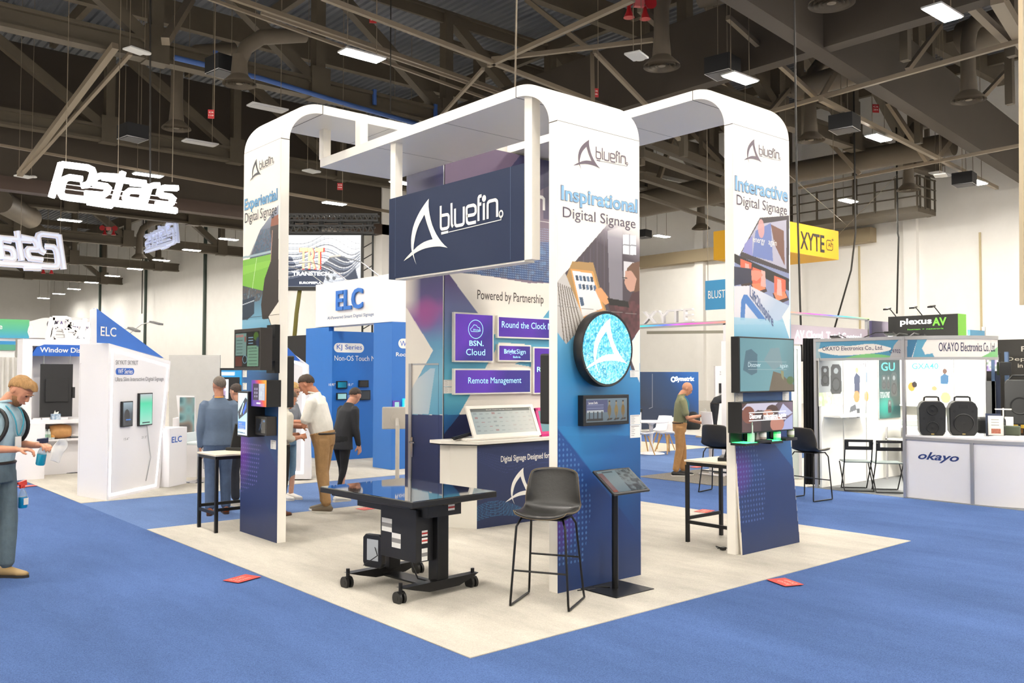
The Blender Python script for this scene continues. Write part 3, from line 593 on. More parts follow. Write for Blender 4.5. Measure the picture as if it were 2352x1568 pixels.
p.poly(I([(1314, 600), (1362, 603), (1398, 735), (1279, 770), (1279, 690)]), '#b08a56'); p.poly(I([(1310, 617), (1362, 623), (1388, 712), (1336, 735)]), '#e8a35c'); p.poly(I([(1314, 622), (1358, 627), (1383, 708), (1338, 728)]), '#f0efee')
for r in range(2):
    for k in range(5): xx, yy = 1324+k*8.5+r*7, 638+r*20+k*.8; p.poly(I([(xx-3, yy-6), (xx+3, yy-6), (xx+5, yy+6), (xx-1, yy+6)]), '#5b7391' if (k+r) % 2 else '#3b4a5c')
p.poly(I([(1330, 682), (1338, 682), (1342, 702), (1334, 702)]), '#4b6078'); p.poly(I([(1366, 665), (1380, 660), (1395, 680), (1400, 695), (1390, 700), (1375, 685)]), '#e0a06c'); p.poly(I([(1394, 684), (1442, 692), (1445, 706), (1400, 700)]), '#17130f')
sl = I([(1279, 648), (1297, 625), (1345, 742), (1300, 790), (1279, 770)]); p.poly(sl, '#cbc6c0'); 
for k in range(7): p.line(A(1281+k*5, 650+k*2), A(1296+k*7, 790-k*5), .011, '#5a4a3c', .9)
fa = (p.Z < A(1300, 800)[1]) & (p.Z > A(1300, 860)[1]); p.grad([(0, '#6fb4d6'), (.6, '#3b90c6'), (1, '#2a78b4')], p0=A(1279, 760), p1=A(1290, 960), pts=I([(1279, 762), (1300, 790), (1345, 742), (1440, 800), (1449, 845), (1469, 877), (1469, 1000), (1279, 1000)]))
p.poly(I([(1469, 757), (1440, 800), (1469, 880)]), '#f9f4ea')
p.grad([(0, '#1b4f93'), (.5, '#1a3c78'), (1, '#16305f')], p0=A(1279, 985), p1=A(1320, 1330), pts=I([(1279, 982), (1469, 1228), (1469, 1330), (1279, 1370)]))
p.disc(A(1285, 1190)[0], A(1285, 1190)[1], .22, .35, '#5a2a8c', .75, soft=1.2); p.grad([(0, '#2a86c0'), (.35, '#2263a2'), (1, '#173868')], p0=A(1330, 1020), p1=A(1469, 1190), pts=I([(1279, 978), (1330, 980), (1469, 1010), (1469, 1226)]), a=.6)
p.dots(I([(1279, 990), (1330, 1060), (1360, 1150), (1340, 1290), (1279, 1300)]), .045, .011, '#6fa4e0', .35)
p.line(A(1279, 702), A(1469, 722), .004, '#8a8680')
p.build('pillar_print', PRT, AI, -.002)
logo(AI, (A(1316, 383)[0], A(1441, 383)[0], A(1347, 320)[1]), M('logo_mauve', '#6a5c68', .5), -.004)
def tq(F, s, px0, px1, y_top0, y_bot0, mat, par, bold=0, d=-.004):
    """word on a face: px0..px1 wide, top and bottom read at px0"""
    a = F.at(px0, y_top0, 0); b = F.at(px0, y_bot0, 0); e = F.at(px1, y_bot0, 0); return text(s, (a[0], b[1], e[0], a[1]), mat, par, d, bold)
tq(FI, 'Inspirational', 1287, 1464, 424, 470, M('outline_taupe', '#7d7888', .5), AI, .075, -.004); tq(FI, 'Inspirational', 1288.5, 1462.5, 425.5, 468.5, LBLUE, AI, .05, -.0055)
tq(FI, 'Digital Signage', 1292, 1459, 474, 506, TAUPE, AI, .004)
# Experiential
p = Paint(0, .943, .012, HE, .005, '#f6efe4'); A = FE.at
def E_(l): return FE.pts(l)
blue_low(p, 0, .95, A(560, 720)[1], .05)
p.grad([(0, '#8d93a5'), (.2, '#43546c'), (.6, '#3a4452'), (1, '#77b4d2')], p0=A(600, 500), p1=A(600, 750), pts=E_([(557, 640), (598, 528), (640, 470), (640, 690), (617, 727), (640, 780), (557, 760)]))
p.noise(E_([(572, 590), (598, 528), (636, 520), (630, 585)]), ['#22344a', '#3b6a86', '#6a5a66', '#2b4a60', '#4a7a90'], .03, .7)
p.poly(E_([(557, 598), (628, 582), (625, 630), (606, 668), (557, 656)]), '#79b83c'); p.poly(E_([(557, 612), (626, 596), (624, 610), (557, 632)]), '#8fcc4c', .7); p.line(A(590, 592), A(580, 662), .008, '#dfeccf')
p.line(A(557, 592), A(628, 577), .025, '#9fb7c0'); p.noise(E_([(557, 658), (606, 668), (596, 690), (557, 700)]), ['#36525e', '#6a5448', '#2b4250', '#8fa8b0'], .025, .8)
p.poly(E_([(640, 492), (626, 500), (621, 525), (624, 560), (622, 600), (608, 640), (600, 700), (605, 760), (640, 760)]), '#2a211e'); p.poly(E_([(624, 500), (640, 492), (640, 515), (622, 520)]), '#8a4e36'); p.line(A(626, 530), A(622, 600), .015, '#b98b78')
p.poly(E_([(557, 690), (585, 680), (584, 720), (557, 745)]), '#24384a'); p.line(A(557, 700), A(584, 690), .01, '#c9d4da')
p.poly(E_([(642, 690), (617, 727), (642, 800)]), '#f6efe4'); p.grad([(0, '#7fb6d0'), (.4, '#4f9cc6'), (1, '#3a86b8')], p0=A(580, 740), p1=A(580, 850), pts=E_([(556, 735), (617, 732), (642, 800), (642, 860), (556, 860)]))
p.grad([(0, '#2d3f86'), (.5, '#22336c'), (1, '#1a2a55')], p0=A(560, 930), p1=A(590, 1240), pts=E_([(552, 930), (600, 990), (640, 1080), (640, 1255), (552, 1225)])); p.grad([(0, '#2c5a98'), (1, '#1d3262')], p0=A(600, 850), p1=A(640, 1080), pts=E_([(552, 850), (640, 855), (640, 1078), (600, 1000)]), a=.7)
p.disc(A(556, 1040)[0], A(556, 1040)[1], .25, .4, '#6a2a9a', .8, soft=1.2); p.dots(E_([(553, 1010), (600, 1020), (590, 1110), (553, 1130)]), .05, .012, '#8f7ad8', .45)
p.build('pillar_print', PRT, AE, -.002); MB().box(0, .943, -.003, -.0005, A(600, 726)[1]-.002, A(600, 726)[1]+.002).build('seam', SEAM, AE)
a0, a1 = A(575, 412), A(630, 362); logo(AE, (a0[0], a1[0], A(594, 363)[1]), M('logo_black', '#2b2c36', .5), -.004)
a0, a1 = A(562, 486), A(562, 458); e = A(638, 470)
text('Experiential', (a0[0], a0[1]-.03, e[0], a1[1]), M('outline_navy', '#30507a', .5), AE, -.004, .072); text('Experiential', (a0[0]+.004, a0[1]-.026, e[0]-.004, a1[1]-.004), M('ink_mid_blue', '#5a9ccb', .5), AE, -.0055, .045)
a0, a1 = A(563, 520), A(563, 490); text('Digital Signage', (a0[0], a0[1], A(636, 500)[0], a1[1]), INKD, AE, -.004, .004)
# Interactive
p = Paint(0, 1.04, 1.13, HE, .005, '#f9f4ea'); A = FT.at
def T_(l): return FT.pts(l)
p.grad([(0, '#d3e6ec'), (.15, '#7fbcd6'), (.4, '#4f9fcb'), (.6, '#2a66a6'), (1, '#1c3f7c')], p0=A(1690, 700), p1=A(1700, 1020), pts=T_([(1680, 640), (1820, 640), (1820, 1040), (1680, 1040)]))
p.grad([(0, '#a69aa6'), (.25, '#6a7aa8'), (1, '#8a93b8')], p0=A(1750, 495), p1=A(1750, 600), pts=T_([(1686, 605), (1747, 505), (1812, 494), (1812, 700), (1795, 722), (1686, 700)]))
p.poly(T_([(1700, 582), (1745, 500), (1812, 495), (1812, 628), (1700, 590)]), '#3a3034'); p.poly(T_([(1704, 578), (1740, 515), (1806, 505), (1806, 618)]), '#b9b5c6'); p.poly(T_([(1735, 530), (1770, 512), (1775, 600), (1728, 588)]), '#6f80ba'); p.poly(T_([(1770, 515), (1800, 530), (1802, 610), (1778, 560)]), '#7a5040'); p.poly(T_([(1710, 560), (1728, 540), (1728, 588), (1706, 578)]), '#8f8fc6')
p.disc(*A(1748, 525), .06, .1, '#d8a09a', .9); p.poly(T_([(1686, 582), (1812, 640), (1812, 668), (1686, 602)]), '#1f1a1e')
for (a_, b_) in ((1700, 606), (1728, 625), (1778, 645)): p.poly(T_([(a_, b_-12), (a_+26, b_-2), (a_+26, b_+42), (a_, b_+30)]), '#ef6a4c'); p.poly(T_([(a_-4, b_+28), (a_+26, b_+24), (a_+34, b_+44), (a_+4, b_+56)]), '#3c2622'); p.poly(T_([(a_-2, b_+27), (a_+24, b_+24), (a_+30, b_+38), (a_+6, b_+46)]), '#f9885e')
for (a_, b_) in ((1711, 604), (1748, 620), (1785, 640)): p.poly(T_([(a_, b_), (a_+9, b_+3), (a_+11, b_+40), (a_-1, b_+37)]), '#e3b0a4')
p.poly(T_([(1686, 612), (1725, 617), (1727, 648), (1686, 656)]), '#2b2c44'); p.poly(T_([(1725, 620), (1745, 622), (1752, 632), (1738, 645), (1726, 642)]), '#f0927a')
p.grad([(0, '#e9e2e4'), (1, '#b9c9dc')], p0=A(1720, 660), p1=A(1760, 735), pts=T_([(1686, 657), (1722, 656), (1812, 702), (1800, 730), (1770, 745), (1686, 745)])); p.poly(T_([(1702, 690), (1708, 676), (1716, 677), (1760, 735), (1746, 738), (1712, 696), (1710, 735), (1700, 735)]), '#4a7fc0')
p.grad([(0, '#a9d2e2'), (1, '#5fa9cf')], p0=A(1700, 725), p1=A(1700, 790), pts=T_([(1680, 728), (1780, 735), (1800, 740), (1812, 775), (1812, 800), (1680, 790)]), a=.85); p.poly(T_([(1814, 700), (1796, 727), (1814, 780)]), '#f9f4ea')
p.dots(T_([(1685, 900), (1700, 1000), (1730, 1035), (1684, 1035)]), .045, .011, '#6fa4e0', .4)
p.build('pillar_print', PRT, AT, -.002); text('energy   again', FT.at(1729, 560)+FT.at(1783, 552), INKW, AT, -.004, .01); o = text('Lift2Inspire', FT.at(1722, 722)+FT.at(1775, 660), M('ink_slate', '#5b6b94', .5), AT, -.004, .04)
# the slanted word on the print
co = o.data.vertices; zz = [v.co.z for v in co]; xx = [v.co.x for v in co]; x0_, x1_ = min(xx), max(xx); h0 = min(zz); H_ = max(zz)-h0
for v in co: v.co.z = h0+(v.co.z-h0)*.5-(v.co.x-x0_)*.72+H_*.5
logo(AT, (FT.at(1708, 372)[0], FT.at(1792, 372)[0], FT.at(1729, 319)[1]), M('logo_mauve'), -.004)
tq(FT, 'Interactive', 1687, 1809, 402, 438, M('outline_taupe'), AT, .072, -.004); tq(FT, 'Interactive', 1688, 1808, 403.5, 436.5, LBLUE, AT, .045, -.0055); tq(FT, 'Digital Signage', 1691, 1807, 446, 477, TAUPE, AT, .004)
# leaning lower board of the right pillar
lp = thing('leaning_panel', 'dark blue printed board leaning against the foot of the Interactive pillar', 'panel', (4.0, .735, .013), 0); lp.rotation_euler = (-.05, 0, 0)
FL = Fr(4.0, .735, 0, .013, -.05); p = Paint(.0, 1.09, 0, 1.14, .007, '#1b3a73'); p.grad([(0, '#1d4a8c'), (.45, '#1a3468'), (1, '#172c58')], p0=(.4, 1.14), p1=(.5, 0)); p.disc(.02, .85, .3, .3, '#5a2a8c', .8, soft=1.1)
p.grad([(0, '#2f6ea8'), (.7, '#1b3a73')], p0=(.9, 1.0), p1=(.8, .5), pts=[(.62, 1.14), (1.1, 1.14), (1.1, .75)], a=.8); p.dots([(0, 1.14), (.3, 1.14), (.5, .8), (.45, .3), (0, .3)], .05, .012, '#6f8fd8', .35)
edge = lambda X, Z: (X > .0+.035*(1-Z/1.14)) & (X < 1.02+.07*(1-Z/1.14))
p.build('panel_print', PRT, lp, -.001, keep=edge(p.X, p.Z)); MB().prism([(.033, 0), (1.09, 0), (1.02, 1.14), (0, 1.14)], 0, .018).build('board', M('board_edge', '#e9dfcf', .6), lp)
# ================================================================== hanging sign
sg = thing('hanging_sign', 'dark navy hanging sign with white fin emblem and word between two white posts', 'sign', (1.6, 1.29, 0), -pi/2)
yl = AX(893, 640, 1.6).y; wl = 1.29-yl
MB().box(wl, 0, 0, .11, 2.83, 3.69).build('sign_box', NAVY, sg); MB().box(wl+.12, -.0, .005, .125, 2.815, 2.83).build('bottom_lip', WHITE, sg)
MB().box(wl+.02, wl+.115, .0, .09, 3.69, HI+.32).build('post', WHITE, sg); MB().box(0.0, .1, .005, .1, 2.83, HI+.32).build('post', WHITE, sg); MB().box(-.185, -.181, -.001, 0, 2.85, 3.69).box(wl+.12, wl+.124, -.001, 0, 2.85, 3.69).build('seam', M('seam_light', '#4b5b7a', .5), sg)
m = MB()
for k, q in enumerate(FIN): m.flat(q, -.003-.0005*k)
m.build('fin_emblem', INKW, sg); m = MB()
for k, q in enumerate(WORD): m.strip(rnd(q), .031, -.003-.0004*k)
for q in WLINE: m.strip(q, .007, -.003)
m.strip(WTHICK, .024, -.003); m.flat([(WDOT[0]+.03*cos(k*pi/8), WDOT[1]+.032*sin(k*pi/8)) for k in range(16)], -.003); m.strip([(WRING[0]+.025*cos(k*pi/8), WRING[1]+.03*sin(k*pi/8)) for k in range(16)], .014, -.003, closed=True)
m.build('logo_word', INKW, sg)
# ================================================================== storage tower
TX0, TY0, TX1, TY1, TH = 2.838, 4.164, 4.99, 4.98, 4.70
tw = thing('storage_tower', 'tall printed storage tower with a door on its left face and wall screens in front', 'tower', (TX0, TY0, 0), 0)
MB().box(0, TX1-TX0, 0, TY1-TY0, .012, TH).build('tower_walls', WHITE, tw)
FB = Fr(TX0, TY0); p = Paint(.0, TX1-TX0, .012, TH, .0075, '#f6efe4')
def B_(l): return FB.pts(l)
p.poly(B_([(1000, 330), (1300, 330), (1300, 1250), (1000, 1250)]), '#f6efe4')
p.grad([(0, '#6a5872'), (.4, '#6a5872'), (1, '#7d6c7c')], p0=FB.at(1017, 380), p1=FB.at(1200, 560), pts=B_([(1000, 300), (1300, 300), (1300, 665), (1000, 612)])); p.grad([(0, '#22284e'), (1, '#3a3560')], p0=FB.at(1180, 330), p1=FB.at(1240, 440), pts=B_([(1160, 400), (1200, 350), (1420, 330), (1420, 345), (1215, 450)]), a=.95); p.rect(1.65, 3.9, 2.2, 4.7, '#2a2c52', .7)
sea = B_([(1017, 590), (1110, 560), (1270, 555), (1420, 540), (1420, 690), (1265, 650), (1020, 622)]); p.grad([(0, '#74667c'), (.35, '#4d5f8c'), (1, '#27406e')], p0=FB.at(1200, 535), p1=FB.at(1200, 620), pts=sea); p.noise(sea, ['#1f3560', '#3d5f94', '#54505e', '#6f97c8'], .07, .5); p.dots(B_([(1100, 540), (1290, 520), (1420, 520), (1420, 680), (1265, 648), (1030, 622)]), .03, .009, '#a9c6ea', .5)
p.poly(B_([(1030, 628), (1420, 690), (1420, 1300), (1017, 1300), (1017, 600)]), '#f6efe4')
tl = B_([(1017, 628), (1030, 628), (1097, 718), (1130, 770), (1142, 790), (1142, 840), (1055, 952), (1017, 1000)]); p.grad([(0, '#52407a'), (.25, '#6c7cae'), (.5, '#4f9fc4'), (.75, '#57b3cc'), (1, '#2a6ea8')], p0=FB.at(1020, 640), p1=FB.at(1020, 990), pts=tl)
p.grad([(0, '#6fb6d4'), (1, '#3f93b8')], p0=FB.at(1120, 760), p1=FB.at(1260, 860), pts=B_([(1130, 770), (1280, 700), (1420, 640), (1420, 900), (1265, 870), (1140, 900)])); p.poly(B_([(1097, 720), (1142, 722), (1200, 780), (1190, 800), (1160, 800), (1130, 770)]), '#f6efe4', 0); p.poly(B_([(1247, 730), (1265, 706), (1320, 650), (1100, 650), (1100, 722)]), '#f6efe4'); p.poly(B_([(1145, 786), (1205, 790), (1195, 830), (1150, 850), (1140, 840)]), '#f6efe4')
p.poly(B_([(1140, 800), (1150, 830), (1265, 850), (1420, 870), (1420, 960), (1055, 950)]), '#f6efe4')
p.grad([(0, '#1c2552'), (1, '#141c40')], p0=FB.at(1100, 950), p1=FB.at(1100, 1200), pts=B_([(1055, 952), (1142, 950), (1420, 945), (1420, 1300), (1017, 1300), (1017, 1000)])); p.grad([(0, '#2a6ea8'), (1, '#123a72')], p0=FB.at(1020, 950), p1=FB.at(1040, 1000), pts=B_([(1017, 952), (1055, 952), (1017, 1000)]))
p.build('front_print', PRT, tw, -.002)
for a_, b_ in (((1095, 668), (1248, 692)),): q0 = FB.at(1096, 690); q1 = FB.at(1248, 694); text('Powered by Partnership', (q0[0], q0[1]-.02, q1[0], FB.at(1096, 667)[1]+.01), M('ink_brown', '#4b423c', .5), tw, -.004, .01)
m = MB(); q0 = FB.at(1222, 500); q1 = FB.at(1222, 415)
for k, q in enumerate(WORD): m.strip([(FB.at(1218, 500)[0]+(a-WORD[4][0][0])*1.05, q0[1]+(b-WORD[3][4][1])*1.08+.28) for a, b in q], .044, -.004)
q = FB.at(1222, 505); m.strip([(q[0]-.9, q[1]), (q[0]+.9, q[1])], .006, -.004); fo = m.build('logo_word', INKW, tw); fin(tw, (.0, 3.0, .01, 3.01), INKW, .05, 'fin_emblem') if 0 else None
FA = Fr(TX0, TY1, -pi/2); tw2 = bpy.data.objects.new('left_face', None)
p = Paint(0, TY1-TY0, .012, TH, .008, '#f6efe4')
def A_(l): return FA.pts(l)
p.grad([(0, '#2a2a5a'), (1, '#22275a')], p0=FA.at(975, 400), p1=FA.at(975, 560), pts=A_([(930, 300), (1020, 300), (1020, 630), (930, 630)]))
fl = A_([(933, 600), (1020, 600), (1020, 952), (975, 842), (995, 805), (933, 705)]); p.grad([(0, '#2f2a66'), (.2, '#4a3a7c'), (.33, '#8a4a94'), (.5, '#6a64a4'), (.7, '#5f9cc4'), (1, '#66b2cf')], p0=FA.at(1000, 640), p1=FA.at(1000, 850), pts=fl); p.disc(*FA.at(978, 720), .3, .25, '#a0408e', .75, soft=1); 
al = np.clip((.34-p.X)/.34, 0, 1)*np.clip((p.Z-FA.at(933, 735)[1])/.25, 0, 1)*.95; p.put((p.Z > FA.at(933, 735)[1]) & (p.Z < 3.2), '#f0e6dc', al)
p.grad([(0, '#5f9cc4'), (.5, '#79b6d2'), (1, '#56a0c4')], p0=FA.at(980, 800), p1=FA.at(1015, 950), pts=A_([(995, 805), (1020, 800), (1020, 952), (945, 952), (945, 895)])); p.grad([(0, '#b7cfe0'), (1, '#e9e6e6')], p0=FA.at(1010, 900), p1=FA.at(950, 900), pts=A_([(946, 880), (990, 845), (1000, 845), (985, 951), (946, 951)]), a=.7)
p.poly(A_([(925, 700), (995, 805), (946, 890), (946, 951), (925, 951)]), '#f6efe4')
p.grad([(0, '#22356c'), (.4, '#1b2a58'), (1, '#18224a')], p0=FA.at(1010, 950), p1=FA.at(960, 1150), pts=A_([(920, 951), (1022, 953), (1022, 1230), (920, 1230)])); o = p.build('left_print', PRT, tw); o.rotation_euler.z = -pi/2; o.location = (-.002, TY1-TY0, 0)
def onA(o): o.parent = tw; o.rotation_euler.z = -pi/2; o.location = (0, TY1-TY0, 0); return o
a0 = FA.at(944, 841); a1 = FA.at(1008, 841); zt = 1.93
onA(MB().box(a0[0]-.03, a0[0]+.03, -.018, 0, .012, zt+.02).box(a0[0], a1[0], -.006, 0, zt, zt+.02).build('door_frame', ALU))
dr = onA(MB().box(a0[0]+.03, a1[0], -.004, 0, .03, zt).build('door', M('seam_light'))); dr.data.materials[0] = M('door_invisible_gap', '#39456c', .5); dr.scale = (1, 1, 1)
# the door leaf carries the same print, so only its shut line and handle read
dr.data.clear_geometry(); mm = MB().box(a1[0]-.003, a1[0], -.004, 0, .03, zt).box(a0[0]+.03, a1[0], -.004, 0, .012, .03); dr.data.from_pydata(mm.v, [], mm.f)
h_ = MB(); hz = FA.at(948, 1027)[1]; hx = a0[0]+.05; h_.box(hx-.02, hx+.02, -.02, -.004, hz-.12, hz+.13).cyl((hx, -.02, hz+.07), (hx, -.06, hz+.07), .01).cyl((hx, -.055, hz+.07), (hx+.12, -.055, hz+.07), .011); hd = h_.build('handle', CHROME); hd.parent = dr
a0 = FA.at(980, 420); q = (TY1-TY0-.32, 3.66)
onA(fin(tw, (.18, 3.05, .5, 3.78), INKW, -.004)); onA(MB().box(TY1-TY0-.012, TY1-TY0+.002, -.003, .01, .012, TH).build('corner_strip', ALU))
# screens on the tower front
def wall_screen(F, par_lab, l, t_, r, b, depth, draw, frame=WHITE, name='wall_screen', res=.008, fb=.02, mat=SCR, lab='', y0=0, base='#2c1a78'):
    t = F.thing(name, par_lab, 'screen'); a = F.at(l, t_, -depth+y0); e = F.at(r, b, -depth+y0); x0, z1, x1, z0 = a[0], a[1], e[0], e[1]
    MB().box(x0, x1, -depth+y0, y0-.003, z0, z1).build('housing', frame, t, bevel=.003)
    screen(t, F, x0+fb, z0+fb, x1-fb, z1-fb, -depth+y0-.002, res, draw, mat, base=base); return t, (x0, z0, x1, z1)
def purple(p, x, z, w, h):
    p.grad([(0, '#5a1fa8'), (.4, '#6a28b8'), (.65, '#2a1f80'), (1, '#1c2c7a')], p0=(x, z+h), p1=(x+w, z)); p.noise(None, ['#5a1fa8', '#3a2a9a', '#1d2a7c'], max(w, h)*.35, .35)
LC = M('ink_cyan_lit', '#9fe0f4', .4, emit=.7)
t, b = wall_screen(FB, 'square purple wall screen with a cloud in a ring, on the tower', 1043, 716, 1134, 832, .05, purple, lab=''); w_, h__ = b[2]-b[0], b[3]-b[1]
text('BSN.', (b[0]+w_*.37, b[1]+h__*.33, b[0]+w_*.73, b[1]+h__*.44), LC, t, -.056, .03); text('Cloud', (b[0]+w_*.29, b[1]+h__*.14, b[0]+w_*.77, b[1]+h__*.27), LC, t, -.056, .005)
m = MB(); cx, cz = b[0]+w_*.53, b[1]+h__*.67; m.strip([(cx+.115*cos(k*pi/16), cz+.115*sin(k*pi/16)) for k in range(32)], .008, -.056, True); m.strip([(cx-.07, cz-.03), (cx-.085, cz), (cx-.06, cz+.02), (cx-.03, cz+.055), (cx+.01, cz+.05), (cx+.03, cz+.025), (cx+.06, cz+.02), (cx+.075, cz-.02), (cx+.03, cz-.03), (cx-.07, cz-.03)], .006, -.056); m.build('cloud_icon', LC, t); text('BSN.cloud', (cx-.04, cz-.018, cx+.06, cz+.004), LC, t, -.056, .02)
t, b = wall_screen(FB, 'long purple wall screen reading Round the Clock Mon, cut by the middle pillar', 1143, 724, 1330, 782, .05, purple); a = FB.at(1152, 754, -.05); e = FB.at(1264, 757, -.05); text('Round the Clock Monitoring', (a[0], a[1]-.015, a[0]+(e[0]-a[0])*1.52, FB.at(1152, 737, -.05)[1]), LC, t, -.056, .008)
t, b = wall_screen(FB, 'small purple wall screen reading BrightSign Built-In', 1144, 790, 1220, 831, .05, purple); w_, h__ = b[2]-b[0], b[3]-b[1]; text('Bright', (b[0]+w_*.17, b[1]+h__*.38, b[0]+w_*.52, b[1]+h__*.73), LC, t, -.056, .04); text('Sign', (b[0]+w_*.54, b[1]+h__*.38, b[0]+w_*.82, b[1]+h__*.73), LC, t, -.056, .0); text('Built-In', (b[0]+w_*.44, b[1]+h__*.22, b[0]+w_*.66, b[1]+h__*.34), LC, t, -.056, .01)
t, b = wall_screen(FB, 'long purple wall screen reading Remote Management, lowest on the tower', 1043, 846, 1220, 903, .05, purple); w_, h__ = b[2]-b[0], b[3]-b[1]; text('Remote Management', (b[0]+w_*.17, b[1]+h__*.35, b[0]+w_*.86, b[1]+h__*.66), LC, t, -.056, .005)
t, b = wall_screen(FB, 'purple wall screen mostly hidden behind the black monitor edge', 1225, 796, 1330, 903, .05, purple); text('Ready', (b[0]+.06, b[1]+.27, b[0]+.4, b[1]+.36), LC, t, -.056, .02)
# paper labels with small print (codes left out)
PAPER = M('paper_white', '#f2efe9', .6, k=.9); PINK = M('print_grey', '#8f8c8a', .6)
def label(F, l, t_, r, b, lab, y=-.003, par=None):
    a = F.at(l, t_, y); e = F.at(r, b, y); t = F.thing('info_label', lab, 'label'); MB().box(a[0], e[0], y-.002, y, e[1], a[1]).build('card', PAPER, t); m = MB(); w, h = e[0]-a[0], a[1]-e[1]
    for k in range(5): m.box(a[0]+w*.1, a[0]+w*(.4+.08*(k % 2)), y-.003, y-.002, e[1]+h*(.15+.15*k), e[1]+h*(.15+.15*k)+h*.035)
    m.box(a[0]+w*.1, a[0]+w*.9, y-.003, y-.002, e[1]+h*.87, e[1]+h*.92); m.build('small_print', PINK, t)
label(FB, 1019, 872, 1039, 887, 'small white label on the tower, upper of the two beside the lowest screen'); label(FB, 1019, 888, 1039, 903, 'small white label on the tower, lower of the two beside the lowest screen')
label(FI, 1447, 850, 1469, 866, 'white label on the middle pillar, right of the round screen'); label(FI, 1447, 953, 1470, 974, 'white label on the middle pillar, upper of the two by the wide screen'); label(FI, 1447, 976, 1470, 1004, 'white label on the middle pillar, lower of the two by the wide screen')
label(FT, 1688, 900, 1706, 923, 'white label on the right pillar, under the left end of the big screen'); label(FT, 1797, 900, 1812, 921, 'white label on the right pillar, under the right end of the big screen')
label(FE, 558, 850, 567, 866, 'white label on the left pillar, just under the menu screen'); label(FE, 558, 879, 567, 895, 'white label on the left pillar, left of the orange framed screen'); label(FE, 591, 938, 602, 955, 'white label on the left pillar, between the orange frame and the small screen'); label(FE, 622, 1010, 634, 1032, 'white label on the left pillar, lowest one by the edge')
# ================================================================== counter
ct = thing('reception_counter', 'navy reception counter with white end and fin emblem in front of the tower', 'counter', (2.93, 3.62, 0), 0); FC = Fr(2.93, 3.62)
poly = [(0, 0), (2.0, 0), (2.0, .5), (-.17, .5), (-.17, .3)]
MB().prism(poly, .012, .985, 'xy').build('counter_body', WHITE, ct); p = Paint(0, 1.98, .012, .98, .008, '#25335c'); p.grad([(0, '#2a3866'), (1, '#1f2d54')], p0=(0, .98), p1=(0, 0))
for k in range(9):
    for j in range(60):
        x = j/30; f = lambda x, k: .09+.05*sin(x*4+.4)+k*.012*(1+.8*sin(x*3+1)); p.line((x, f(x, k)), (x+1/30, f(x+1/30, k)), .006, '#3f86b4', .5)
        if j % 2 == 0 and k < 8: p.line((x, f(x, k)), (x+.02, f(x+.02, k+1)), .005, '#3f86b4', .4)
for k in range(6):
    for j in range(60): x = j/30; f = lambda x, k: .9-.08*sin(x*3.3)**2-k*.02*(1+sin(x*2.2)); p.line((x, f(x, k)), (x+1/30, f(x+1/30, k)), .005, '#3a4a80', .6)
p.build('counter_print', PRT, ct, -.002)
MB().prism([(-.05, -.09), (2.1, -.09), (2.1, .53), (-.3, .53), (-.3, .3)], 1.0, 1.035, 'xy').build('counter_top', WHITE, ct); MB().prism([(-.03, -.07), (2.1, -.07), (2.1, .53), (-.28, .53), (-.28, .3)], .985, 1.0, 'xy').build('counter_edge', BLK, ct)
a = FC.at(1150, 1061); e = FC.at(1265, 1048); text('Digital Signage Designed for Brands', (a[0], a[1]-.02, a[0]+(e[0]-a[0])*1.22, FC.at(1150, 1047)[1]), INKW, ct, -.004, .025)
a = FC.at(1160, 1161); e = FC.at(1208, 1073); x0 = a[0]; fin(ct, (x0, a[1], x0+.5, e[1]), INKW, -.004)
# transparent display on the counter
FD = Fr(2.93, 3.66, 0, 1.037, -.32)
td = thing('transparent_display', 'white framed see-through showcase display leaning back on the counter', 'display', (2.93, 3.66, 1.037), 0); x0, x1 = .0, 1.07
MB().prism([(0, 0), (.0, .025), (.05, .03), (.3, .03), (.3, 0)], x0-.12, x1-.04, 'yz').build('plinth', WHITE, td, bevel=.004)
fr = MB().box(x0, x1, 0, .03, .02, .075).box(x0, x1, 0, .03, .40, .44).box(x0, x0+.05, 0, .03, .07, .41).box(x1-.05, x1, 0, .03, .07, .41).build('screen_frame', WHITE, td, bevel=.003); fr.rotation_euler.x = -.42
p = Paint(x0+.05, x1-.05, .075, .40, .005, '#b9c4c6'); p.grad([(0, '#a4b4ba'), (.5, '#c2cbcb'), (1, '#d4d5d0')], p0=(0, .4), p1=(1, .1)); p.rect(0, .365, 1.0, .4, '#6a6a68', .8)
for r in range(5):
    for k in range(10): xx = x0+.09+k*.095+(r % 2)*.01; zz = .33-r*.055; p.rect(xx, zz, xx+.045, zz+(.012 if (r*3+k) % 3 else .02), ['#8f9aa0', '#a86a6a', '#9fa6a8', '#8f9498'][(r*5+k*3) % 4], .6 if k < 5 else .2)
o = p.build('screen', MC('milky_screen', .15, emit=.25), td, .01); o.rotation_euler.x = -.42; o.data.materials[0] = PRTG
text('Bluefin Digital Signage Displays', (x0+.3, .378, x0+.72, .39), INKW, td, .008, .01).rotation_euler.x = -.42
MB().bar((x0-.22, .12, .02), (x0-.02, .1, .06), .03, .02).bar((x0-.2, .16, .03), (x0+.1, .22, .07), .05, .02).build('support_arm', BLKM, td)
pd = thing('pink_display', 'magenta framed display standing on the counter, half behind the middle pillar', 'display', (4.02, 3.7, 1.037), 0); PK = M('magenta', '#d3267f', .4)
f2 = MB().box(.0, .9, 0, .03, 0.02, .06).box(0, .04, 0, .03, .05, .36).box(0, .9, 0, .03, .33, .37).build('frame', PK, pd); f2.rotation_euler.x = -.3; MB().box(-.02, .9, -.04, .3, 0, .03).build('plinth', PK, pd)
p = Paint(.04, .9, .06, .33, .01, '#a8d8dc'); p.rect(.3, .12, .5, .28, '#6f8f98'); o = p.build('screen', SCRD, pd, .01); o.rotation_euler.x = -.3
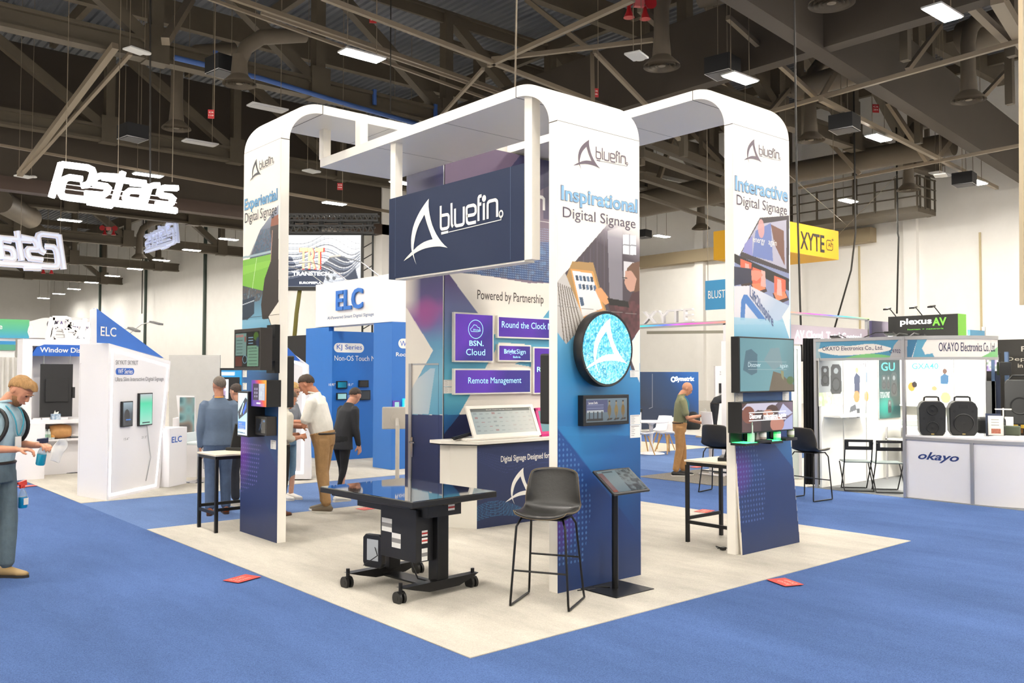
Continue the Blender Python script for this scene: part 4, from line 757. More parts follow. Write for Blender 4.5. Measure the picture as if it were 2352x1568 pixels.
# ================================================================== screens on the pillars
# round screen
rs = FI.thing('round_screen', 'large round lit screen with white fin on aqua water texture, on the middle pillar', 'screen'); a = FI.at(1391, 801, -.13); l_ = FI.at(1332, 801, -.13); r_ = FI.at(1452, 803, -.13); cx = (l_[0]+r_[0])/2; R_ = (r_[0]-l_[0])/2; cz = a[1]
MB().lathe([(R_*.93, -.03), (R_, -.05), (R_, -.13), (R_*.985, -.14), (R_*.925, -.138)], 64, (cx, 0, cz), 'y').build('housing', BLK, rs, smooth=True)
MB().lathe([(R_*.3, 0), (R_*.3, -.04)], 24, (cx, 0, cz), 'y').build('wall_mount', BLKM, rs)
p = Paint(cx-R_, cx+R_, cz-R_, cz+R_, .0035, '#2aa3c6'); p.noise(None, ['#0f6f9c', '#2fb0d0', '#7fe0ee', '#39b8d6'], .03, 1); p.noise(None, ['#0c5f8c', '#49c2dc', '#d8fbff'], .012, .6); 
gg = np.sin(p.X*260+3*np.sin(p.Z*90))*np.sin(p.Z*240+3*np.sin(p.X*80)); p.put((gg > .55) & (p.Z < cz-.02), '#c9fbff', .8); p.put((p.X-cx)**2+(p.Z-cz)**2 > (R_*.86)**2, '#1a5fa0', .0)
keep = ((p.X-cx)**2+(p.Z-cz)**2) < (R_*.93)**2; p.build('screen', MC('bright_screen', .2, emit=1.05), rs, -.1395, keep=keep)
a0 = FI.at(1346, 858, -.14); a1 = FI.at(1440, 733, -.14); fin(rs, (a0[0], a0[1]-.0, a1[0], a1[1]), M('fin_lit', '#ffffff', .5, emit=1.5), -.1415)
# wide stretched screen below
def dolls(p, x, z, w, h):
    p.grad([(0, '#8fa6b4'), (1, '#6f8494')], p0=(x, z+h), p1=(x, z)); p.rect(x, z+h*.42, x+w*.52, z+h*.95, '#5a5f96', .9); p.rect(x+w*.02, z+h*.42, x+w*.42, z+h*.5, '#dfe6ea')
    for k in range(3): p.rect(x+w*.03, z+h*(.58+.07*k), x+w*.42, z+h*(.6+.07*k), '#a9b2d8', .8)
    p.poly([(x+w*.0, z+h*.05), (x+w*.4, z+h*.05), (x+w*.4, z+h*.16), (x+w*.03, z+h*.16)], '#2b3038')
    for k in range(4): xx = x+w*(.08+.1*k); p.rect(xx-w*.015, z+h*.15, xx+w*.012, z+h*.45, '#39404a')
    for k in range(3):
        xx = x+w*(.56+.17*k); p.poly([(xx-w*.07, z+h*.05), (xx+w*.05, z+h*.07), (xx+w*.08, z+h*.15), (xx-w*.03, z+h*.14)], '#33302e'); p.disc(xx, z+h*.48, w*.045, h*.25, ['#8f7a4e', '#a98f58', '#9a7a40'][k]); p.rect(xx-w*.015, z+h*.14, xx+w*.015, z+h*.4, '#8a7a60'); p.disc(xx, z+h*.8, w*.02, h*.08, '#b9a07a'); p.disc(xx, z+h*.88, w*.022, h*.04, '#3a2a20')
t, b = wall_screen(FI, 'black framed wide screen with museum figures, below the round screen', 1340, 908, 1445, 973, .07, dolls, BLK, 'wide_screen', .004, .03, SCRD)
text('Santos Dolls', (b[0]+.055, b[1]+.185, b[0]+.17, b[1]+.205), INKW, t, -.074, .02)
# tall monitor seen edge-on behind the middle pillar
def edge_monitor(x0, x1, y0, y1, z0, z1, lab, ax=0):
    t = thing('monitor', lab, 'monitor', ((x0+x1)/2, (y0+y1)/2, z0), 0); hx, hy, h = (x1-x0)/2, (y1-y0)/2, z1-z0
    MB().box(-hx, hx, -hy, hy, 0, h).build('housing', BLK, t, bevel=.015)
    if ax: MB().box(-hx+.02, hx-.02, hy, hy+.003, .02, h-.02).build('screen', GLS, t)
    else: MB().box(hx, hx+.003, -hy+.02, hy-.02, .02, h-.02).build('screen', GLS, t)
    return t
q0 = AX(1245, 812, 1.62); q1 = AX(1262, 975, 1.62); edge_monitor(1.64, 2.5, .99, 1.13, q1.z, q0.z, 'black monitor on the back of the middle pillar, seen from its edge', 1)
MB().box(1.9, 2.2, .93, .99, 1.55, 1.85).build('wall_bracket', BLKM).update_tag(); tag(bpy.data.objects['wall_bracket'], 'black bracket holding the monitor behind the middle pillar', 'bracket')
# left pillar screens
def box_screen(F, l, t_, r, b, dep, draw, lab, name, body=BLK, side=None, res=.005, fb=.02, mat=SCR, gap=0, base='#222'):
    t = F.thing(name, lab, 'screen'); a = F.at(l, t_, -dep); e = F.at(r, b, -dep); x0, z1, x1, z0 = a[0], a[1], e[0], e[1]; d0 = gap if gap else .003
    MB().box(x0, x1, -dep, -d0, z0, z1).build('housing', body, t, bevel=.004); screen(t, F, x0+fb, z0+fb, x1-fb, z1-fb, -dep-.002, res, draw, mat, base='#222222')
    if gap: MB().box((x0+x1)/2-.16, (x0+x1)/2+.2, -gap, -.06, z0+.1, z1-.1).box((x0+x1)/2-.1, (x0+x1)/2+.1, -.06, -.003, z0-.03, z1+.05).build('wall_mount', BLKM, t)
    return t, (x0, z0, x1, z1)
def menu(p, x, z, w, h):
    p.rect(x, z, x+w, z+h, '#2b2c2a'); p.rect(x+w*.02, z+h*.33, x+w*.48, z+h*.97, '#8fb4aa'); p.rect(x+w*.52, z+h*.02, x+w*.98, z+h*.6, '#8fc0a0'); p.rect(x+w*.02, z+h*.02, x+w*.3, z+h*.3, '#7a4034'); p.disc(x+w*.42, z+h*.22, w*.1, h*.12, '#9fc8e0', .8); p.disc(x+w*.42, z+h*.22, w*.08, h*.1, '#2b2c2a')
    for k in range(5): p.rect(x+w*.06, z+h*(.4+.09*k), x+w*.32, z+h*(.412+.09*k), '#33403c')
    for k in range(5): p.rect(x+w*.58, z+h*(.08+.09*k), x+w*.92, z+h*(.092+.09*k), '#33403c')
    for k in range(3): p.rect(x+w*.56, z+h*(.66+.08*k), x+w*.76, z+h*(.68+.08*k), '#9fc8e0')
    p.disc(x+w*.43, z+h*.8, w*.03, h*.09, '#c0392b', .8); p.disc(x+w*.88, z+h*.86, w*.1, h*.12, '#5f8a2c', .9); p.disc(x+w*.95, z+h*.7, w*.08, h*.14, '#3a4a6a', .8)
t, b = box_screen(FE, 538, 757, 598, 850, .33, menu, 'deep black framed menu board screen sticking out from the left pillar, highest', 'menu_board', M('dark_bezel', '#2d2926', .4), fb=.035, gap=.2, mat=SCRD)
w_, h__ = b[2]-b[0]-.07, b[3]-b[1]-.07; xx, zz = b[0]+.035, b[1]+.035; text('BURGERS', (xx+w_*.05, zz+h__*.86, xx+w_*.36, zz+h__*.93), M('menu_red', '#a8322a', .5, emit=.3), t, -.334, .01); text('SANDWICHES', (xx+w_*.55, zz+h__*.5, xx+w_*.92, zz+h__*.56), INKD, t, -.334, .01)
def por(p, x, z, w, h):
    p.grad([(0, '#e9f2f4'), (.5, '#9cc6da'), (1, '#d8ecf4')], p0=(x, z+h), p1=(x+w, z)); p.poly([(x, z+h*.55), (x+w*.8, z+h*.9), (x+w, z+h*.85), (x+w, z+h*.55), (x+w*.1, z+h*.36)], '#2a3340'); p.poly([(x+w*.5, z+h*.55), (x+w*.9, z+h*.8), (x+w*.9, z+h*.65), (x+w*.6, z+h*.48)], '#2b5fc8'); p.line((x+w*.3, z+h*.5), (x+w*.6, z+h*.75), .02, '#bfe6f4'); p.rect(x+w*.02, z+h*.14, x+w*.85, z+h*.32, '#3a78c8'); p.line((x, z+h*.06), (x+w*.8, z+h*.05), .012, '#4a6a8a')
t, b = box_screen(FE, 546, 898, 569, 1004, .2, por, 'tall portrait screen in a thin black frame on the left pillar', 'portrait_screen', fb=.018, mat=MC('bright_screen')); w_ = b[2]-b[0]
text('In-Cell\nTouchscreens\n& Embedded', (b[0]+w_*.18, b[1]+.085, b[0]+w_*.75, b[1]+.15), INKW, t, -.204, .02)
def door_(p, x, z, w, h):
    p.grad([(0, '#4a3a8c'), (.45, '#6a3f98'), (.7, '#d8502c'), (1, '#f0983c')], p0=(x, z), p1=(x+w, z+h*.7)); p.rect(x+w*.1, z+h*.24, x+w*.92, z+h*.86, '#3a3246'); p.rect(x+w*.5, z+h*.24, x+w*.9, z+h*.86, '#b4bcc0'); p.noise([(x+w*.5, z+h*.24), (x+w*.9, z+h*.24), (x+w*.9, z+h*.86), (x+w*.5, z+h*.86)], ['#b4bcc0', '#a2a0b4', '#c4ccd0'], .03, .7)
    for k in range(3): p.rect(x+w*.2, z+h*(.34+.14*k), x+w*.28, z+h*(.42+.14*k), '#8a84a0'); p.rect(x+w*.34, z+h*(.34+.14*k), x+w*.42, z+h*(.42+.14*k), '#8a84a0')
    p.rect(x+w*.35, z+h*.1, x+w*.62, z+h*.16, '#f0e6e6')
box_screen(FE, 578, 872, 612, 935, .17, door_, 'cube-like screen with an orange and purple gradient frame on the left pillar', 'framed_screen', fb=.002, mat=MC('bright_screen'))
def dark_(p, x, z, w, h): p.rect(x, z, x+w, z+h, '#26282e'); p.line((x+w*.35, z+h*.2), (x+w*.6, z+h*.75), .02, '#4a5a78'); p.line((x+w*.6, z+h*.25), (x+w*.45, z+h*.6), .015, '#5a7088'); p.rect(x+w*.75, z+h*.78, x+w*.95, z+h*.92, '#4a8ac8')
box_screen(FE, 586, 955, 612, 1001, .12, dark_, 'small dark screen, lowest on the left pillar', 'small_screen', M('dark_bezel'), fb=.025, mat=SCRD)
# monitors behind the left pillar (their dark fronts face right)
edge_monitor(.88, .97, 4.42, 5.1, 2.03, 2.42, 'upper thin black monitor behind the left pillar') if 0 else None
q0, q1 = AY(654, 740, 4.5), AY(668, 816, 4.5); edge_monitor(.872, .95, 4.5, 5.15, 2.02, 2.38, 'upper black monitor on the back of the left pillar, edge-on')
edge_monitor(.872, 1.02, 4.46, 5.2, 1.45, 2.02, 'thick black monitor on the back of the left pillar, under the thinner one')
# right pillar screens
def couple(p, x, z, w, h):
    p.grad([(0, '#5f8f9a'), (.6, '#6a9aa2'), (1, '#4f747c')], p0=(x, z+h), p1=(x+w, z)); p.poly([(x+w*.05, z+h*.4), (x+w*.1, z+h*.76), (x+w*.2, z+h*.8), (x+w*.31, z+h*.7), (x+w*.3, z+h*.35), (x+w*.2, z+h*.3)], '#466a7a'); p.poly([(x+w*.43, z+h*.6), (x+w*.55, z+h*.82), (x+w*.72, z+h*.84), (x+w*.78, z+h*.5), (x+w*.6, z+h*.4)], '#7d949a', .8); p.poly([(x+w*.52, z), (x+w*.6, z+h*.38), (x+w*.75, z+h*.33), (x+w, z+h*.1), (x+w, z)], '#6a5f50'); p.poly([(x+w*.74, z+h*.4), (x+w*.8, z+h*.38), (x+w*.8, z+h*.2), (x+w*.76, z+h*.26)], '#8a8a64'); p.disc(x+w*.93, z+h*.2, w*.07, h*.08, '#4f6a38', .9); p.rect(x+w*.14, z+h*.56, x+w*.86, z+h*.566, '#9fb4b8', .8); p.rect(x+w*.14, z+h*.41, x+w*.86, z+h*.416, '#9fb4b8', .8)
t, b = wall_screen(FT, 'largest screen on the right pillar, pale teal picture of two people', 1697, 772, 1825, 899, .1, couple, BLK, 'wall_screen', .005, .015, SCR); w_, h__ = b[2]-b[0], b[3]-b[1]
text('Discover', (b[0]+w_*.15, b[1]+h__*.46, b[0]+w_*.37, b[1]+h__*.54), M('lit_grey', '#b9ccd0', .5, emit=.3), t, -.104, 0); text('again', (b[0]+w_*.72, b[1]+h__*.43, b[0]+w_*.87, b[1]+h__*.52), M('lit_grey'), t, -.104, 0)
def relax(p, x, z, w, h):
    p.grad([(0, '#4a3232'), (.5, '#2a2024'), (1, '#6a5a6c')], p0=(x, z), p1=(x+w, z+h)); p.poly([(x+w*.0, z+h*.8), (x+w*.1, z+h), (x+w*.7, z+h), (x+w*.55, z+h*.7), (x+w*.3, z+h*.75), (x+w*.12, z+h*.6)], '#a9a4b4'); p.disc(x+w*.12, z+h*.6, w*.12, h*.3, '#6a3a2e'); p.disc(x+w*.58, z+h*.72, w*.12, h*.2, '#3a2420'); p.disc(x+w*.5, z+h*.62, w*.1, h*.14, '#9a6a58'); p.poly([(x+w*.72, z), (x+w, z), (x+w, z+h*.55), (x+w*.85, z+h*.35)], '#8f94b8'); p.poly([(x+w*.7, z+h*.6), (x+w*.8, z+h*.95), (x+w, z+h*.6), (x+w*.9, z+h*.5)], '#a4a6c0'); p.disc(x+w*.68, z+h*.22, w*.14, h*.28, '#a06a5a'); p.rect(x+w*.36, z, x+w*.54, z+h*.4, '#1a1418'); p.rect(x+w*.13, z+h*.66, x+w*.86, z+h*.69, '#ffffff'); p.rect(x+w*.13, z+h*.37, x+w*.86, z+h*.4, '#ffffff')
t, b = wall_screen(FT, 'long bar screen reading Discover relaxation again, on the right pillar', 1702, 924, 1822, 987, .16, relax, BLK, 'bar_screen', .004, .012, MC('bright_screen')); w_, h__ = b[2]-b[0], b[3]-b[1]; LW = M('lit_white', '#ffffff', .5, emit=1.5)
for s_, u0, u1, v0, v1 in (('Discover', .15, .37, .46, .62), ('relaxation', .41, .68, .42, .62), ('again', .7, .85, .42, .6)): text(s_, (b[0]+w_*u0, b[1]+h__*v0, b[0]+w_*u1, b[1]+h__*v1), LW, t, -.165, .02)
# four little lit shelves and what stands on them
zs = FT.at(1706, 1017, -.12)[1]
for i, (px, g, lab) in enumerate([(1705, 1, 'small black shelf with green light, leftmost under the bar screen'), (1737, 0, 'small black shelf, second from the left under the bar screen'), (1763, 1, 'small black shelf with green light, third under the bar screen'), (1797, 0, 'small black shelf, rightmost under the bar screen')]):
    x = FT.at(px, 1015, -.16)[0]; z = zs+.03*(i % 2)*.6; t = FT.thing('product_shelf', lab, 'shelf')
    MB().box(x, x+.2, -.02, -.003, z, z+.2).build('back_plate', BLK, t); MB().box(x, x+.22, -.2, -.02, z-.025, z).build('shelf_board', BLK, t)
    if g: MB().box(x+.01, x+.21, -.19, -.03, z, z+.004).build('light_strip', M('green_glow', '#3cf07a', .4, emit=2.2), t)
def bottle(x, y, z, lab, mat, s=1.0, capm=None):
    t = thing('pill_bottle', lab, 'bottle', (x, y, z), 0); MB().lathe([(.03*s, 0), (.033*s, .01), (.033*s, .07*s), (.018*s, .085*s), (.018*s, .095*s)], 16).build('body', mat, t, smooth=True); MB().lathe([(.02*s, .092*s), (.022*s, .095*s), (.022*s, .12*s), (.005, .122*s)], 16).build('cap', capm or M('cap_pale', '#dce4d8', .4), t); MB().lathe([(.0335*s, .02*s), (.0335*s, .055*s)], 16, cap=False).build('label', PAPER, t)
for px, k, lab, mt in [(1752, 1, 'pill bottle with a pink label on the second little shelf', '#c9b8b0'), (1785, 0, 'green lit pill bottle on the third little shelf', '#7ce8b8'), (1816, 1, 'yellowish pill bottle on the rightmost little shelf', '#b9c89a')]:
    q = FT.at(px, 1005, -.12); v = FT.M @ Vector((q[0], -.12, zs+.018*k+.004)); bottle(v.x, v.y, v.z, lab, M('jar_'+mt[1:], mt, .25), 1.15)
q = FT.at(1725, 1000, -.13); v = FT.M @ Vector((q[0], -.13, zs+.004)); t = thing('product_carton', 'pale green and white carton standing on the leftmost little shelf', 'box', v, .3); MB().box(-.04, .04, -.025, .025, 0, .2).build('carton', M('carton_green', '#bfe6d0', .5), t); MB().box(-.03, .03, -.027, -.025, .09, .17).build('label', PAPER, t)
q = FT.at(1740, 1002, -.1); v = FT.M @ Vector((q[0], -.1, zs+.02)); tag(MB().prism([(-.035, 0), (.035, 0), (.03, .12), (-.02, .13)], -.01, .01).build('product_pouch', M('pouch_silver', '#c0bcb8', .3, metal=.4), loc=v), 'silvery pouch beside the pill bottle on the second little shelf', 'pouch')
# ================================================================== furniture of the booth
# interactive table
it = thing('touch_table', 'height adjustable black glass touch table on castors in front of the counter', 'table', (.76, 1.86, 0), RAD(4))
MB().box(-.45, .45, -.65, .65, .79, .835).build('table_frame', BLK, it, bevel=.004); MB().box(-.445, .445, -.645, .645, .835, .84).build('glass_top', M('table_glass', '#0a0d14', .03, spec=.9, coat=1), it)
MB().box(-.4, .4, -.55, .55, .765, .79).build('display_back', BLK, it, bevel=.01); MB().box(-.16, .2, -.48, .5, .66, .765).prism([(-.5, .765), (-.4, .66), (.4, .66), (.55, .765)], .0, .16, 'yz').build('mount_bracket', BLK, it)
MB().box(-.2, -.02, -.38, .1, .29, .72).build('computer_box', M('box_black', '#17171a', .5), it, bevel=.003)
def vlab(t, y, z0, z1, red, xx=-.2, w=.07, face='x'):
    if face == 'x': MB().box(xx-.002, xx-.0005, y-w/2, y+w/2, z0, z1).build('sticker', PAPER, t); m = MB().box(xx-.003, xx-.002, y-w/2, y+w/2, z1-(z1-z0)*.65, z1-(z1-z0)*.35)
    else: MB().box(y-w/2, y+w/2, xx-.002, xx-.0005, z0, z1).build('sticker', PAPER, t); m = MB().box(y-w/2, y+w/2, xx-.003, xx-.002, z1-(z1-z0)*.65, z1-(z1-z0)*.35)
    m.build('sticker_band', M('warning_red', '#c0302a', .5) if red else PINK, t)
vlab(it, .01, .5, .61, 0, -.2, .14); vlab(it, -.12, .38, .5, 0, -.2, .12); vlab(it, -.11, .5, .545, 1, -.38, .06, 'y'); vlab(it, -.11, .44, .485, 1, -.38, .06, 'y'); vlab(it, -.11, .3, .4, 0, -.38, .06, 'y'); vlab(it, .09, .7, .75, 1, -.482, .07, 'y')
for y in (-.38, .27): MB().box(-.02, .1, y-.06, y+.06, .12, .66).build('lifting_column', BLKM, it, bevel=.006)
for y in (-.42, .31):
    MB().prism([(-.28, .1), (-.12, .06), (.2, .06), (.36, .11), (.42, .135), (-.4, .135)], y-.04, y+.04).build('foot_bar', BLKM, it)
    for x in (-.385, .385):
        k = MB().cyl((x, y, .1), (x, y, .17), .016, 10).box(x-.03, x+.03, y-.02, y+.02, .075, .1); w = k.build('caster', BLKM, it)
        for s in (-.022, .022): MB().cyl((x+s-.012, y+.012, .052), (x+s+.012, y+.012, .052), .052, 20).cyl((x+s-.014, y+.012, .052), (x+s+.014, y+.012, .052), .022, 14).build('wheel', M('castor_black', '#161616', .35), w, smooth=True)
MB().box(-.05, .12, -.42, .31, .065, .08).build('base_plate', BLKM, it); MB().tube([(-.05, -.1, .3), (-.04, -.14, .2), (.0, -.16, .1), (.06, -.22, .08)], .007, 6).build('power_cord', BLK, it)
def up_tablet():
    t = thing('rugged_tablet', 'chunky black tablet with a pale screen hung on the side of the touch table', 'tablet', (.53, 2.04, .17), -pi/2+.25)
    MB().prism([(-.11, .04), (-.09, 0), (.09, 0), (.11, .04), (.11, .25), (.08, .28), (-.08, .28), (-.11, .25)], 0, .05).build('body', BLK, t, bevel=.006); MB().box(-.06, .07, -.002, 0, .06, .24).build('screen', M('pale_lcd', '#a9adb0', .3, emit=.1), t)
    MB().tube([(0, .02, .2), (.1, -.04, .12), (-.06, -.04, .02)], .005, 6).build('strap', BLK, t)
up_tablet()
# bar stools
LEA = M('dark_leather', '#1d1c1a', .38, noise=.12, nscale=14, bump=.12, spec=.6)
STI = M('tan_stitch', '#6b5b42', .6)
def make_stool(lab):
    t = thing('bar_stool', lab, 'bar stool')
    pr = [(-.225, .70, .205), (-.21, .712, .225), (-.12, .70, .235), (0, .69, .24), (.09, .70, .243), (.145, .735, .243), (.175, .80, .238), (.2, .89, .228), (.225, .98, .213), (.235, 1.03, .2), (.236, 1.045, .175)]
    m = MB(); n = 13; rows = []
    for k, (y, z, w) in enumerate(pr):
        back = max(0, min(1, (z-.72)/.1)) if y > .1 else 0
        for j in range(n):
            u = -1+2*j/(n-1); e = abs(u)**3; X = u*w*(1-.03*(e))
            m.v.append((X, y-back*.07*u*u+0, z+(1-back)*.035*abs(u)**2.5-(.012 if k == 0 else 0)+(0 if k < 9 else -.014*e)))
    m.f = [(k*n+j, k*n+j+1, (k+1)*n+j+1, (k+1)*n+j) for k in range(len(pr)-1) for j in range(n-1)]
    s = m.build('seat_shell', LEA, t, smooth=2); md = s.modifiers.new('thick', 'SOLIDIFY'); md.thickness = .026; md.offset = 0; md = s.modifiers.new('sub', 'SUBSURF'); md.levels = md.render_levels = 2
    V = m.v; R_ = len(pr); edge = [V[j] for j in range(n)]+[V[k*n+n-1] for k in range(1, R_)]+[V[(R_-1)*n+j] for j in range(n-2, -1, -1)]+[V[k*n] for k in range(R_-2, 0, -1)]
    MB().tube([(a, b, c_) for a, b, c_ in edge], .0035, 6, True).build('stitched_piping', STI, t, smooth=2)
    for sx in (-1, 1): MB().tube([(sx*.17, -.15, .685), (sx*.2, -.19, .62), (sx*.235, -.225, .05), (sx*.238, -.22, .012), (sx*.238, -.19, .011), (sx*.238, .19, .011), (sx*.238, .22, .012), (sx*.233, .215, .05), (sx*.19, .14, .62), (sx*.16, .1, .685)], .0095, 8).build('sled_leg', BLKM, t, smooth=2)
    MB().cyl((-.22, -.207, .28), (.22, -.207, .28), .008, 8).build('foot_rest', BLKM, t); MB().cyl((-.215, .18, .34), (.215, .18, .34), .008, 8).build('rear_crossbar', BLKM, t); MB().box(-.17, .17, -.15, .1, .672, .684).build('under_plate', BLKM, t)
    return t
st = make_stool('black leather bar stool with thin sled legs, in front of the middle pillar'); st.location = (1.31, .67, .012); st.rotation_euler.z = RAD(-61); st['group'] = 'black leather bar stools'
dup(st, (8.15, 2.45, .006), RAD(85), 'black leather bar stool right of the right pillar, beside the speaker booth', 'black leather bar stools')
dup(st, (7.75, 3.72, .006), RAD(100), 'black bar stool in the aisle, mostly hidden behind the right pillar and high table', 'black leather bar stools')
# tablet kiosk
kt = thing('tablet_kiosk', 'black floor kiosk with tilted touch tablet beside the middle pillar', 'kiosk', (2.05, .61, .012))
MB().box(-.235, .235, -.21, .2, 0, .008).build('base_plate', BLKM, kt, bevel=.003); MB().cyl((0, .02, .008), (0, .02, .9), .027, 20).build('pole', BLKM, kt, smooth=True); MB().bar((0, .02, .86), (0, -.02, .93), .08, .03).build('bracket', BLKM, kt)
hd = bpy.data.objects.new('tablet', None); COL.objects.link(hd); bpy.data.objects.remove(hd)
def tilt_panel(par, name, w, h, th, loc, ax, mat, draw, scrmat, res=.004, bez=.02):
    o = MB().box(-w/2, w/2, 0, th, -h/2, h/2).build(name, mat, par, bevel=.006); o.location = loc; o.rotation_euler.x = ax
    p = Paint(-w/2+bez, w/2-bez, -h/2+bez, h/2-bez, res, '#111111'); draw(p, -w/2+bez, -h/2+bez, w-2*bez, h-2*bez); s = p.build('screen', scrmat, o, -.0015); return o
def kdraw(p, x, z, w, h): p.grad([(0, '#93a9b0'), (1, '#7f959c')], p0=(x, z+h), p1=(x, z)); p.rect(x, z, x+w*.13, z+h*.9, '#8f6a6c'); p.rect(x+w*.13, z+h*.9, x+w*.45, z+h*.96, '#5a6a70'); p.noise([(x+w*.5, z), (x+w, z), (x+w, z+h), (x+w*.55, z+h)], ['#5a6a70', '#3a464c', '#8a9a9e', '#44545a'], .03, 1); p.rect(x, z+h*.04, x+w*.12, z+h*.1, '#b8502c')
a0, a1 = AY(1398, 1124, .44), AY(1478, 1112, .44)
tilt_panel(kt, 'tablet', .45, .3, .02, (-.0, -.06, .94-.02), -.95, BLK, kdraw, SCRD)
tag(MB().tube([(1.75, .78, .018), (1.9, .72, .018), (1.95, .8, .018), (2.02, .66, .025)], .005, 6).build('power_cable', BLK, smooth=2), 'thin black cord on the carpet at the kiosk base', 'cord')
# high tables
TOPW = M('pale_oak_top', '#e6dcc8', .5, noise=.05, nscale=6, stretch=(1, 8, 1))
def high_table(x0, x1, y0, y1, lab):
    t = thing('high_table', lab, 'table', (x0, y0, .012)); w, d = x1-x0, y1-y0
    MB().box(-.01, w+.01, -.01, d+.01, .865, .885).build('table_top', TOPW, t, bevel=.003); m = MB()
    for a, b in (((0, 0), (w, 0)), ((0, d), (w, d)), ((0, 0), (0, d)), ((w, 0), (w, d))): m.bar((a[0]+.015*(1 if a[0] == 0 else -1), a[1]+.015*(1 if a[1] == 0 else -1), .845), (b[0]+.015*(1 if b[0] == 0 else -1), b[1]+.015*(1 if b[1] == 0 else -1), .845), .03, .035)
    m.build('top_frame', BLKM, t)
    for x in (.015, w-.015):
        for y in (.015, d-.015): MB().box(x-.0175, x+.0175, y-.0175, y+.0175, 0, .83).build('leg', BLKM, t)
    for y in (.015, d-.015): MB().box(.03, w-.03, y-.012, y+.012, .24, .275).build('stretcher', BLKM, t)
    MB().box(.003, .027, .03, d-.03, .2, .235).build('side_stretcher', BLKM, t); return t
high_table(.50, 1.3, 5.33, 5.86, 'black framed high table with pale top behind the left pillar'); high_table(4.17, 4.8, .98, 1.55, 'black framed high table with pale top behind the right pillar')
def tent_monitor(x, y, rz, lab, w=.46):
    t = thing('desk_monitor', lab, 'monitor', (x, y, .899), rz)
    o = MB().box(-w/2, w/2, 0, .025, .0, .33).build('display_panel', BLK, t, bevel=.004); o.rotation_euler.x = -.3; s = MB().box(-w/2+.015, w/2-.015, -.002, 0, .02, .315).build('screen', GLS, o)
    MB().box(-w/2-.02, w/2+.02, -.05, .2, 0, .035).build('base', BLK, t, bevel=.004); MB().prism([(.02, .03), (.18, .03), (.11, .28)], -w/2+.05, w/2-.05, 'yz').build('rear_support', BLK, t)
tent_monitor(.98, 5.62, RAD(-60), 'black touch monitor leaning back on the left high table'); tent_monitor(4.5, 1.28, RAD(210), 'black touch monitor seen side-on on the right high table', .36)
tag(MB().box(.89, .905, 4.3, 4.34, .95, 1.32).build('display_edge', ALU), 'thin pale display edge sticking out behind the left pillar', 'display') if 0 else None
p0 = G(1661, 1266); t = thing('power_plug', 'small black plug and cord lying by the foot of the right pillar', 'plug', (p0.x, p0.y, .03)); MB().box(-.03, .03, -.02, .02, -.015, .015).build('plug_body', BLK, t, bevel=.005); MB().tube([(0, 0, 0), (-.07, .02, .01), (-.04, .06, .02), (.03, .05, -.005), (.1, .0, -.01), (.2, .05, -.01)], .005, 6).build('cord', BLK, t)
# ================================================================== people
SKINS = {}
def V3(*a): return Vector(a)
def loft(m, rings, n=16):
    """rings: (centre, rx, ry, forward-tilt frame or None) with elliptic sections; frame from the path"""
    N = len(rings); vs = []; side = None
    for i, (p, rx, ry) in enumerate(rings):
        a = Vector(rings[max(0, i-1)][0]); b = Vector(rings[min(N-1, i+1)][0]); t = (b-a).normalized()
        s = Vector((1, 0, 0)) if side is None else side; s = (s-t*s.dot(t))
        if s.length < .2: s = Vector((0, -1, 0)); s = s-t*s.dot(t)
        s.normalize(); side = s; f = t.cross(s)
        for j in range(n):
            q = 2*pi*j/n; vs.append(Vector(p)+s*rx*cos(q)+f*ry*sin(q))
    fs = [(i*n+j, i*n+(j+1) % n, (i+1)*n+(j+1) % n, (i+1)*n+j) for i in range(N-1) for j in range(n)]+[tuple(reversed(range(n))), tuple(range((N-1)*n, N*n))]
    return m.add(vs, fs)
def chaikin(P, k=2):
    P = [Vector(p) for p in P]
    for _ in range(k): P = [P[0]]+[q for a, b in zip(P[:-1], P[1:]) for q in (a.lerp(b, .25), a.lerp(b, .75))]+[P[-1]]
    return P
def limb(m, pts, n=12):
    """tapering limb through joints [(p,r)...], with rounded ends"""
    out = []; P = [(Vector(p), r) for p, r in pts]
    d = (P[1][0]-P[0][0]).normalized(); out.append((P[0][0]-d*P[0][1]*.8, P[0][1]*.45, P[0][1]*.45))
    for i, (p, r) in enumerate(P):
        out.append((p, r, r))
        if i < len(P)-1: q, r2 = P[i+1]; out.append((p.lerp(q, .35), r*.62+r2*.38+.003, r*.62+r2*.38+.003)); out.append((p.lerp(q, .75), r*.25+r2*.75, r*.25+r2*.75))
    d = (P[-1][0]-P[-2][0]).normalized(); out.append((P[-1][0]+d*P[-1][1]*.7, P[-1][1]*.5, P[-1][1]*.5)); return loft(m, out, n)
def skinned(m, name, mat, par, vox, sm=4):
    o = m.build(name, mat, par, smooth=2); md = o.modifiers.new('one_surface', 'REMESH'); md.mode = 'VOXEL'; md.voxel_size = vox; md.use_smooth_shade = True
    if sm: md = o.modifiers.new('soft', 'SMOOTH'); md.factor = .5; md.iterations = sm
    return o
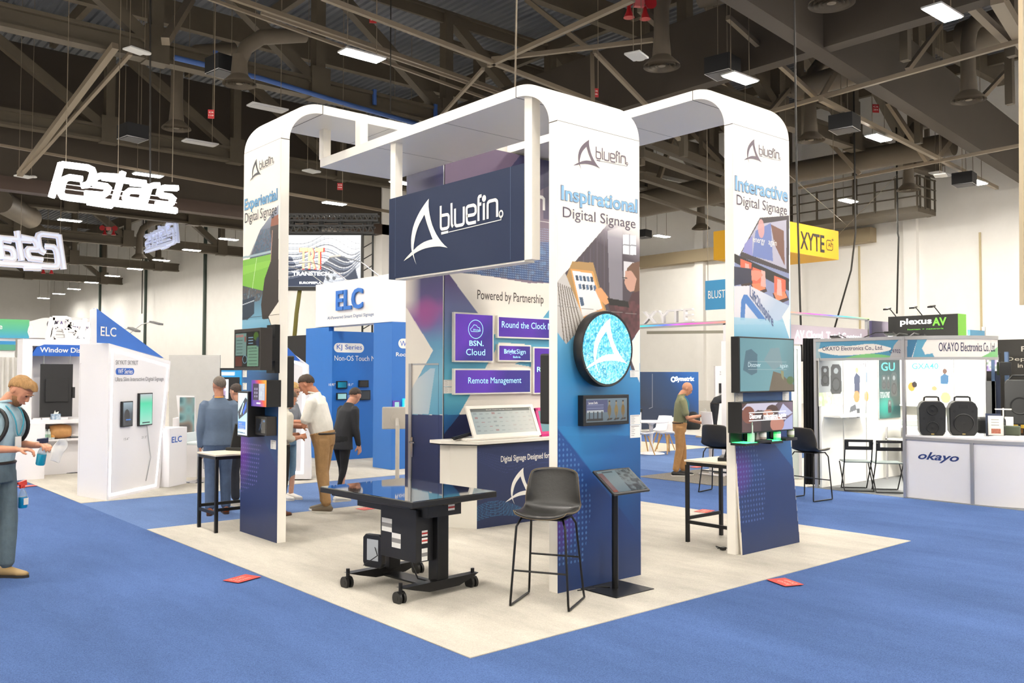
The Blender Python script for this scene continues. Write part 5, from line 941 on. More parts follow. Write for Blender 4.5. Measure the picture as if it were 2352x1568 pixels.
def hand(m, wrist, d, nrm, s=1.0, curl=.5, left=1):
    """palm and five fingers; d = pointing direction, nrm = back of the hand"""
    d = Vector(d).normalized(); nrm = Vector(nrm); nrm = (nrm-d*nrm.dot(d)).normalized(); sd = d.cross(nrm)*left; w = Vector(wrist)
    for k in range(3): limb(m, [(w+sd*(k-1)*.022*s, .017*s), (w+d*.045*s+sd*(k-1)*.028*s, .015*s), (w+d*.085*s+sd*(k-1)*.026*s, .012*s)], 8)
    for k, (o, L) in enumerate([(-.034, .07), (-.012, .08), (.011, .075), (.032, .058)]):
        a = w+d*.088*s+sd*o*s; c1 = curl*(.8+.12*k); d1 = (d*cos(c1*.6)-nrm*sin(c1*.6)); d2 = (d*cos(c1*1.6)-nrm*sin(c1*1.6)); d3 = (d*cos(c1*2.4)-nrm*sin(c1*2.4))
        b = a+d1*L*.45*s; e = b+d2*L*.33*s; f = e+d3*L*.25*s; limb(m, [(a, .0095*s), (b, .0088*s), (e, .008*s), (f, .007*s)], 8)
    a = w+d*.03*s-sd*.032*s; b = a+(d*.5-sd*.7-nrm*.35).normalized()*.04*s; e = b+(d*.85-sd*.1-nrm*.45).normalized()*.035*s; limb(m, [(a, .013*s), (b, .011*s), (e, .009*s)], 8)
def person(lab, loc, rz, H=1.78, lean=0, head=0, turn=0, shirt='#ffffff', sleeve='short', pants='#333333', shoes='#333333', sole='#eeeeee', skin='#c98f72', hair='#4a3424', style='short', arms=None, stance=None, vox=.011, belly=0, fem=0, jacket=0, sh_rough=.8, noise=0, beard=None, cuff=.06, thin=1, shirt_len=0.0, pstretch=0):
    s = H/1.78; t = thing('person', lab, 'person', loc, rz)
    SK = M('skin_'+skin[1:], skin, .5, noise=.06, nscale=30, spec=.4); SH = M('cloth_'+shirt[1:], shirt, sh_rough, noise=.08+noise, nscale=9, bump=.25); PA = M('pants_'+pants[1:], pants, .85, noise=.12, nscale=14, bump=.3); HA = M('hair_'+hair[1:], hair, .7, noise=.25, nscale=60, bump=.6, stretch=(1, 1, .3))
    hip = .94*s; L = RAD(lean)
    def T(x, y, z):      # torso point bent about the hip
        z0 = z*s-hip; b = L*min(1, max(0, z0/(.3*s))) ; return Vector((x*s, y*s-z0*sin(b)+0*y, hip+z0*cos(b)+(-y*s*sin(b)) * -1*0))
    nk = T(0, .01, 1.50); hb = RAD(head)+L; hd = Vector((0, -sin(hb), cos(hb))); fw = Vector((0, -cos(hb), -sin(hb))); hc = nk+hd*.155*s+fw*.02*s
    st_ = stance or [(-.09, .0, 0), (.09, .0, 0)]
    body = MB(); k = .86*thin
    sw = .9 if fem else 1.0
    loft(body, [(T(0, 0, .86), .12*s*k, .09*s*k), (T(0, 0, .98), .145*s*k, .1*s*k), (T(0, 0, 1.12), .13*s*k, .09*s*k), (T(0, 0, 1.28), .155*s*k*sw, .1*s*k), (T(0, 0, 1.40), .17*s*k*sw, .095*s*k), (T(0, .005, 1.46), .11*s*k, .07*s*k), (nk, .055*s, .058*s), (nk+hd*.08*s, .052*s, .056*s)])
    limb(body, [(nk, .056*s), (hc-hd*.02*s, .055*s)])
    # legs
    legs = []
    for i, (fx, fy, fr) in enumerate(st_):
        sx = -1 if i == 0 else 1; h_ = Vector((sx*.085*s, 0, .90*s)); an = Vector((fx*s, fy*s+.02, .085*s)); kn = (h_+an)/2+Vector((sx*.0, -.03*s-.02*abs(fy), .0)); legs.append((h_, kn, an, fr))
        limb(body, [(h_, .075*s), (kn, .05*s), (an, .036*s)])
    # arms: (elbow, hand, hand dir) in body space or hanging
    AR = arms or [None, None]; arm = []
    for i in (0, 1):
        sx = -1 if i == 0 else 1; sh = T(sx*.175*sw, .01, 1.41)
        if AR[i] is None: el = sh+Vector((sx*.045, .02, -.29))*s; ha = el+Vector((sx*.0, -.06, -.25))*s
        else: el = Vector(AR[i][0])*s; ha = Vector(AR[i][1])*s
        arm.append((sh, el, ha)); limb(body, [(sh, .047*s*thin), (el, .038*s), (ha, .027*s)])
        d = (ha-el).normalized(); nr = Vector(AR[i][2]) if AR[i] and len(AR[i]) > 2 else Vector((sx, 0, .2)); hand(body, ha+d*.01, d if not (AR[i] and len(AR[i]) > 3) else AR[i][3], nr, s*.98, .75 if AR[i] else .45, sx)
    # head: skull, jaw, nose, ears, brow
    R_ = Matrix(((1, 0, 0), (0, -fw.y, hd.y), (0, -fw.z, hd.z))).to_3x3()
    if turn: R_ = R_ @ Matrix.Rotation(RAD(turn), 3, 'Z')
    def Hh(x, y, z): return hc+(R_ @ Vector((x, y, z)))*s
    body.ball(Hh(0, .012, .03), (.078*s, .096*s, .095*s), 20, 14, R_); loft(body, [(Hh(0, -.035, .06), .062*s, .055*s), (Hh(0, -.042, .0), .064*s, .05*s), (Hh(0, -.05, -.05), .053*s, .045*s), (Hh(0, -.058, -.095), .033*s, .03*s), (Hh(0, -.06, -.108), .02*s, .02*s)], 14)
    loft(body, [(Hh(0, -.085, .03), .009*s, .009*s), (Hh(0, -.1, .0), .012*s, .012*s), (Hh(0, -.108, -.015), .014*s, .013*s), (Hh(0, -.098, -.025), .012*s, .008*s)], 8)
    body.ball(Hh(0, -.088, .035), (.045*s, .012*s, .01*s), 10, 6, R_); body.ball(Hh(0, -.095, -.052), (.022*s, .012*s, .009*s), 10, 6, R_)
    for sx in (-1, 1): body.ball(Hh(sx*.078, .012, .0), (.009*s, .018*s, .031*s), 10, 6, R_)
    skinned(body, 'body', SK, t, vox*.62, 2)
    for sx in (-1, 1):
        MB().ball(Hh(sx*.03, -.088, .02), (.012*s, .007*s, .006*s), 8, 6, R_).build('eye', M('eye_dark', '#2a1d18', .2), t, smooth=2); MB().ball(Hh(sx*.031, -.098, .043), (.019*s, .004*s, .004*s), 8, 5, R_).build('eyebrow', HA, t, smooth=2)
    MB().ball(Hh(0, -.106, -.052), (.02*s, .004*s, .004*s), 8, 5, R_).build('mouth', M('lips', '#8f4a3e', .5), t, smooth=2)
    # hair
    if style != 'bald':
        m = MB(); nn, mm = 26, 18; r = ((.0835 if style != 'buzz' else .081)*s, .102*s, .1*s); vs = []; idx = {}
        for i in range(mm+1):
            for j in range(nn):
                ph = pi*i/mm; th = 2*pi*j/nn; x, y, z = sin(ph)*cos(th), sin(ph)*sin(th), cos(ph)
                line = {'short': -.12+.6*max(0, -y)**.8-.8*max(0, y)**.8+.02*sin(th*13), 'quiff': -.1+.56*max(0, -y)**.8-.8*max(0, y)**.8+.02*sin(th*11), 'long': .35*max(0, -y)-.9*max(0, y)-.35*abs(x)*(1 if y > -.3 else 0), 'buzz': -.1+.6*max(0, -y)**.8-.75*max(0, y)**.8}[style]
                if z >= line:
                    g = 1+(.0 if style == 'buzz' else .03*sin(th*9+i)+.02*sin(th*23)); q = Vector((x*r[0]*g, y*r[1]*g+.014*s, z*r[2]*g+.03*s))
                    if style == 'quiff' and y < -.3 and z > .35: q += Vector((0, -.045*s*(-y), .012*s+.01*sin(th*17)*s))
                    idx[(i, j)] = len(vs); vs.append(hc+R_ @ q)
        fs = [(idx[(i, j)], idx[(i, (j+1) % nn)], idx[(i+1, (j+1) % nn)], idx[(i+1, j)]) for i in range(mm) for j in range(nn) if all(q in idx for q in ((i, j), (i, (j+1) % nn), (i+1, (j+1) % nn), (i+1, j)))]
        m.add(vs, fs); o = m.build('hair', HA, t, smooth=2); md = o.modifiers.new('t', 'SOLIDIFY'); md.thickness = .011*s if style != 'buzz' else .005*s; md.offset = 0; md = o.modifiers.new('s', 'SUBSURF'); md.levels = md.render_levels = 1
        if style == 'long':
            m = MB(); 
            for a in range(-5, 6): q = a/5; limb(m, [(Hh(q*.07, .05-.05*q*q, .02), .024*s), (Hh(q*.09, .075-.06*q*q, -.1), .026*s), (Hh(q*.085, .06-.07*q*q, -.2), .02*s)], 8)
            skinned(m, 'long_hair', HA, t, vox, 3)
    if beard:
        m = MB(); loft(m, [(Hh(0, -.022, -.035), .067*s, .052*s), (Hh(0, -.046, -.07), .056*s, .048*s), (Hh(0, -.058, -.1), .037*s, .036*s), (Hh(0, -.06, -.116), .02*s, .02*s)], 16); m.build('beard', M('beard_'+beard[1:], beard, .8, noise=.3, nscale=80), t, smooth=2)
    # shirt
    m = MB(); low = .88 if jacket else (.90-shirt_len); b = belly; tx = thin
    out_ = jacket or shirt_len or sleeve == 'long'; loft(m, [(T(0, -.0, low), (.183 if out_ else .15)*s*tx, (.132 if out_ else .105)*s*tx), (T(0, -b*.4, low+.07), (.176 if out_ else .155)*s*tx, (.128+b*.4 if out_ else .112+b*.3)*s*tx), (T(0, -b*.6, 1.08), (.152 if fem else .165)*s*tx, (.115+b*.5)*s*tx), (T(0, -b*.3, 1.25), .178*s*sw*tx, (.125+b*.2)*s*tx), (T(0, 0, 1.36), .188*s*sw*tx, .115*s*tx), (T(0, .005, 1.43), .155*s*sw, .088*s), (T(0, .01, 1.475), .1*s, .07*s), (T(0, .01, 1.51), .068*s, .068*s)], 20)
    for sh, el, ha in arm:
        if sleeve == 'short': e = sh.lerp(el, .78); limb(m, [(sh, .066*s*tx), (e, .062*s*tx)])
        elif sleeve == 'mid': limb(m, [(sh, .062*s), (el, .052*s), (el.lerp(ha, .35), .046*s)])
        else: limb(m, [(sh, .068*s), (el, .056*s), (ha, .042*s)])
    skinned(m, 'jacket' if jacket else 'shirt', SH, t, vox, 3)
    if not fem: MB().tube([nk+Vector((.068*s*cos(q), .062*s*sin(q)-.005, .0))+hd*(.012-.015*sin(q))*s for q in [2*pi*i/16 for i in range(16)]], .013*s, 6, True).build('collar', SH, t, smooth=2)
    # trousers
    m = MB(); loft(m, [(V3(0, 0, .82*s), .15*s*tx, .12*s*tx), (V3(0, -b*.2, .92*s), .168*s*tx, (.125+b*.2)*s*tx), (T(0, -b*.4, 1.0), (.158 if out_ else .168)*s*tx, ((.112 if out_ else .126)+b*.35)*s*tx)], 18)
    wd = .75 if fem else 1.0
    for h_, kn, an, fr in legs: limb(m, [(h_, .098*s*tx*(.93 if fem else 1)), (kn, .073*s*wd), (an+V3(0, 0, cuff*.6), .062*s*wd*(.8 if fem else 1))], 14)
    skinned(m, 'trousers', PA, t, vox, 3)
    if not jacket and not fem: MB().tube([T(.158*s/s*cos(q)*tx, .121*sin(q)*tx, .985) for q in [2*pi*i/24 for i in range(24)]], .014*s, 6, True).build('belt', M('belt_dark', '#2b211a', .5), t, smooth=2)
    # shoes
    for h_, kn, an, fr in legs:
        m = MB(); RZ = Matrix.Rotation(fr, 3, 'Z'); P_ = lambda x, y, z: Vector((an.x, an.y, 0))+RZ @ Vector((x*s, y*s, z*s))
        rg = [((0, .075, .04), .03, .03), ((0, .05, .05), .042, .045), ((0, 0, .055), .043, .048), ((0, -.06, .045), .042, .037), ((0, -.12, .036), .046, .028), ((0, -.165, .032), .038, .022), ((0, -.19, .03), .02, .014)]
        loft(m, [(P_(*a), rx*s, ry*s) for a, rx, ry in rg], 14); o = m.build('shoe', M('shoe_'+shoes[1:], shoes, .6), t, smooth=2)
        so = [P_(.04*q[0], q[1], 0) for q in ((.7, .085), (1, .03), (.95, -.05), (1.15, -.12), (.8, -.18), (0, -.205), (-.8, -.18), (-1.15, -.12), (-.95, -.05), (-1, .03), (-.7, .085), (0, .1))]
        m = MB(); n = len(so); m.add([(q.x, q.y, .0) for q in so]+[(q.x, q.y, .022*s) for q in so], [tuple(range(n)), tuple(reversed(range(n, 2*n)))]+[(i, (i+1) % n, (i+1) % n+n, i+n) for i in range(n)]); m.build('sole', M('sole_'+sole[1:], sole, .6), o)
    return t, T, Hh, hc, s, arm, nk
def lanyard(t, T, s, col, lab=True, y0=-.13, z=1.12):
    m = MB(); m.tube(chaikin([T(-.05, .05, 1.5), T(-.075, -.06, 1.47), T(-.06, -.14, 1.36), T(-.02, y0-.02, z+.02), T(.02, y0-.02, z+.02), T(.06, -.14, 1.36), T(.075, -.06, 1.47), T(.05, .05, 1.5)]), .006*s, 6, True); m.build('lanyard', M('lanyard_'+col[1:], col, .6), t, smooth=2)
    a = T(0, y0-.03, z-.04); MB().box(a.x-.04, a.x+.04, a.y-.004, a.y+.004, a.z-.06, a.z+.05).build('badge', PAPER, t)
FACE_R = RAD(49.3)
# young man at the left edge, spraying and wiping
p0 = G(14, 1322)
pt, T, Hh, hc, s, arm, nk = person('young man in pale blue shirt and jeans holding a spray bottle, at the left edge', (-1.86, 4.44, .006), FACE_R-.08, 1.86, 8, 36, 0, '#a9c4cf', 'short', '#5b6b72', '#a08458', '#2a241e', '#c98d70', '#a27a4a', 'quiff', [((-.235, -.03, 1.12), (-.15, -.27, 1.11), (0, 0, 1)), ((.22, -.04, 1.12), (.06, -.33, 1.13), (0, 0, 1))], [(-.1, .22, 0), (.09, -.06, .0)], .009, beard='#7a5434', thin=1.0, shirt_len=.0)
lanyard(pt, T, s, '#3a9cb4', z=1.2)
m = MB()
for sx in (-1, 1): m2 = MB().tube(chaikin([T(sx*.12, .12, 1.38), T(sx*.13, .06, 1.46), T(sx*.13, -.06, 1.44), T(sx*.14, -.135, 1.32), T(sx*.165, -.11, 1.18), T(sx*.18, .02, 1.1)]), .017*s, 8); m2.build('backpack_strap', BLK, pt, smooth=2)
bp = MB().box(-.15, .15, .13, .28, 1.0*s, 1.45*s).build('backpack', M('pack_black', '#191a1c', .8), pt, bevel=.05)
def spray(loc, rot, lab, cap, liq, lblm=True):
    t = thing('spray_bottle', lab, 'bottle', loc, 0, rot=rot)
    MB().lathe([(.032, 0), (.038, .01), (.038, .11), (.03, .135), (.014, .17), (.013, .19)], 18).build('clear_body', M('clear_plastic', '#dfeef4', .08, trans=.6, alpha=.5), t, smooth=True)
    MB().lathe([(.033, -.001), (.039, .01), (.039, .10), (.02, .101)], 18).build('blue_liquid', M(liq[0], liq[1], .1, spec=.6), t, smooth=True)
    MB().lathe([(.017, .18), (.017, .205)], 12).build('neck_collar', cap, t); MB().prism([(-.06, .215), (-.055, .235), (.03, .25), (.035, .205), (-.01, .2), (-.03, .175), (-.035, .21)], -.012, .012).build('trigger_head', cap, t, bevel=.003)
    if lblm: MB().box(-.025, .025, -.0405, -.039, .03, .09).build('label', PAPER, t)
    return t
mw = Matrix.Translation(pt.location) @ Matrix.Rotation(pt.rotation_euler.z, 4, 'Z')
hnd = mw @ (arm[1][2]+Vector((-.03, -.1, -.03))*1)
q = mw @ Vector((.08*s, -.33*s, .96*s)); spray((q.x, q.y, q.z), (.15, .1, 0), 'spray bottle with bright blue liquid in the hand of the man at the left edge', M('cap_dark', '#1e2a4a', .4), ('liquid_cyan', '#16a8c8'), False)
q = mw @ Vector((.205, -.11, .60)); spray((q.x, q.y, q.z), (0, 0, .5), 'spray bottle with blue liquid and red head hanging from the belt of the left man', M('cap_red', '#e23a2e', .4), ('liquid_blue', '#0a86c0'))
q = mw @ Vector((.08*s, -.50*s, 1.08*s)); m = MB(); rr = random.Random(4)
gx = [[(x*.035+.01*rr.uniform(-1, 1), .012*rr.uniform(-1, 1)+.01*sin(x*2+z), z*.03+.008*rr.uniform(-1, 1)) for x in range(-2, 3)] for z in range(-4, 4)]
vs = [p for r in gx for p in r]; m.add(vs, [(i*5+j, i*5+j+1, (i+1)*5+j+1, (i+1)*5+j) for i in range(7) for j in range(4)]); o = m.build('paper_towel', PAPER, None, smooth=2, loc=(q.x, q.y, q.z+.02)); o.rotation_euler = (.2, .3, .6); md = o.modifiers.new('t', 'SOLIDIFY'); md.thickness = .003; md = o.modifiers.new('s', 'SUBSURF'); md.levels = md.render_levels = 1; tag(o, 'crumpled white paper towel in the hand of the man at the left edge', 'paper towel')
# man in the grey-blue suit, back turned
pt, T, Hh, hc, s, arm, nk = person('man in a blue grey suit seen from behind, standing behind the left high table', (1.10, 6.72, .006), RAD(160), 1.78, 2, 8, 20, '#5f7088', 'long', '#4b5d7a', '#8a4a24', '#3a2216', '#b9826a', '#6b6058', 'buzz', None, [(-.1, .0, .1), (.1, .08, -.1)], .012, jacket=1, thin=1.08, cuff=.02)
MB().tube([nk+Vector((.066*s*cos(q), .062*s*sin(q), .005)) for q in [2*pi*i/16 for i in range(16)]], .01, 6, True).build('lanyard', M('lanyard_orange', '#e8a03a', .6), pt, smooth=2)
# man in the white polo and khaki trousers
pt, T, Hh, hc, s, arm, nk = person('tall man in white polo and khaki trousers looking at his phone, facing left', (2.23, 5.98, .006), RAD(-138), 1.86, 14, 24, 0, '#f3f0e8', 'short', '#a8845a', '#6f6250', '#e9e4da', '#c08468', '#3e2e22', 'short', [((-.20, -.26, 1.10), (-.10, -.50, 1.12), (-.3, 0, 1)), ((.20, -.20, 1.08), (.05, -.47, 1.08), (.3, 0, 1))], [(-.1, -.04, .1), (.1, .05, -.1)], .011, belly=.06, thin=1.08)
mw = Matrix.Translation(pt.location) @ Matrix.Rotation(pt.rotation_euler.z, 4, 'Z'); q = mw @ Vector((-.03*s, -.57*s, 1.12*s)); tag(MB().box(-.035, .035, -.075, .075, -.004, .004).build('phone', BLK, loc=q, bevel=.002), 'phone held by the man in the white polo', 'phone').rotation_euler = (.5, 0, pt.rotation_euler.z)
# woman in jeans, seen beside the left pillar
pt, T, Hh, hc, s, arm, nk = person('blond woman in grey top and ripped jeans standing behind the left pillar', (2.36, 7.30, .006), RAD(30), 1.70, 3, 20, 0, '#8b909a', 'mid', '#6f8fa6', '#efece6', '#dcd8d0', '#d7a58a', '#c9a468', 'long', [((-.2, -.05, 1.12), (-.08, -.28, 1.12)), ((.2, -.1, 1.12), (.1, -.3, 1.15))], [(-.07, .0, 0), (.07, -.05, 0)], .012, fem=1, cuff=.16)
# person in pale shirt and black trousers half hidden by the pillar
pt, T, Hh, hc, s, arm, nk = person('man in beige ribbed shirt and black trousers, mostly hidden by the left pillar', (1.62, 6.02, .006), RAD(95), 1.62, 6, 25, 0, '#c9c4b8', 'mid', '#1c1c1c', '#6a3f28', '#3a2418', '#c08468', '#5a4a3c', 'short', [((-.22, .0, 1.08), (-.14, -.25, 1.1)), ((.22, .0, 1.08), (.14, -.25, 1.1))], [(-.08, .03, 0), (.08, .0, 0)], .012)
# person in black behind the white polo
pt, T, Hh, hc, s, arm, nk = person('person in black top and cropped black trousers behind the man in the white polo', (2.92, 6.72, .006), RAD(100), 1.66, 16, 20, 0, '#23252b', 'long', '#15151a', '#e8e2d4', '#dcd4c4', '#c9937a', '#3a2c24', 'short', None, [(-.08, .1, -.3), (.1, -.12, -.2)], .012, fem=1, cuff=.14, thin=1.1, shirt_len=.12)
# legs seen beside the left pillar: a person behind it
pt, T, Hh, hc, s, arm, nk = person('person in dark trousers and white shoes, mostly hidden behind the left pillar', (1.62, 7.22, .006), RAD(200), 1.68, 4, 15, 0, '#3a3f4a', 'long', '#20222b', '#ded6c8', '#cfc6b6', '#c9937a', '#3a2c24', 'short', None, [(-.16, .06, -.3), (.1, .0, 0)], .014)
# bald man in green
pt, T, Hh, hc, s, arm, nk = person('bald man in olive polo and tan trousers looking at a phone, between the pillars', (9.02, 5.50, .006), FACE_R-.05, 1.70, 5, 30, 0, '#80805f', 'short', '#b98a58', '#2b2a2c', '#e9e6e0', '#c88d6e', '#8a6a54', 'bald', [((-.21, -.12, 1.08), (-.06, -.4, 1.12), (0, 0, 1)), ((.2, -.14, 1.05), (.1, -.42, .98), (0, 0, 1))], [(-.1, .06, 0), (.1, -.1, .0)], .012, belly=.03, beard=None)
lanyard(pt, T, s, '#3a9cb4'); mw = Matrix.Translation(pt.location) @ Matrix.Rotation(pt.rotation_euler.z, 4, 'Z'); q = mw @ Vector((-.05*s, -.5*s, 1.18*s)); tag(MB().box(-.035, .035, -.004, .004, -.07, .07).build('phone', M('phone_white', '#e8e8ea', .3), loc=q, bevel=.002), 'white phone held up by the bald man', 'phone').rotation_euler = (-.5, 0, pt.rotation_euler.z)
# stooping figure far behind
pt, T, Hh, hc, s, arm, nk = person('person in black shirt and shorts stooping far behind, left of the right pillar', tuple(G(1642, 1003))[:2]+(.006,), RAD(60), 1.72, 55, 20, 0, '#26282c', 'short', '#1d1e22', '#22242a', '#8a8a8a', '#c9937a', '#3a2c24', 'short', [((-.2, -.55, .95), (-.15, -.6, .7)), ((.2, -.55, .95), (.15, -.6, .7))], [(-.1, .1, 0), (.1, -.05, 0)], .02)
# ================================================================== neighbouring stands
EBLUE = M('stand_blue', '#1f6fc4', .55, noise=.02); EBL2 = M('letter_blue', '#1e5fc0', .5); WST = M('stand_white', '#f1eef0', .5, k=.9); NEON = M('light_line', '#ffffff', .5, emit=3.0)
carpet('stand_carpet', 0, 14.4, 8.8, 22, .012, BEIGE, 'pale carpet of the blue and white stand behind the people'); carpet('stand_carpet', -6, -.0, 11.9, 22, .009, BEIGE, 'pale carpet at the far left beyond the white counters') if 0 else None
carpet('stand_carpet', 9.4, 14.4, 8.81, 12.5, .014, M('cream_carpet', '#dcd2bf', .95, noise=.08, nscale=200, bump=.4), 'cream carpet under the white cafe tables')
def quad_panel(F, pts, mat, par, name='panel', th=.05, y=0):
    return MB().prism([F.at(a, b, y) for a, b in pts], y, y+th).build(name, mat, par)
def ring(F, pts, w, mat, par, name, y=-.004): return MB().strip([F.at(a, b, y) for a, b in pts], w, y, True).build(name, mat, par)
def pill(F, l, t_, r, b, mat, par, y=-.004, name='pill_badge'):
    a = F.at(l, t_, y); e = F.at(r, b, y); h = (a[1]-e[1])/2; cz = (a[1]+e[1])/2; P = [(a[0]+h-h*sin(q*pi/8), cz+h*cos(q*pi/8)) for q in range(9)]+[(e[0]-h+h*sin(q*pi/8), cz-h*cos(q*pi/8)) for q in range(9)]
    return MB().flat(P, y).build(name, mat, par)
# slanted white display cabinet with a glowing line
FK = Fr(.384, 8.85, math.atan2(.88, 1.006)); t = thing('display_cabinet', 'slanted white display cabinet with a glowing outline and two small screens', 'display stand', FK.loc, FK.rz)
fp = FK.pts([(245, 1150), (366, 1122), (392, 829), (250, 788)]); bk = FK.I @ Vector((.164, 9.617, 0)); ztl = fp[3][1]
m = MB(); vs = [(a, 0, b) for a, b in fp]+[(bk.x, bk.y, 0), (fp[1][0]-.1, bk.y+.1, 0), (fp[2][0]-.1, bk.y+.1, fp[2][1]), (bk.x, bk.y, ztl)]
m.add(vs, [(0, 1, 2, 3), (4, 7, 6, 5), (0, 3, 7, 4), (1, 5, 6, 2), (3, 2, 6, 7), (0, 4, 5, 1)]); m.build('cabinet_body', WST, t)
ring(FK, [(252, 1137), (358, 1114), (386, 840), (259, 804)], .035, NEON, t, 'light_line')
text('SKYKIT SKYKIT', tbox(FK, 265, 837, 317, 828), M('grey_print', '#77777c', .5), t, -.004, .0); pill(FK, 266, 845, 308, 860, EBL2, t); text('WF Series', tbox(FK, 270, 858, 304, 847), INKW, t, -.006, .01)
a = FK.at(264, 877, 0); e = FK.at(375, 880, 0); text('Ultra Slim Interactive Digital Signage', (a[0], a[1]-.01, e[0], FK.at(264, 866)[1]), M('grey_print'), t, -.004, .0)
text('15.6"', tbox(FK, 284, 1011, 296, 1004), M('grey_print'), t, -.004, 0); text('21.5"', tbox(FK, 325, 1007, 337, 1000), M('grey_print'), t, -.004, 0)
MB().tube([(FK.at(335, 978)[0], -.02, FK.at(335, 978)[1]), (FK.at(340, 1010)[0], -.01, FK.at(340, 1010)[1]), (FK.at(345, 1050)[0], -.01, FK.at(345, 1050)[1]), (FK.at(334, 1104)[0], -.01, FK.at(334, 1104)[1])], .006, 6).build('cord', M('cord_grey', '#b9b9bb', .5), t, smooth=2)
MB().box(-.45, -.447, .0, .01, 0, .01).build('shut_line', SEAM, t) if 0 else None
q = bk; FS = Fr(.164, 9.617, math.atan2(-.767, .22)); sd = MB().strip([FS.at(x_, y_, -.003) for x_, y_ in ((184, 835), (242, 835), (240, 1146), (182, 1140))], .006, -.003, True).build('shut_line', M('seam_pale', '#cfc8c8', .6), t); sd.matrix_parent_inverse = Matrix(); sd.matrix_local = FK.I @ FS.M
def s1(p, x, z, w, h): p.grad([(0, '#8fa3ae'), (.5, '#3a4650'), (1, '#20262c')], p0=(x, z+h), p1=(x, z)); p.disc(x+w*.4, z+h*.4, w*.3, h*.3, '#15191e'); p.rect(x+w*.3, z+h*.22, x+w*.8, z+h*.28, '#2b6fc0')
def s2(p, x, z, w, h): p.grad([(0, '#b9c0c4'), (.3, '#4fd0a0'), (.55, '#6fd8b4'), (1, '#a4d8c4')], p0=(x, z+h), p1=(x, z)); p.rect(x+w*.2, z+h*.04, x+w*.8, z+h*.08, '#2b3a38')
wall_screen(FK, 'small dark screen on the white cabinet, left of the green one', 282, 922, 305, 978, .04, s1, BLK, 'sample_screen', .006, .015, SCR); wall_screen(FK, 'green lit portrait screen on the white cabinet', 321, 903, 350, 975, .04, s2, BLK, 'sample_screen', .006, .015, SCR)
# blue triangle sign on the cabinet
FT2 = Fr(.30, 8.9, FK.rz); t = thing('triangle_sign', 'blue triangular ELC sign standing on the white display cabinet', 'sign', FT2.loc, FT2.rz)
quad_panel(FT2, [(222, 708), (222, 787), (250, 788), (376, 822)], M('triangle_blue', '#2d6cc6', .35), t, 'triangle_board', .05, .02); quad_panel(FT2, [(209, 712), (222, 708), (222, 789), (209, 790)], WST, t, 'white_edge', .02, .02)
a = FT2.at(231, 771, .015); e = FT2.at(267, 772, .015); text('ELC', (a[0], a[1], e[0], FT2.at(231, 749, .015)[1]), INKW, t, .015, .02)
def arm_lamp(base, tip, lab, d, on=True):
    """thin arm with a flat lamp head"""
    p, q = Vector(CAM+ray(*base)*d), Vector(CAM+ray(*tip)*(d-.15)); t = thing('arm_lamp', lab, 'lamp', p); v = q-p
    MB().tube([(0, 0, -.6), (0, 0, -.03), v*.5+Vector((0, 0, .03)), v], .008, 6).build('arm', ALU, t); MB().bar(v*.96, v*.96+Vector((v.x, v.y, -.1)).normalized()*.2, .1, .03).build('lamp_head', M('lamp_grey', '#6f6f70', .4), t); return t
arm_lamp((300, 760), (350, 738), 'arm lamp behind the blue triangle, upper one', 14.5); arm_lamp((270, 770), (300, 752), 'arm lamp behind the blue triangle, lower one', 14.5)
# ELC podium
FP = Fr(1.529, 9.682, math.atan2(.31, .393)); t = FP.thing('podium', 'white podium with blue ELC letters beside the slanted cabinet', 'podium'); zt = FP.at(388, 984)[1]
MB().box(0, .5, 0, .4, .014, zt).build('podium_body', WST, t, bevel=.005); a = FP.at(394, 1017); text('ELC', (a[0], a[1], FP.at(417, 1015)[0], FP.at(394, 1003)[1]), EBL2, t, -.004, .03)
# backdrop fabric and screens behind the suited man
p = Vector(CAM+ray(445, 950)*17); t = thing('grey_backdrop', 'pale grey fabric wall behind the man in the suit', 'backdrop', (p.x, p.y, 0), -YAW); F0 = Fr(p.x, p.y, -YAW)
quad_panel(F0, [(388, 815), (505, 815), (505, 1090), (388, 1090)], M('fabric_grey', '#c4c3c1', .9, noise=.05, nscale=3, bump=.4), t, 'fabric', .05)
p = Vector(CAM+ray(425, 950)*15.3); F0 = Fr(p.x, p.y, -YAW+.1); t = F0.thing('mirror_display', 'white framed portrait display with teal reflections, left of the suited man', 'display')
quad_panel(F0, [(405, 908), (447, 909), (450, 1002), (414, 1002)], WST, t, 'frame', .05); pp = Paint(*[F0.at(412, 995)[0], F0.at(446, 995)[0], F0.at(412, 1000)[1], F0.at(412, 912)[1]], .01, '#5f7c80'); pp.noise(None, ['#3f5f68', '#7fa8ac', '#8a7f78', '#4a5558'], .15, 1); pp.build('screen', PRTG, t, -.004)
F0b = F0; t = F0.thing('display_bench', 'low white bench under the portrait display', 'bench'); MB().box(F0.at(420, 1000)[0], F0.at(560, 1000)[0], .1, .6, .012, F0.at(420, 1004)[1]).build('bench', WST, t); t2 = F0.thing('display_bench', 'white box counter left of the suited man, holding a small laptop', 'bench'); MB().box(F0.at(385, 1000)[0], F0.at(412, 1000)[0], .3, .7, .012, F0.at(420, 962)[1]).build('bench', WST, t2)
p = Vector(CAM+ray(530, 900)*15.5); F0 = Fr(p.x, p.y, -YAW); t = F0.thing('video_totem', 'black totem with bright blue screen right of the suited man', 'display')
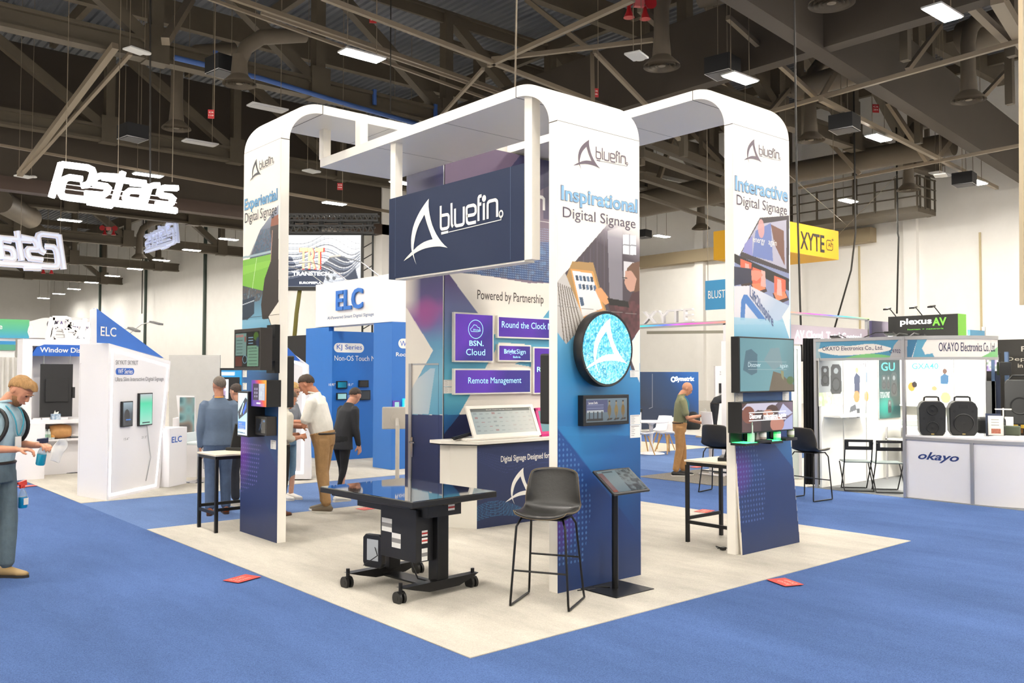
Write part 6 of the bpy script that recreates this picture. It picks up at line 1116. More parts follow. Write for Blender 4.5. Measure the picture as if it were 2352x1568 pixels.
quad_panel(F0, [(505, 845), (560, 845), (560, 1090), (505, 1090)], BLK, t, 'housing', .15); pp = Paint(F0.at(508, 900)[0], F0.at(556, 900)[0], F0.at(508, 1000)[1], F0.at(508, 850)[1], .02, '#2aa0dc'); pp.rect(-5, F0.at(0, 990)[1], 5, F0.at(0, 880)[1], '#f0b030', .0); pp.rect(F0.at(512, 0)[0], F0.at(0, 862)[1], F0.at(550, 0)[0], F0.at(0, 854)[1], '#e8f4fa'); pp.rect(F0.at(548, 0)[0], F0.at(0, 905)[1], F0.at(556, 0)[0], F0.at(0, 885)[1], '#f0c030'); pp.build('screen', SCR, t, -.004)
t = F0.thing('video_totem', 'black framed white screen showing a pink bottle, right of the suited man', 'display'); quad_panel(F0, [(512, 866), (549, 866), (549, 925), (512, 925)], BLK, t, 'housing', .05, -.3); pp = Paint(F0.at(512, 0, -.3)[0], F0.at(536, 0, -.3)[0], F0.at(0, 915, -.3)[1], F0.at(0, 870, -.3)[1], .02, '#f4f6fa'); pp.disc((pp.b[0]+pp.b[1])/2, pp.b[2]+.08, .04, .1, '#b89ac0'); pp.build('screen', SCR, t, -.305)
t = F0.thing('white_cabinet', 'white cabinet under the pink bottle screen', 'cabinet'); MB().box(F0.at(505, 0, -.4)[0], F0.at(556, 0, -.4)[0], -.4, -.2, .012, F0.at(0, 925, -.4)[1]).build('cabinet', WST, t)
def small_stool(x, y, lab, rz=0, seat='#dfe8ea', h=.62):
    t = thing('chrome_stool', lab, 'stool', (x, y, .014), rz); MB().lathe([(.2, 0), (.19, .012), (.05, .03), (.025, .05)], 24).build('base', CHROME, t, smooth=True); MB().cyl((0, 0, .03), (0, 0, h), .022, 12).build('column', CHROME, t, smooth=True)
    MB().box(-.18, .18, -.17, .17, h, h+.05).box(-.18, .18, .14, .17, h+.04, h+.2).build('seat', M('seat_'+seat[1:], seat, .4), t, bevel=.03, seg=3); MB().tube([(-.1, -.1, h), (-.14, -.22, h-.1), (-.12, -.2, h-.38), (.12, -.2, h-.38), (.14, -.22, h-.1), (.1, -.1, h)], .009, 6).build('footrest', CHROME, t)
p = G(455, 1108); small_stool(p.x, p.y, 'chrome and white stool between the podium and the suited man', .5)
def wood_chair(p, lab, rz, s=1.0):
    t = thing('shell_chair', lab, 'chair', (p[0], p[1], .016), rz)
    m = MB(); n = 9; pr = [(-.22, .45, .2), (0, .43, .23), (.16, .47, .23), (.22, .62, .21), (.25, .8, .16)]
    m.v = [((-1+2*j/8)*w, y-(.05*(-1+2*j/8)**2 if z > .5 else 0), z+(.04*abs(-1+2*j/8)**2 if z < .5 else 0)) for y, z, w in pr for j in range(n)]; m.f = [(k*n+j, k*n+j+1, (k+1)*n+j+1, (k+1)*n+j) for k in range(4) for j in range(n-1)]
    o = m.build('shell', WST, t, smooth=2); md = o.modifiers.new('t', 'SOLIDIFY'); md.thickness = .02
    for sx in (-1, 1):
        for sy in (-1, 1): MB().cyl((sx*.1, sy*.1, .42), (sx*.22, sy*.22, 0), .018, 8, .012).build('leg', M('beech', '#c89a5c', .5), t)
    return t
p = G(440, 1085); wood_chair(p, 'white chair with beech legs behind the podium', 1.0)
# ---- left white stand with counters
FW_ = Fr(0, 12.9, 0); t = FW_.thing('white_stand_wall', 'white stand wall with a blue arched Window D header, left of the slanted cabinet', 'wall panel'); zt = FW_.at(100, 779)[1]
m = MB(); x0, x1 = FW_.at(50, 900)[0], FW_.at(215, 900)[0]; hx0 = FW_.at(75, 800)[0]; hz = FW_.at(75, 817)[1]; lz = FW_.at(75, 972)[1]
m.box(x0, hx0, 0, .4, .012, zt).box(hx0, x1, 0, .4, FW_.at(75, 794)[1], zt).build('white_surround', WST, t); MB().box(hx0, x1, .38, .4, .012, zt-.1).build('rear_wall', WST, t)
a = FW_.at(75, 817); e = FW_.at(215, 793); r = .18; MB().prism([(a[0], a[1]), (e[0], a[1]), (e[0], e[1]), (a[0]+r, e[1]), (a[0]+.06, e[1]-.05), (a[0], e[1]-r*.9)], -.01, .1).build('blue_header', EBL2, t)
text('Window Display', (FW_.at(107, 0)[0], FW_.at(140, 813)[1], FW_.at(107, 0)[0]+(FW_.at(178, 0)[0]-FW_.at(107, 0)[0])*1.72, FW_.at(140, 798)[1]), INKW, t, -.014, .03)
F1 = Fr(0, 12.75, 0); t = F1.thing('hanging_monitor', 'back of a tall black monitor hanging on cables in the white stand', 'monitor'); a = F1.at(92, 958); e = F1.at(168, 836)
MB().box(a[0], e[0], 0, .06, a[1], e[1]).build('housing', M('matte_black', '#1b1b1d', .6), t, bevel=.005); w = e[0]-a[0]; h = e[1]-a[1]; MB().box(a[0]+w*.14, a[0]+w*.86, -.03, 0, a[1]+h*.28, a[1]+h*.72).build('rear_box', M('matte_black'), t, bevel=.01); MB().box(e[0]-.02, e[0]+.04, 0, .05, a[1]+h*.35, a[1]+h*.56).build('side_box', M('matte_black'), t)
for q in (.1, .92): MB().cyl((a[0]+w*q, .03, e[1]), (a[0]+w*q, .03, FW_.at(75, 815)[1]), .006, 6).build('suspension_cable', CHROME, t)
F2 = Fr(0, 12.2, 0); t = F2.thing('white_counter', 'white counter block at the left, nearest the blue carpet', 'counter'); MB().box(F2.at(45, 0)[0], F2.at(123, 0)[0], 0, .5, .012, F2.at(100, 971)[1]).build('counter_body', WST, t, bevel=.004)
F3 = Fr(0, 12.6, 0); t = F3.thing('shelf_counter', 'long white counter with an open shelf behind the chrome stool', 'counter'); x0, x1 = F3.at(118, 0)[0], F3.at(185, 0)[0]; zt = F3.at(150, 963)[1]
MB().box(x0-.7, x1+.3, 0, .6, zt-.07, zt).build('counter_top', WST, t); MB().box(x0-.7, x1+.3, .55, .6, .012, zt-.07).build('back_panel', WST, t); MB().box(x0, x1+.3, .02, .55, F3.at(150, 1012)[1], F3.at(150, 1008)[1]).build('shelf_board', WST, t); MB().box(x0, x1+.3, .2, .24, .012, F3.at(150, 1012)[1]).build('lower_panel', WST, t); MB().box(x0-.05, x0, 0, .5, .012, zt-.07).build('side_panel', WST, t)
zs = F3.at(150, 1008)[1]
for i, (px, mt) in enumerate([(128, '#8fb8a4'), (136, '#a4c0a8'), (144, '#e0a050')]):
    x = F3.at(px, 0)[0]; t = thing('hygiene_bottle', ['pale green bottle on the open shelf, leftmost', 'pale bottle on the open shelf, middle of three', 'bottle with an orange dot on the open shelf, rightmost'][i], 'bottle', (x, 12.75, zs)); MB().lathe([(.04, 0), (.045, .02), (.045, .12), (.02, .15), (.02, .18)], 14).build('body', M('pale_bottle', '#dfe9e6', .3), t, smooth=True); MB().lathe([(.046, .03), (.046, .09)], 14, cap=False).build('label', M('lab_'+mt[1:], mt, .5), t)
x = F3.at(163, 0)[0]; tag(MB().lathe([(.1, -.17), (.12, -.1), (.13, 0), (.12, .1), (.1, .17)], 12, axis='x').build('paper_parcel', M('kraft', '#c9955c', .7, noise=.1, nscale=20), loc=(x, 12.8, zs+.13), smooth=2), 'brown wrapped parcel on the open shelf', 'parcel')
x = F3.at(149, 0)[0]; t = thing('tissue_box', 'blue tissue box on the white counter in front of the black monitor', 'tissue box', (x, 12.7, zt)); MB().box(-.07, .07, -.06, .06, 0, .1).build('carton', M('tissue_blue', '#3f86c0', .5, noise=.4, nscale=15, h2='#dfe9ee'), t); MB().prism([(-.03, .1), (.04, .1), (.05, .14), (0, .12), (-.01, .16)], -.01, .01).build('tissue', PAPER, t)
for i, px in enumerate((106, 126, 168)): x = F3.at(px, 0)[0]; tag(MB().box(x-.06, x+.06, 12.66, 12.7, zt, zt+.035).build('name_plate', WST), 'small white plate on the white counter, %s' % ['left of the tissue box', 'just left of the tissue box', 'right of the tissue box'][i], 'plate')
for i, px in enumerate((60, 75)): x = F2.at(px, 0)[0]; tag(MB().lathe([(.04, 0), (.045, .08), (.03, .09)], 12).build('paper_cup', WST, loc=(x, 12.35, F2.at(100, 971)[1])), ['white cup on the counter block, left one', 'white cup on the counter block, right one'][i], 'cup')
p = G(162, 1086); small_stool(p.x, p.y, 'chrome stool with white seat tucked under the shelf counter', 2.6, '#e9e6e6', .66)
# banners at the far left
F4 = Fr(0, 18, 0); t = F4.thing('curved_banner', 'green to blue curved banner reading nage at the left edge', 'banner')
a, e = F4.at(-60, 0)[0], F4.at(82, 0)[0]; z0, z1 = F4.at(20, 776)[1], F4.at(82, 747)[1]; pp = Paint(a, e, z0, z1+.12, .03); pp.grad([(0, '#3f9fc8'), (.5, '#4fae94'), (1, '#5fb878')], p0=(0, z0), p1=(0, z1+.12)); pp.build('banner_print', PRT, t, -.01); MB().box(a, e, 0, .1, z0, z1+.1).build('banner_board', WST, t)
text('Signage', (F4.at(-34, 0)[0], F4.at(20, 760)[1], F4.at(21, 0)[0], F4.at(20, 744)[1]), INKW, t, -.02, .02); a0 = F4.at(64, 770); a1 = F4.at(78, 744); w = a1[0]-a0[0]; h = a1[1]-a0[1]; MB().strip([(a0[0]+w*u, a0[1]+h*v) for u, v in ((.2, 0), (.8, 0), (1, .3), (.9, .7), (.6, 1), (.3, .9), (.1, .6), (0, .3))], .025, -.02, True).strip([(a0[0]+w*u, a0[1]+h*v) for u, v in ((.3, .1), (.75, .1), (.75, .5), (.3, .5))], .02, -.02, True).build('cloud_icon', INKW, t)
t = F4.thing('striped_fascia', 'blue and green striped fascia below the curved banner', 'fascia'); MB().box(F4.at(-60, 0)[0], F4.at(52, 0)[0], 0, .1, F4.at(20, 791)[1], F4.at(20, 783)[1]).build('blue_stripe', M('stripe_blue', '#2a86c0', .5), t); MB().box(F4.at(-60, 0)[0], F4.at(52, 0)[0], 0, .1, F4.at(20, 804)[1], F4.at(20, 791)[1]).build('green_stripe', M('stripe_green', '#4f9a80', .5), t); MB().box(F4.at(-60, 0)[0], F4.at(52, 0)[0], .05, .2, .012, F4.at(20, 776)[1]).build('white_wall', WST, t)
F5 = Fr(0, 17, 0); t = F5.thing('white_curtain', 'white and grey pleated curtain at the left edge', 'curtain'); m = MB(); n = 60; x0, x1 = F5.at(-70, 0)[0], F5.at(56, 0)[0]; zc = F5.at(0, 820)[1]
m.v = [(x0+(x1-x0)*i/n, .05*sin(i*1.1), z) for z in (.012, zc) for i in range(n+1)]; m.f = [(i, i+1, n+2+i, n+1+i) for i in range(n)]; m.build('cloth', M('curtain_white', '#dcd9d4', .8, noise=.08, nscale=2), t, smooth=2)
F6 = Fr(0, 30, 0); t = F6.thing('arched_banner', 'white arched YAMAHA banner with a round emblem, behind the lower glowing letters', 'banner'); pts = [(60, 740), (100, 730), (150, 727), (215, 731), (260, 738)]; top = F6.pts(pts); bot = F6.at(170, 778)[1]
MB().prism([(top[0][0], bot), (top[-1][0], bot)]+top[::-1], 0, .2).build('banner_board', WST, t); a = F6.at(150, 755); text('YAMAHA', (F6.at(137, 0)[0], F6.at(170, 755)[1], F6.at(215, 0)[0], F6.at(170, 738)[1]), M('yamaha_grey', '#5a4a8a', .5), t, -.01, .04)
cx, cz = F6.at(120, 745); r = F6.at(131, 745)[0]-cx; m = MB().strip([(cx+r*cos(k*pi/12), cz+r*sin(k*pi/12)) for k in range(24)], .05, -.01, True)
for k in range(6): m.strip([(cx-r*.8*cos(k*pi/6), cz-r*.8*sin(k*pi/6)), (cx+r*.8*cos(k*pi/6), cz+r*.8*sin(k*pi/6))], .05, -.01-.001*k)
m.build('tuning_fork_emblem', M('emblem_grey', '#55555c', .5), t); MB().box(top[0][0], top[-1][0], .1, .2, 0, bot).build('wall_below', M('wall_lilac', '#cfcbd0', .6), t)
# ---- glowing hanging letters
S_P = [[(415,1100),(349,1332)], [(415,1108),(590,1130),(622,1145),(630,1165),(612,1225),(590,1247),(550,1252)], [(556,1208),(470,1196),(440,1208),(425,1235),(410,1300),(425,1325),(470,1335),(1195,1424)], [(760,1388),(590,1362)], [(792,1192),(680,1185),(645,1198),(628,1228),(645,1245),(715,1256),(732,1272),(722,1300),(700,1315),(572,1304)], [(832,1160),(778,1345)], [(690,1196),(985,1236)], [(880,1234),(965,1240),(985,1258),(955,1368)], [(962,1290),(880,1286),(855,1305),(848,1335),(862,1352),(950,1358)], [(1015,1248),(975,1372)], [(1012,1262),(1040,1250),(1078,1250)], [(1202,1270),(1110,1266),(1085,1280),(1078,1305),(1095,1318),(1150,1326),(1168,1342),(1158,1372),(1130,1388),(1050,1376)]]
FG = Fr(0, 24, 0); SPM = [[FG.at(a/2.94, b/2.94) for a, b in l] for l in S_P]
gx0 = min(p[0] for l in SPM for p in l); gx1 = max(p[0] for l in SPM for p in l); gz0 = min(p[1] for l in SPM for p in l); gz1 = max(p[1] for l in SPM for p in l)
def glow_sign(F, bx, lab, mir=False, face=None, back=None, w=.2, name='glowing_sign', cables=True):
    t = F.thing(name, lab, 'sign'); sx = (bx[2]-bx[0])/(gx1-gx0); sz = (bx[3]-bx[1])/(gz1-gz0); W_ = w*(abs(sx)+abs(sz))/2; mf, mb = MB(), MB()
    for k, l in enumerate(SPM):
        q = [(bx[0]+(p[0]-gx0)*sx, bx[1]+(p[1]-gz0)*sz) for p in l]
        if mir: q = [(bx[0]+bx[2]-a, b) for a, b in q]
        mf.strip(q, W_, -.06-.0006*k); mb.strip(q, W_*1.12, .06+.0006*k); 
        for a_, b_ in zip(q[:-1], q[1:]): mb.bar((a_[0], 0, a_[1]), (b_[0], 0, b_[1]), .11, W_*1.05, (0, 1, 0))
    mf.build('letter_faces', face or LETG, t); mb.build('letter_returns', back or WST, t)
    if cables:
        for u in (.1, .5, .95): MB().cyl((bx[0]+(bx[2]-bx[0])*u, 0, bx[3]-.1), (bx[0]+(bx[2]-bx[0])*u, 0, 17.36), .012, 6).build('suspension_cable', PIPE, t)
    m = MB()
    for v in (.18, .32, .45): m.bar((bx[0], .09, bx[1]+(bx[3]-bx[1])*v), (bx[2], .09, bx[1]+(bx[3]-bx[1])*v), .03, .03)
    m.build('rear_rail', ALU, t); return t
glow_sign(FG, (gx0, gz0, gx1, gz1), 'large glowing white Pcstars letters hanging at upper left', back=LETG, w=.165)
F7 = Fr(0, 44, 0); a = F7.at(-60, 604); e = F7.at(148, 540); glow_sign(F7, (a[0], a[1]-.05, e[0], e[1]), 'mirrored back of hanging Pcstars letters at the left edge, rimmed with light', True, WST, LETS, .2)
F8 = Fr(AX(372, 540, 16).x, AX(372, 540, 16).y, pi/2); a = F8.at(335, 580); e = F8.at(408, 505); a, e = (min(a[0], e[0]), min(a[1], e[1])), (max(a[0], e[0]), max(a[1], e[1])); glow_sign(F8, (a[0], a[1], e[0], e[1]), 'narrow reversed glowing letters hanging left of the left pillar, seen from behind', False, WST, LETS, .2)
F9 = Fr(0, 22, 0); a = F9.at(109, 777); e = F9.at(262, 734); glow_sign(F9, (a[0], a[1]-.1, e[0], e[1]), 'smaller glowing Pcstars letters standing over the Window header', False, cables=False, w=.22); tag(MB().box(a[0]+.1, e[0], 21.95, 22.05, 0, a[1]-.15).build('sign_wall', WST), 'white wall carrying the smaller glowing letters', 'wall panel')
# ---- ELC arch stand behind the people
FH = Fr(5.6, 13.0, -pi/2); t = thing('header_fascia', 'white overhead fascia with raised blue ELC letters behind the left pillar', 'fascia', FH.loc, FH.rz); x0 = FH.at(725, 700)[0]; x1 = 13-9.55; z0 = 2.79; z1 = 3.70
MB().box(x0, x1, 0, .35, z0, z1).build('front_board', WST, t); MB().box(x1-.3, x1, .35, 1.6, z0, z1).build('side_board', WST, t); MB().box(x0, x1, -.012, 0, z0+.0, z0+.06).build('lip', WST, t)
a = FH.at(775, 714); e = FH.at(836, 706); text('ELC', (a[0], a[1], e[0], FH.at(775, 668)[1]), M('raised_blue', '#2f74cc', .5), t, -.03, .045, depth=.03); a = FH.at(752, 736); e = FH.at(859, 724); text('AI-Powered Smart Digital Signage', (a[0], a[1], e[0], FH.at(752, 727)[1]), M('sub_grey', '#6f86a8', .5), t, -.004, .02)
for i, px in enumerate([(742, 655), (795, 645), (868, 630)]):
    p = AX(px[0], px[1], 5.6); t = thing('arm_lamp', ['arm lamp over the ELC fascia, left', 'arm lamp over the ELC fascia, middle', 'arm lamp over the ELC fascia, right'][i], 'lamp', (5.62, p.y, 3.7)); MB().tube([(0, 0, 0), (-.3, .15, .25), (-.7, .35, .36)], .01, 6).build('arm', ALU, t); MB().bar((-.65, .32, .36), (-.85, .42, .33), .12, .03).build('lamp_head', M('lamp_pale', '#d8d8d4', .3), t)
FA2 = Fr(5.6, 11.8, 0); t = FA2.thing('blue_display_wall', 'blue recessed wall reading KJ Series Non-OS Touch M with small screens', 'display wall'); MB().box(0, 1.25, 0, .15, .014, 2.69).build('blue_board', EBLUE, t); MB().box(0, .12, .15, 1.15, .014, 2.78).build('left_column', EBLUE, t)
pill(FA2, 767, 787, 836, 810, INKW, t); text('KJ Series', tbox(FA2, 773, 805, 831, 792), EBL2, t, -.007, .0); a = FA2.at(768, 828); e = FA2.at(861, 830); text('Non-OS Touch M', (a[0], a[1], e[0], FA2.at(768, 816)[1]), INKW, t, -.004, .03)
for s_, l, r, y_ in (('10.95"', 755, 770, 886), ('10.1"', 799, 811, 886), ('15.6"', 799, 811, 913)): text(s_, tbox(FA2, l, y_, r, y_-6), INKW, t, -.004, .02)
for i, (l, t_, r, b, c1, c2) in enumerate([(774, 875, 798, 892, '#1f8aa4', '#0f5a74'), (774, 902, 797, 918, '#8fc4c4', '#a0cccc'), (825, 873, 847, 889, '#0d0f14', '#0d0f14'), (819, 896, 851, 918, '#1a2430', '#2c3036')]):
    wall_screen(FA2, ['small teal screen on the blue wall, upper left', 'small pale green screen on the blue wall, lower left', 'small black screen on the blue wall, upper right', 'wider dark screen on the blue wall, lower right'][i], l, t_, r, b, .04, (lambda c1, c2: lambda p, x, z, w, h: p.grad([(0, c1), (1, c2)], p0=(x, z), p1=(x+w, z)))(c1, c2), BLK, 'sample_screen', .02, .02, SCR)
FB2 = Fr(5.6, 9.55, 0); t = FB2.thing('blue_pylon', 'blue corner pylon under the white fascia with a cut off W badge', 'pylon'); MB().box(0, 1.5, 0, .65, .014, 2.79).build('blue_board', M('stand_blue_light', '#2f72c2', .55), t)
pill(FB2, 915, 777, 975, 801, INKW, t); text('WT Series', (FB2.at(923, 0)[0], FB2.at(920, 795)[1], FB2.at(923, 0)[0]+.6, FB2.at(920, 782)[1]), EBL2, t, -.007, 0); text('Room Booking', (FB2.at(914, 0)[0], FB2.at(920, 821)[1], FB2.at(914, 0)[0]+.85, FB2.at(920, 809)[1]), INKW, t, -.004, .03)
for s_, l, r, y_ in (('8"', 907, 912, 959), ('10"', 927, 934, 959)): text(s_, tbox(FB2, l, y_, r, y_-6), INKW, t, -.004, .02)
wall_screen(FB2, 'small purple rimmed tablet on the blue pylon', 904, 920, 919, 945, .04, lambda p, x, z, w, h: p.rect(x, z, x+w, z+h, '#a8dcd8'), M('rim_purple', '#5a3a9c', .4, emit=.3), 'sample_screen', .02, .025, SCR); wall_screen(FB2, 'small cyan rimmed tablet on the blue pylon, cut by the tower', 926, 915, 944, 945, .04, lambda p, x, z, w, h: p.rect(x, z, x+w, z+h, '#a8dcd8'), M('rim_cyan', '#2ac0e0', .4, emit=.6), 'sample_screen', .02, .025, SCR)
# white kiosk stand seen from behind
p = G(912, 1172); t = thing('kiosk_stand', 'white kiosk stand seen from behind, left of the tower door', 'kiosk', (p.x, p.y, .012), RAD(150)); WK = M('kiosk_white', '#d9d3cb', .4); z9 = 1.17
MB().lathe([(.22, 0), (.215, .02), (.03, .03)], 28).build('round_base', WK, t, smooth=True); MB().cyl((0, 0, .02), (0, 0, 1.12), .028, 16).build('pole', WK, t, smooth=True); MB().cyl((0, -.02, 1.1), (0, -.09, 1.2), .025, 10).lathe([(.08, -.1), (.08, -.12)], 20, (0, 0, 1.2), 'y').build('swivel', WK, t)
o = MB().box(-.2, .2, -.15, -.12, 1.06, 1.36).build('tablet_back', WK, t, bevel=.02, seg=3); MB().box(-.18, .18, -.153, -.15, 1.08, 1.34).build('screen', GLS, o)
# dark stand beyond, mostly hidden
p = Vector(CAM+ray(690, 900)*22.5); F0 = Fr(p.x, p.y, -YAW); t = F0.thing('dark_stand', 'black stand wall seen between the left pillar and the blue wall', 'wall panel'); quad_panel(F0, [(655, 772), (722, 768), (722, 1035), (655, 1035)], M('dark_wall', '#1c1b1c', .4, noise=.3, nscale=1), t, 'board', .2)
p = Vector(CAM+ray(690, 900)*15); F0 = Fr(p.x, p.y, -YAW+.2); t = F0.thing('display_cabinet', 'white slanted cabinet with glowing line, half hidden behind the blond woman', 'display stand'); quad_panel(F0, [(656, 1100), (715, 1100), (708, 838), (656, 800)], WST, t, 'cabinet_body', .5); ring(F0, [(640, 1085), (694, 1085), (699, 840), (640, 815)], .04, NEON, t, 'light_line'); quad_panel(F0, [(652, 800), (661, 798), (690, 828), (652, 828)], EBL2, t, 'blue_triangle', .1, -.06)
# video wall hung from a black truss
p = Vector(CAM+ray(742, 600)*30); F0 = Fr(p.x, p.y, -YAW); t = F0.thing('video_wall', 'big hung video wall showing TRT lettering over black and white swirls', 'video wall'); a = F0.at(640, 658); e = F0.at(829, 540); MB().box(a[0], e[0]+.05, 0, .3, a[1]-.12, e[1]+.01).build('housing', BLK, t)
pp = Paint(a[0], e[0], a[1], e[1], .015, '#ffffff'); L = lambda px, py: F0.at(px, py)
pp.grad([(0, '#ffffff'), (1, '#dfe4ee')], p0=(0, e[1]), p1=(0, a[1])); pp.poly([L(655, 588), L(670, 590), L(680, 610), L(750, 625), L(740, 658), L(655, 658)], '#33405a'); pp.poly([L(735, 612), L(760, 590), L(790, 588), L(815, 610), L(825, 650), L(790, 640), L(770, 625), L(740, 630)], '#38445a')
for k in range(22):
    y0 = 560+k*4; pts = [(655+j*9, y0+22*sin(j*.42+k*.12)*(j/19)-j*(1.2-.02*k)) for j in range(20)]
    for q, r_ in zip(pts[:-1], pts[1:]): pp.line(L(*q), L(*r_), .035, ['#2c3850', '#ffffff', '#8a94a8'][k % 3], .75 if 5 < k < 18 else .35)
for j in range(14): pp.disc(*L(760+8*cos(j*2.3), 632+8*sin(j*1.7)), .06, .06, ['#1a2230', '#e8eef6'][j % 2], .8)
pp.build('screen', SCR, t, -.004); YT = M('lit_yellow', '#f2d489', .5, emit=1); RDL = M('lit_red', '#d8262c', .5, emit=.8)
text('TRT', tbox(F0, 687, 619, 746, 569), RDL, t, -.02, .06); text('TRT', tbox(F0, 688, 617, 743, 569), YT, t, -.03, .05); text('TRANSTECH', tbox(F0, 672, 633, 757, 624), M('lit_white2', '#ffffff', .5, emit=1.2), t, -.03, .05); text('EUROPEEPLA', tbox(F0, 688, 652, 738, 647), M('lit_white2'), t, -.03, .05)
def lattice(F, l, r, y0, y1, lab, d=.4, name='lighting_truss'):
    t = F.thing(name, lab, 'truss'); a = F.at(l, y1); e = F.at(r, y0); m = MB(); x0, x1, z0, z1 = a[0], e[0], a[1], e[1]
    for z in (z0, z1):
        for y in (0, d): m.bar((x0, y, z), (x1, y, z), .06, .06)
    m.build('chord', BLKM, t); m = MB(); n = max(3, int((x1-x0)/(z1-z0)/.8))
    for k in range(n): u0 = x0+(x1-x0)*k/n; u1 = x0+(x1-x0)*(k+1)/n; um = (u0+u1)/2; m.bar((u0, 0, z0), (um, 0, z1), .03, .03).bar((um, 0, z1), (u1, 0, z0), .03, .03).bar((u0, 0, z1), (um, d, z1), .03, .03)
    m.build('lacing', BLKM, t); return t, (x0, z0, x1, z1)
tt, b = lattice(F0, 640, 868, 492, 506, 'black lighting truss above the video wall'); lattice(F0, 640, 858, 518, 534, 'lower black truss right on top of the video wall'); 
for i, px in enumerate([(668, 512), (700, 512), (735, 512), (780, 510), (845, 512)]): p = F0.M @ Vector((F0.at(*px)[0], .2, F0.at(*px)[1])); tag(MB().lathe([(.06, -.2), (.12, .15), (.03, .2)], 12).build('stage_light', BLK, loc=p), 'black stage light hanging between the two trusses, number %d from the left pillar' % (i+1) if 0 else 'black stage light hanging between the two trusses, %s' % ['nearest the left pillar', 'second from the left pillar', 'middle one', 'fourth from the left pillar', 'at the right end by the truss corner'][i], 'stage light')
m = thing('truss_tower', 'black upright truss beside the video wall', 'truss', F0.M @ Vector((F0.at(840, 600)[0], .4, 0)), F0.rz); MB().box(-.2, -.14, 0, .06, 0, F0.at(840, 492)[1]).box(.14, .2, 0, .06, 0, F0.at(840, 492)[1]).build('upright', BLKM, m)
for k in range(int((F0.at(840, 500)[1]-2.7)/.4)): MB().bar((-.17, .03, 2.5+k*.4), (.17, .03, 2.7+k*.4), .03, .03).build('brace', BLKM, m)
# ================================================================== right side
# speaker maker's booth
XB = 12.3; YB = 2.98; t = thing('exhibition_booth', 'aluminium framed speaker booth with curved OKAYO header and white walls', 'booth', (9.4, 3.05, 0), -pi/2); FO = Fr(9.4, 3.05, -pi/2)
def loc_(x, y): v = FO.I @ Vector((x, y, 0)); return v.x, v.y
def bpost(x, y, z0=.012, z1=2.38, w=.045, name='post'): a = loc_(x, y); return MB().box(a[0]-w/2, a[0]+w/2, a[1]-w/2, a[1]+w/2, z0, z1).build(name, ALU, t)
ys = [3.05, 1.62]; bpost(9.4, 3.05); bpost(9.4, 1.62); bpost(9.4, .67, .012, .9); 
for x in (10.1, 10.85, XB): bpost(x, YB, .012, 2.1, .03)
yr = AX(2262, 900, XB).y; ym = AX(2190, 900, XB).y; bpost(XB, yr, .012, 2.62); bpost(XB, ym, .012, 2.1, .03)
LITW = M('booth_white', '#fbfaf4', .45, k=.93)
a, b = loc_(9.42, YB), loc_(XB, YB+.03); MB().box(min(a[0], b[0])-.0, max(a[0], b[0])+.01, a[1], b[1], .014, 2.1).build('side_wall', LITW, t)
a, b = loc_(XB, YB), loc_(XB+.03, yr); MB().box(a[0], b[0], a[1], b[1], .014, 2.1).build('rear_wall', LITW, t)
# header: straight, then a curve
hz0, hz1 = 2.07, 2.36; m = MB().box(0, 1.43, -.02, .02, hz0, hz1); hb = m.build('header_board', WST, t); MB().box(0, 1.43, -.03, .03, hz1-.03, hz1+.02).box(0, 1.43, -.03, .03, hz0-.04, hz0).build('header_rail', ALU, t)
def wavy(pp, x0, x1, z0, z1):
    w, h = x1-x0, z1-z0; pp.rect(x0, z0, x1, z1, '#4f93b4'); pp.poly([(x0+w*u, z0+h*v) for u, v in ((.0, .0), (.06, 0), (.04, .5), (.06, 1), (0, 1))], '#9fb8c0'); X = np.linspace(0, 1, 40)
    pp.poly([(x0+w*(.03+.9*u*.95), z0+h*(.55+.42*sin(pi*u)*(.7+.3*cos(7*u)))) for u in X]+[(x0+w*(.03+.9*u*.95), z0+h*(.42-.4*sin(pi*u)*(.8+.2*cos(5*u)))) for u in X[::-1]], '#f6efe6'); pp.poly([(x0+w*u, z0+h*(.22*sin(pi*(u-.35)/.6) if .35 < u < .95 else 0)) for u in X]+[(x1, z0)], '#7fc47c'); pp.poly([(x1, z0), (x1-w*.13, z0), (x1-w*.08, z0+h*.7), (x1-w*.03, z1), (x1, z1)], '#b8b4b4')
pp = Paint(.02, 1.41, hz0, hz1-.03, .006); wavy(pp, .02, 1.41, hz0, hz1-.03); pp.build('header_print', PRT, t, -.022)
text('OKAYO Electronics Co., Ltd.', tbox(FO, 1891, 807, 2030, 793), M('okayo_navy', '#2a2850', .5), t, -.025, .012); text('C9702', tbox(FO, 2045, 811, 2070, 802), M('okayo_navy'), t, -.025, .012)
# curved header beyond the corner post: quarter round bulging to the aisle, on the counter's line
pts = []; C0 = (10.35, 1.62-.95); 
for k in range(17): q = pi-(-pi/2)*0; ang = pi*.5+(pi*.5)*(k/16)
cyc = [(9.4+.95-.95*cos(a_), 1.62-.95*sin(a_)*1.0) for a_ in [k*pi/2/16 for k in range(17)]]
cyc = [loc_(x, y) for x, y in cyc]
def wallcurve(cy, z0, z1, th, mat, name, out=0):
    m = MB(); n = len(cy); ds = []
    for i in range(n):
        a_ = Vector(cy[max(0, i-1)]); b_ = Vector(cy[min(n-1, i+1)]); d = (b_-a_).normalized(); ds.append(Vector((d.y, -d.x)))
    o = [Vector(c_)+d*out for c_, d in zip(cy, ds)]; i_ = [Vector(c_)+d*(out-th) for c_, d in zip(cy, ds)]
    P = [(p.x, p.y) for p in o]+[(p.x, p.y) for p in i_[::-1]]; return m.prism(P, z0, z1, 'xy').build(name, mat, t, smooth=True)
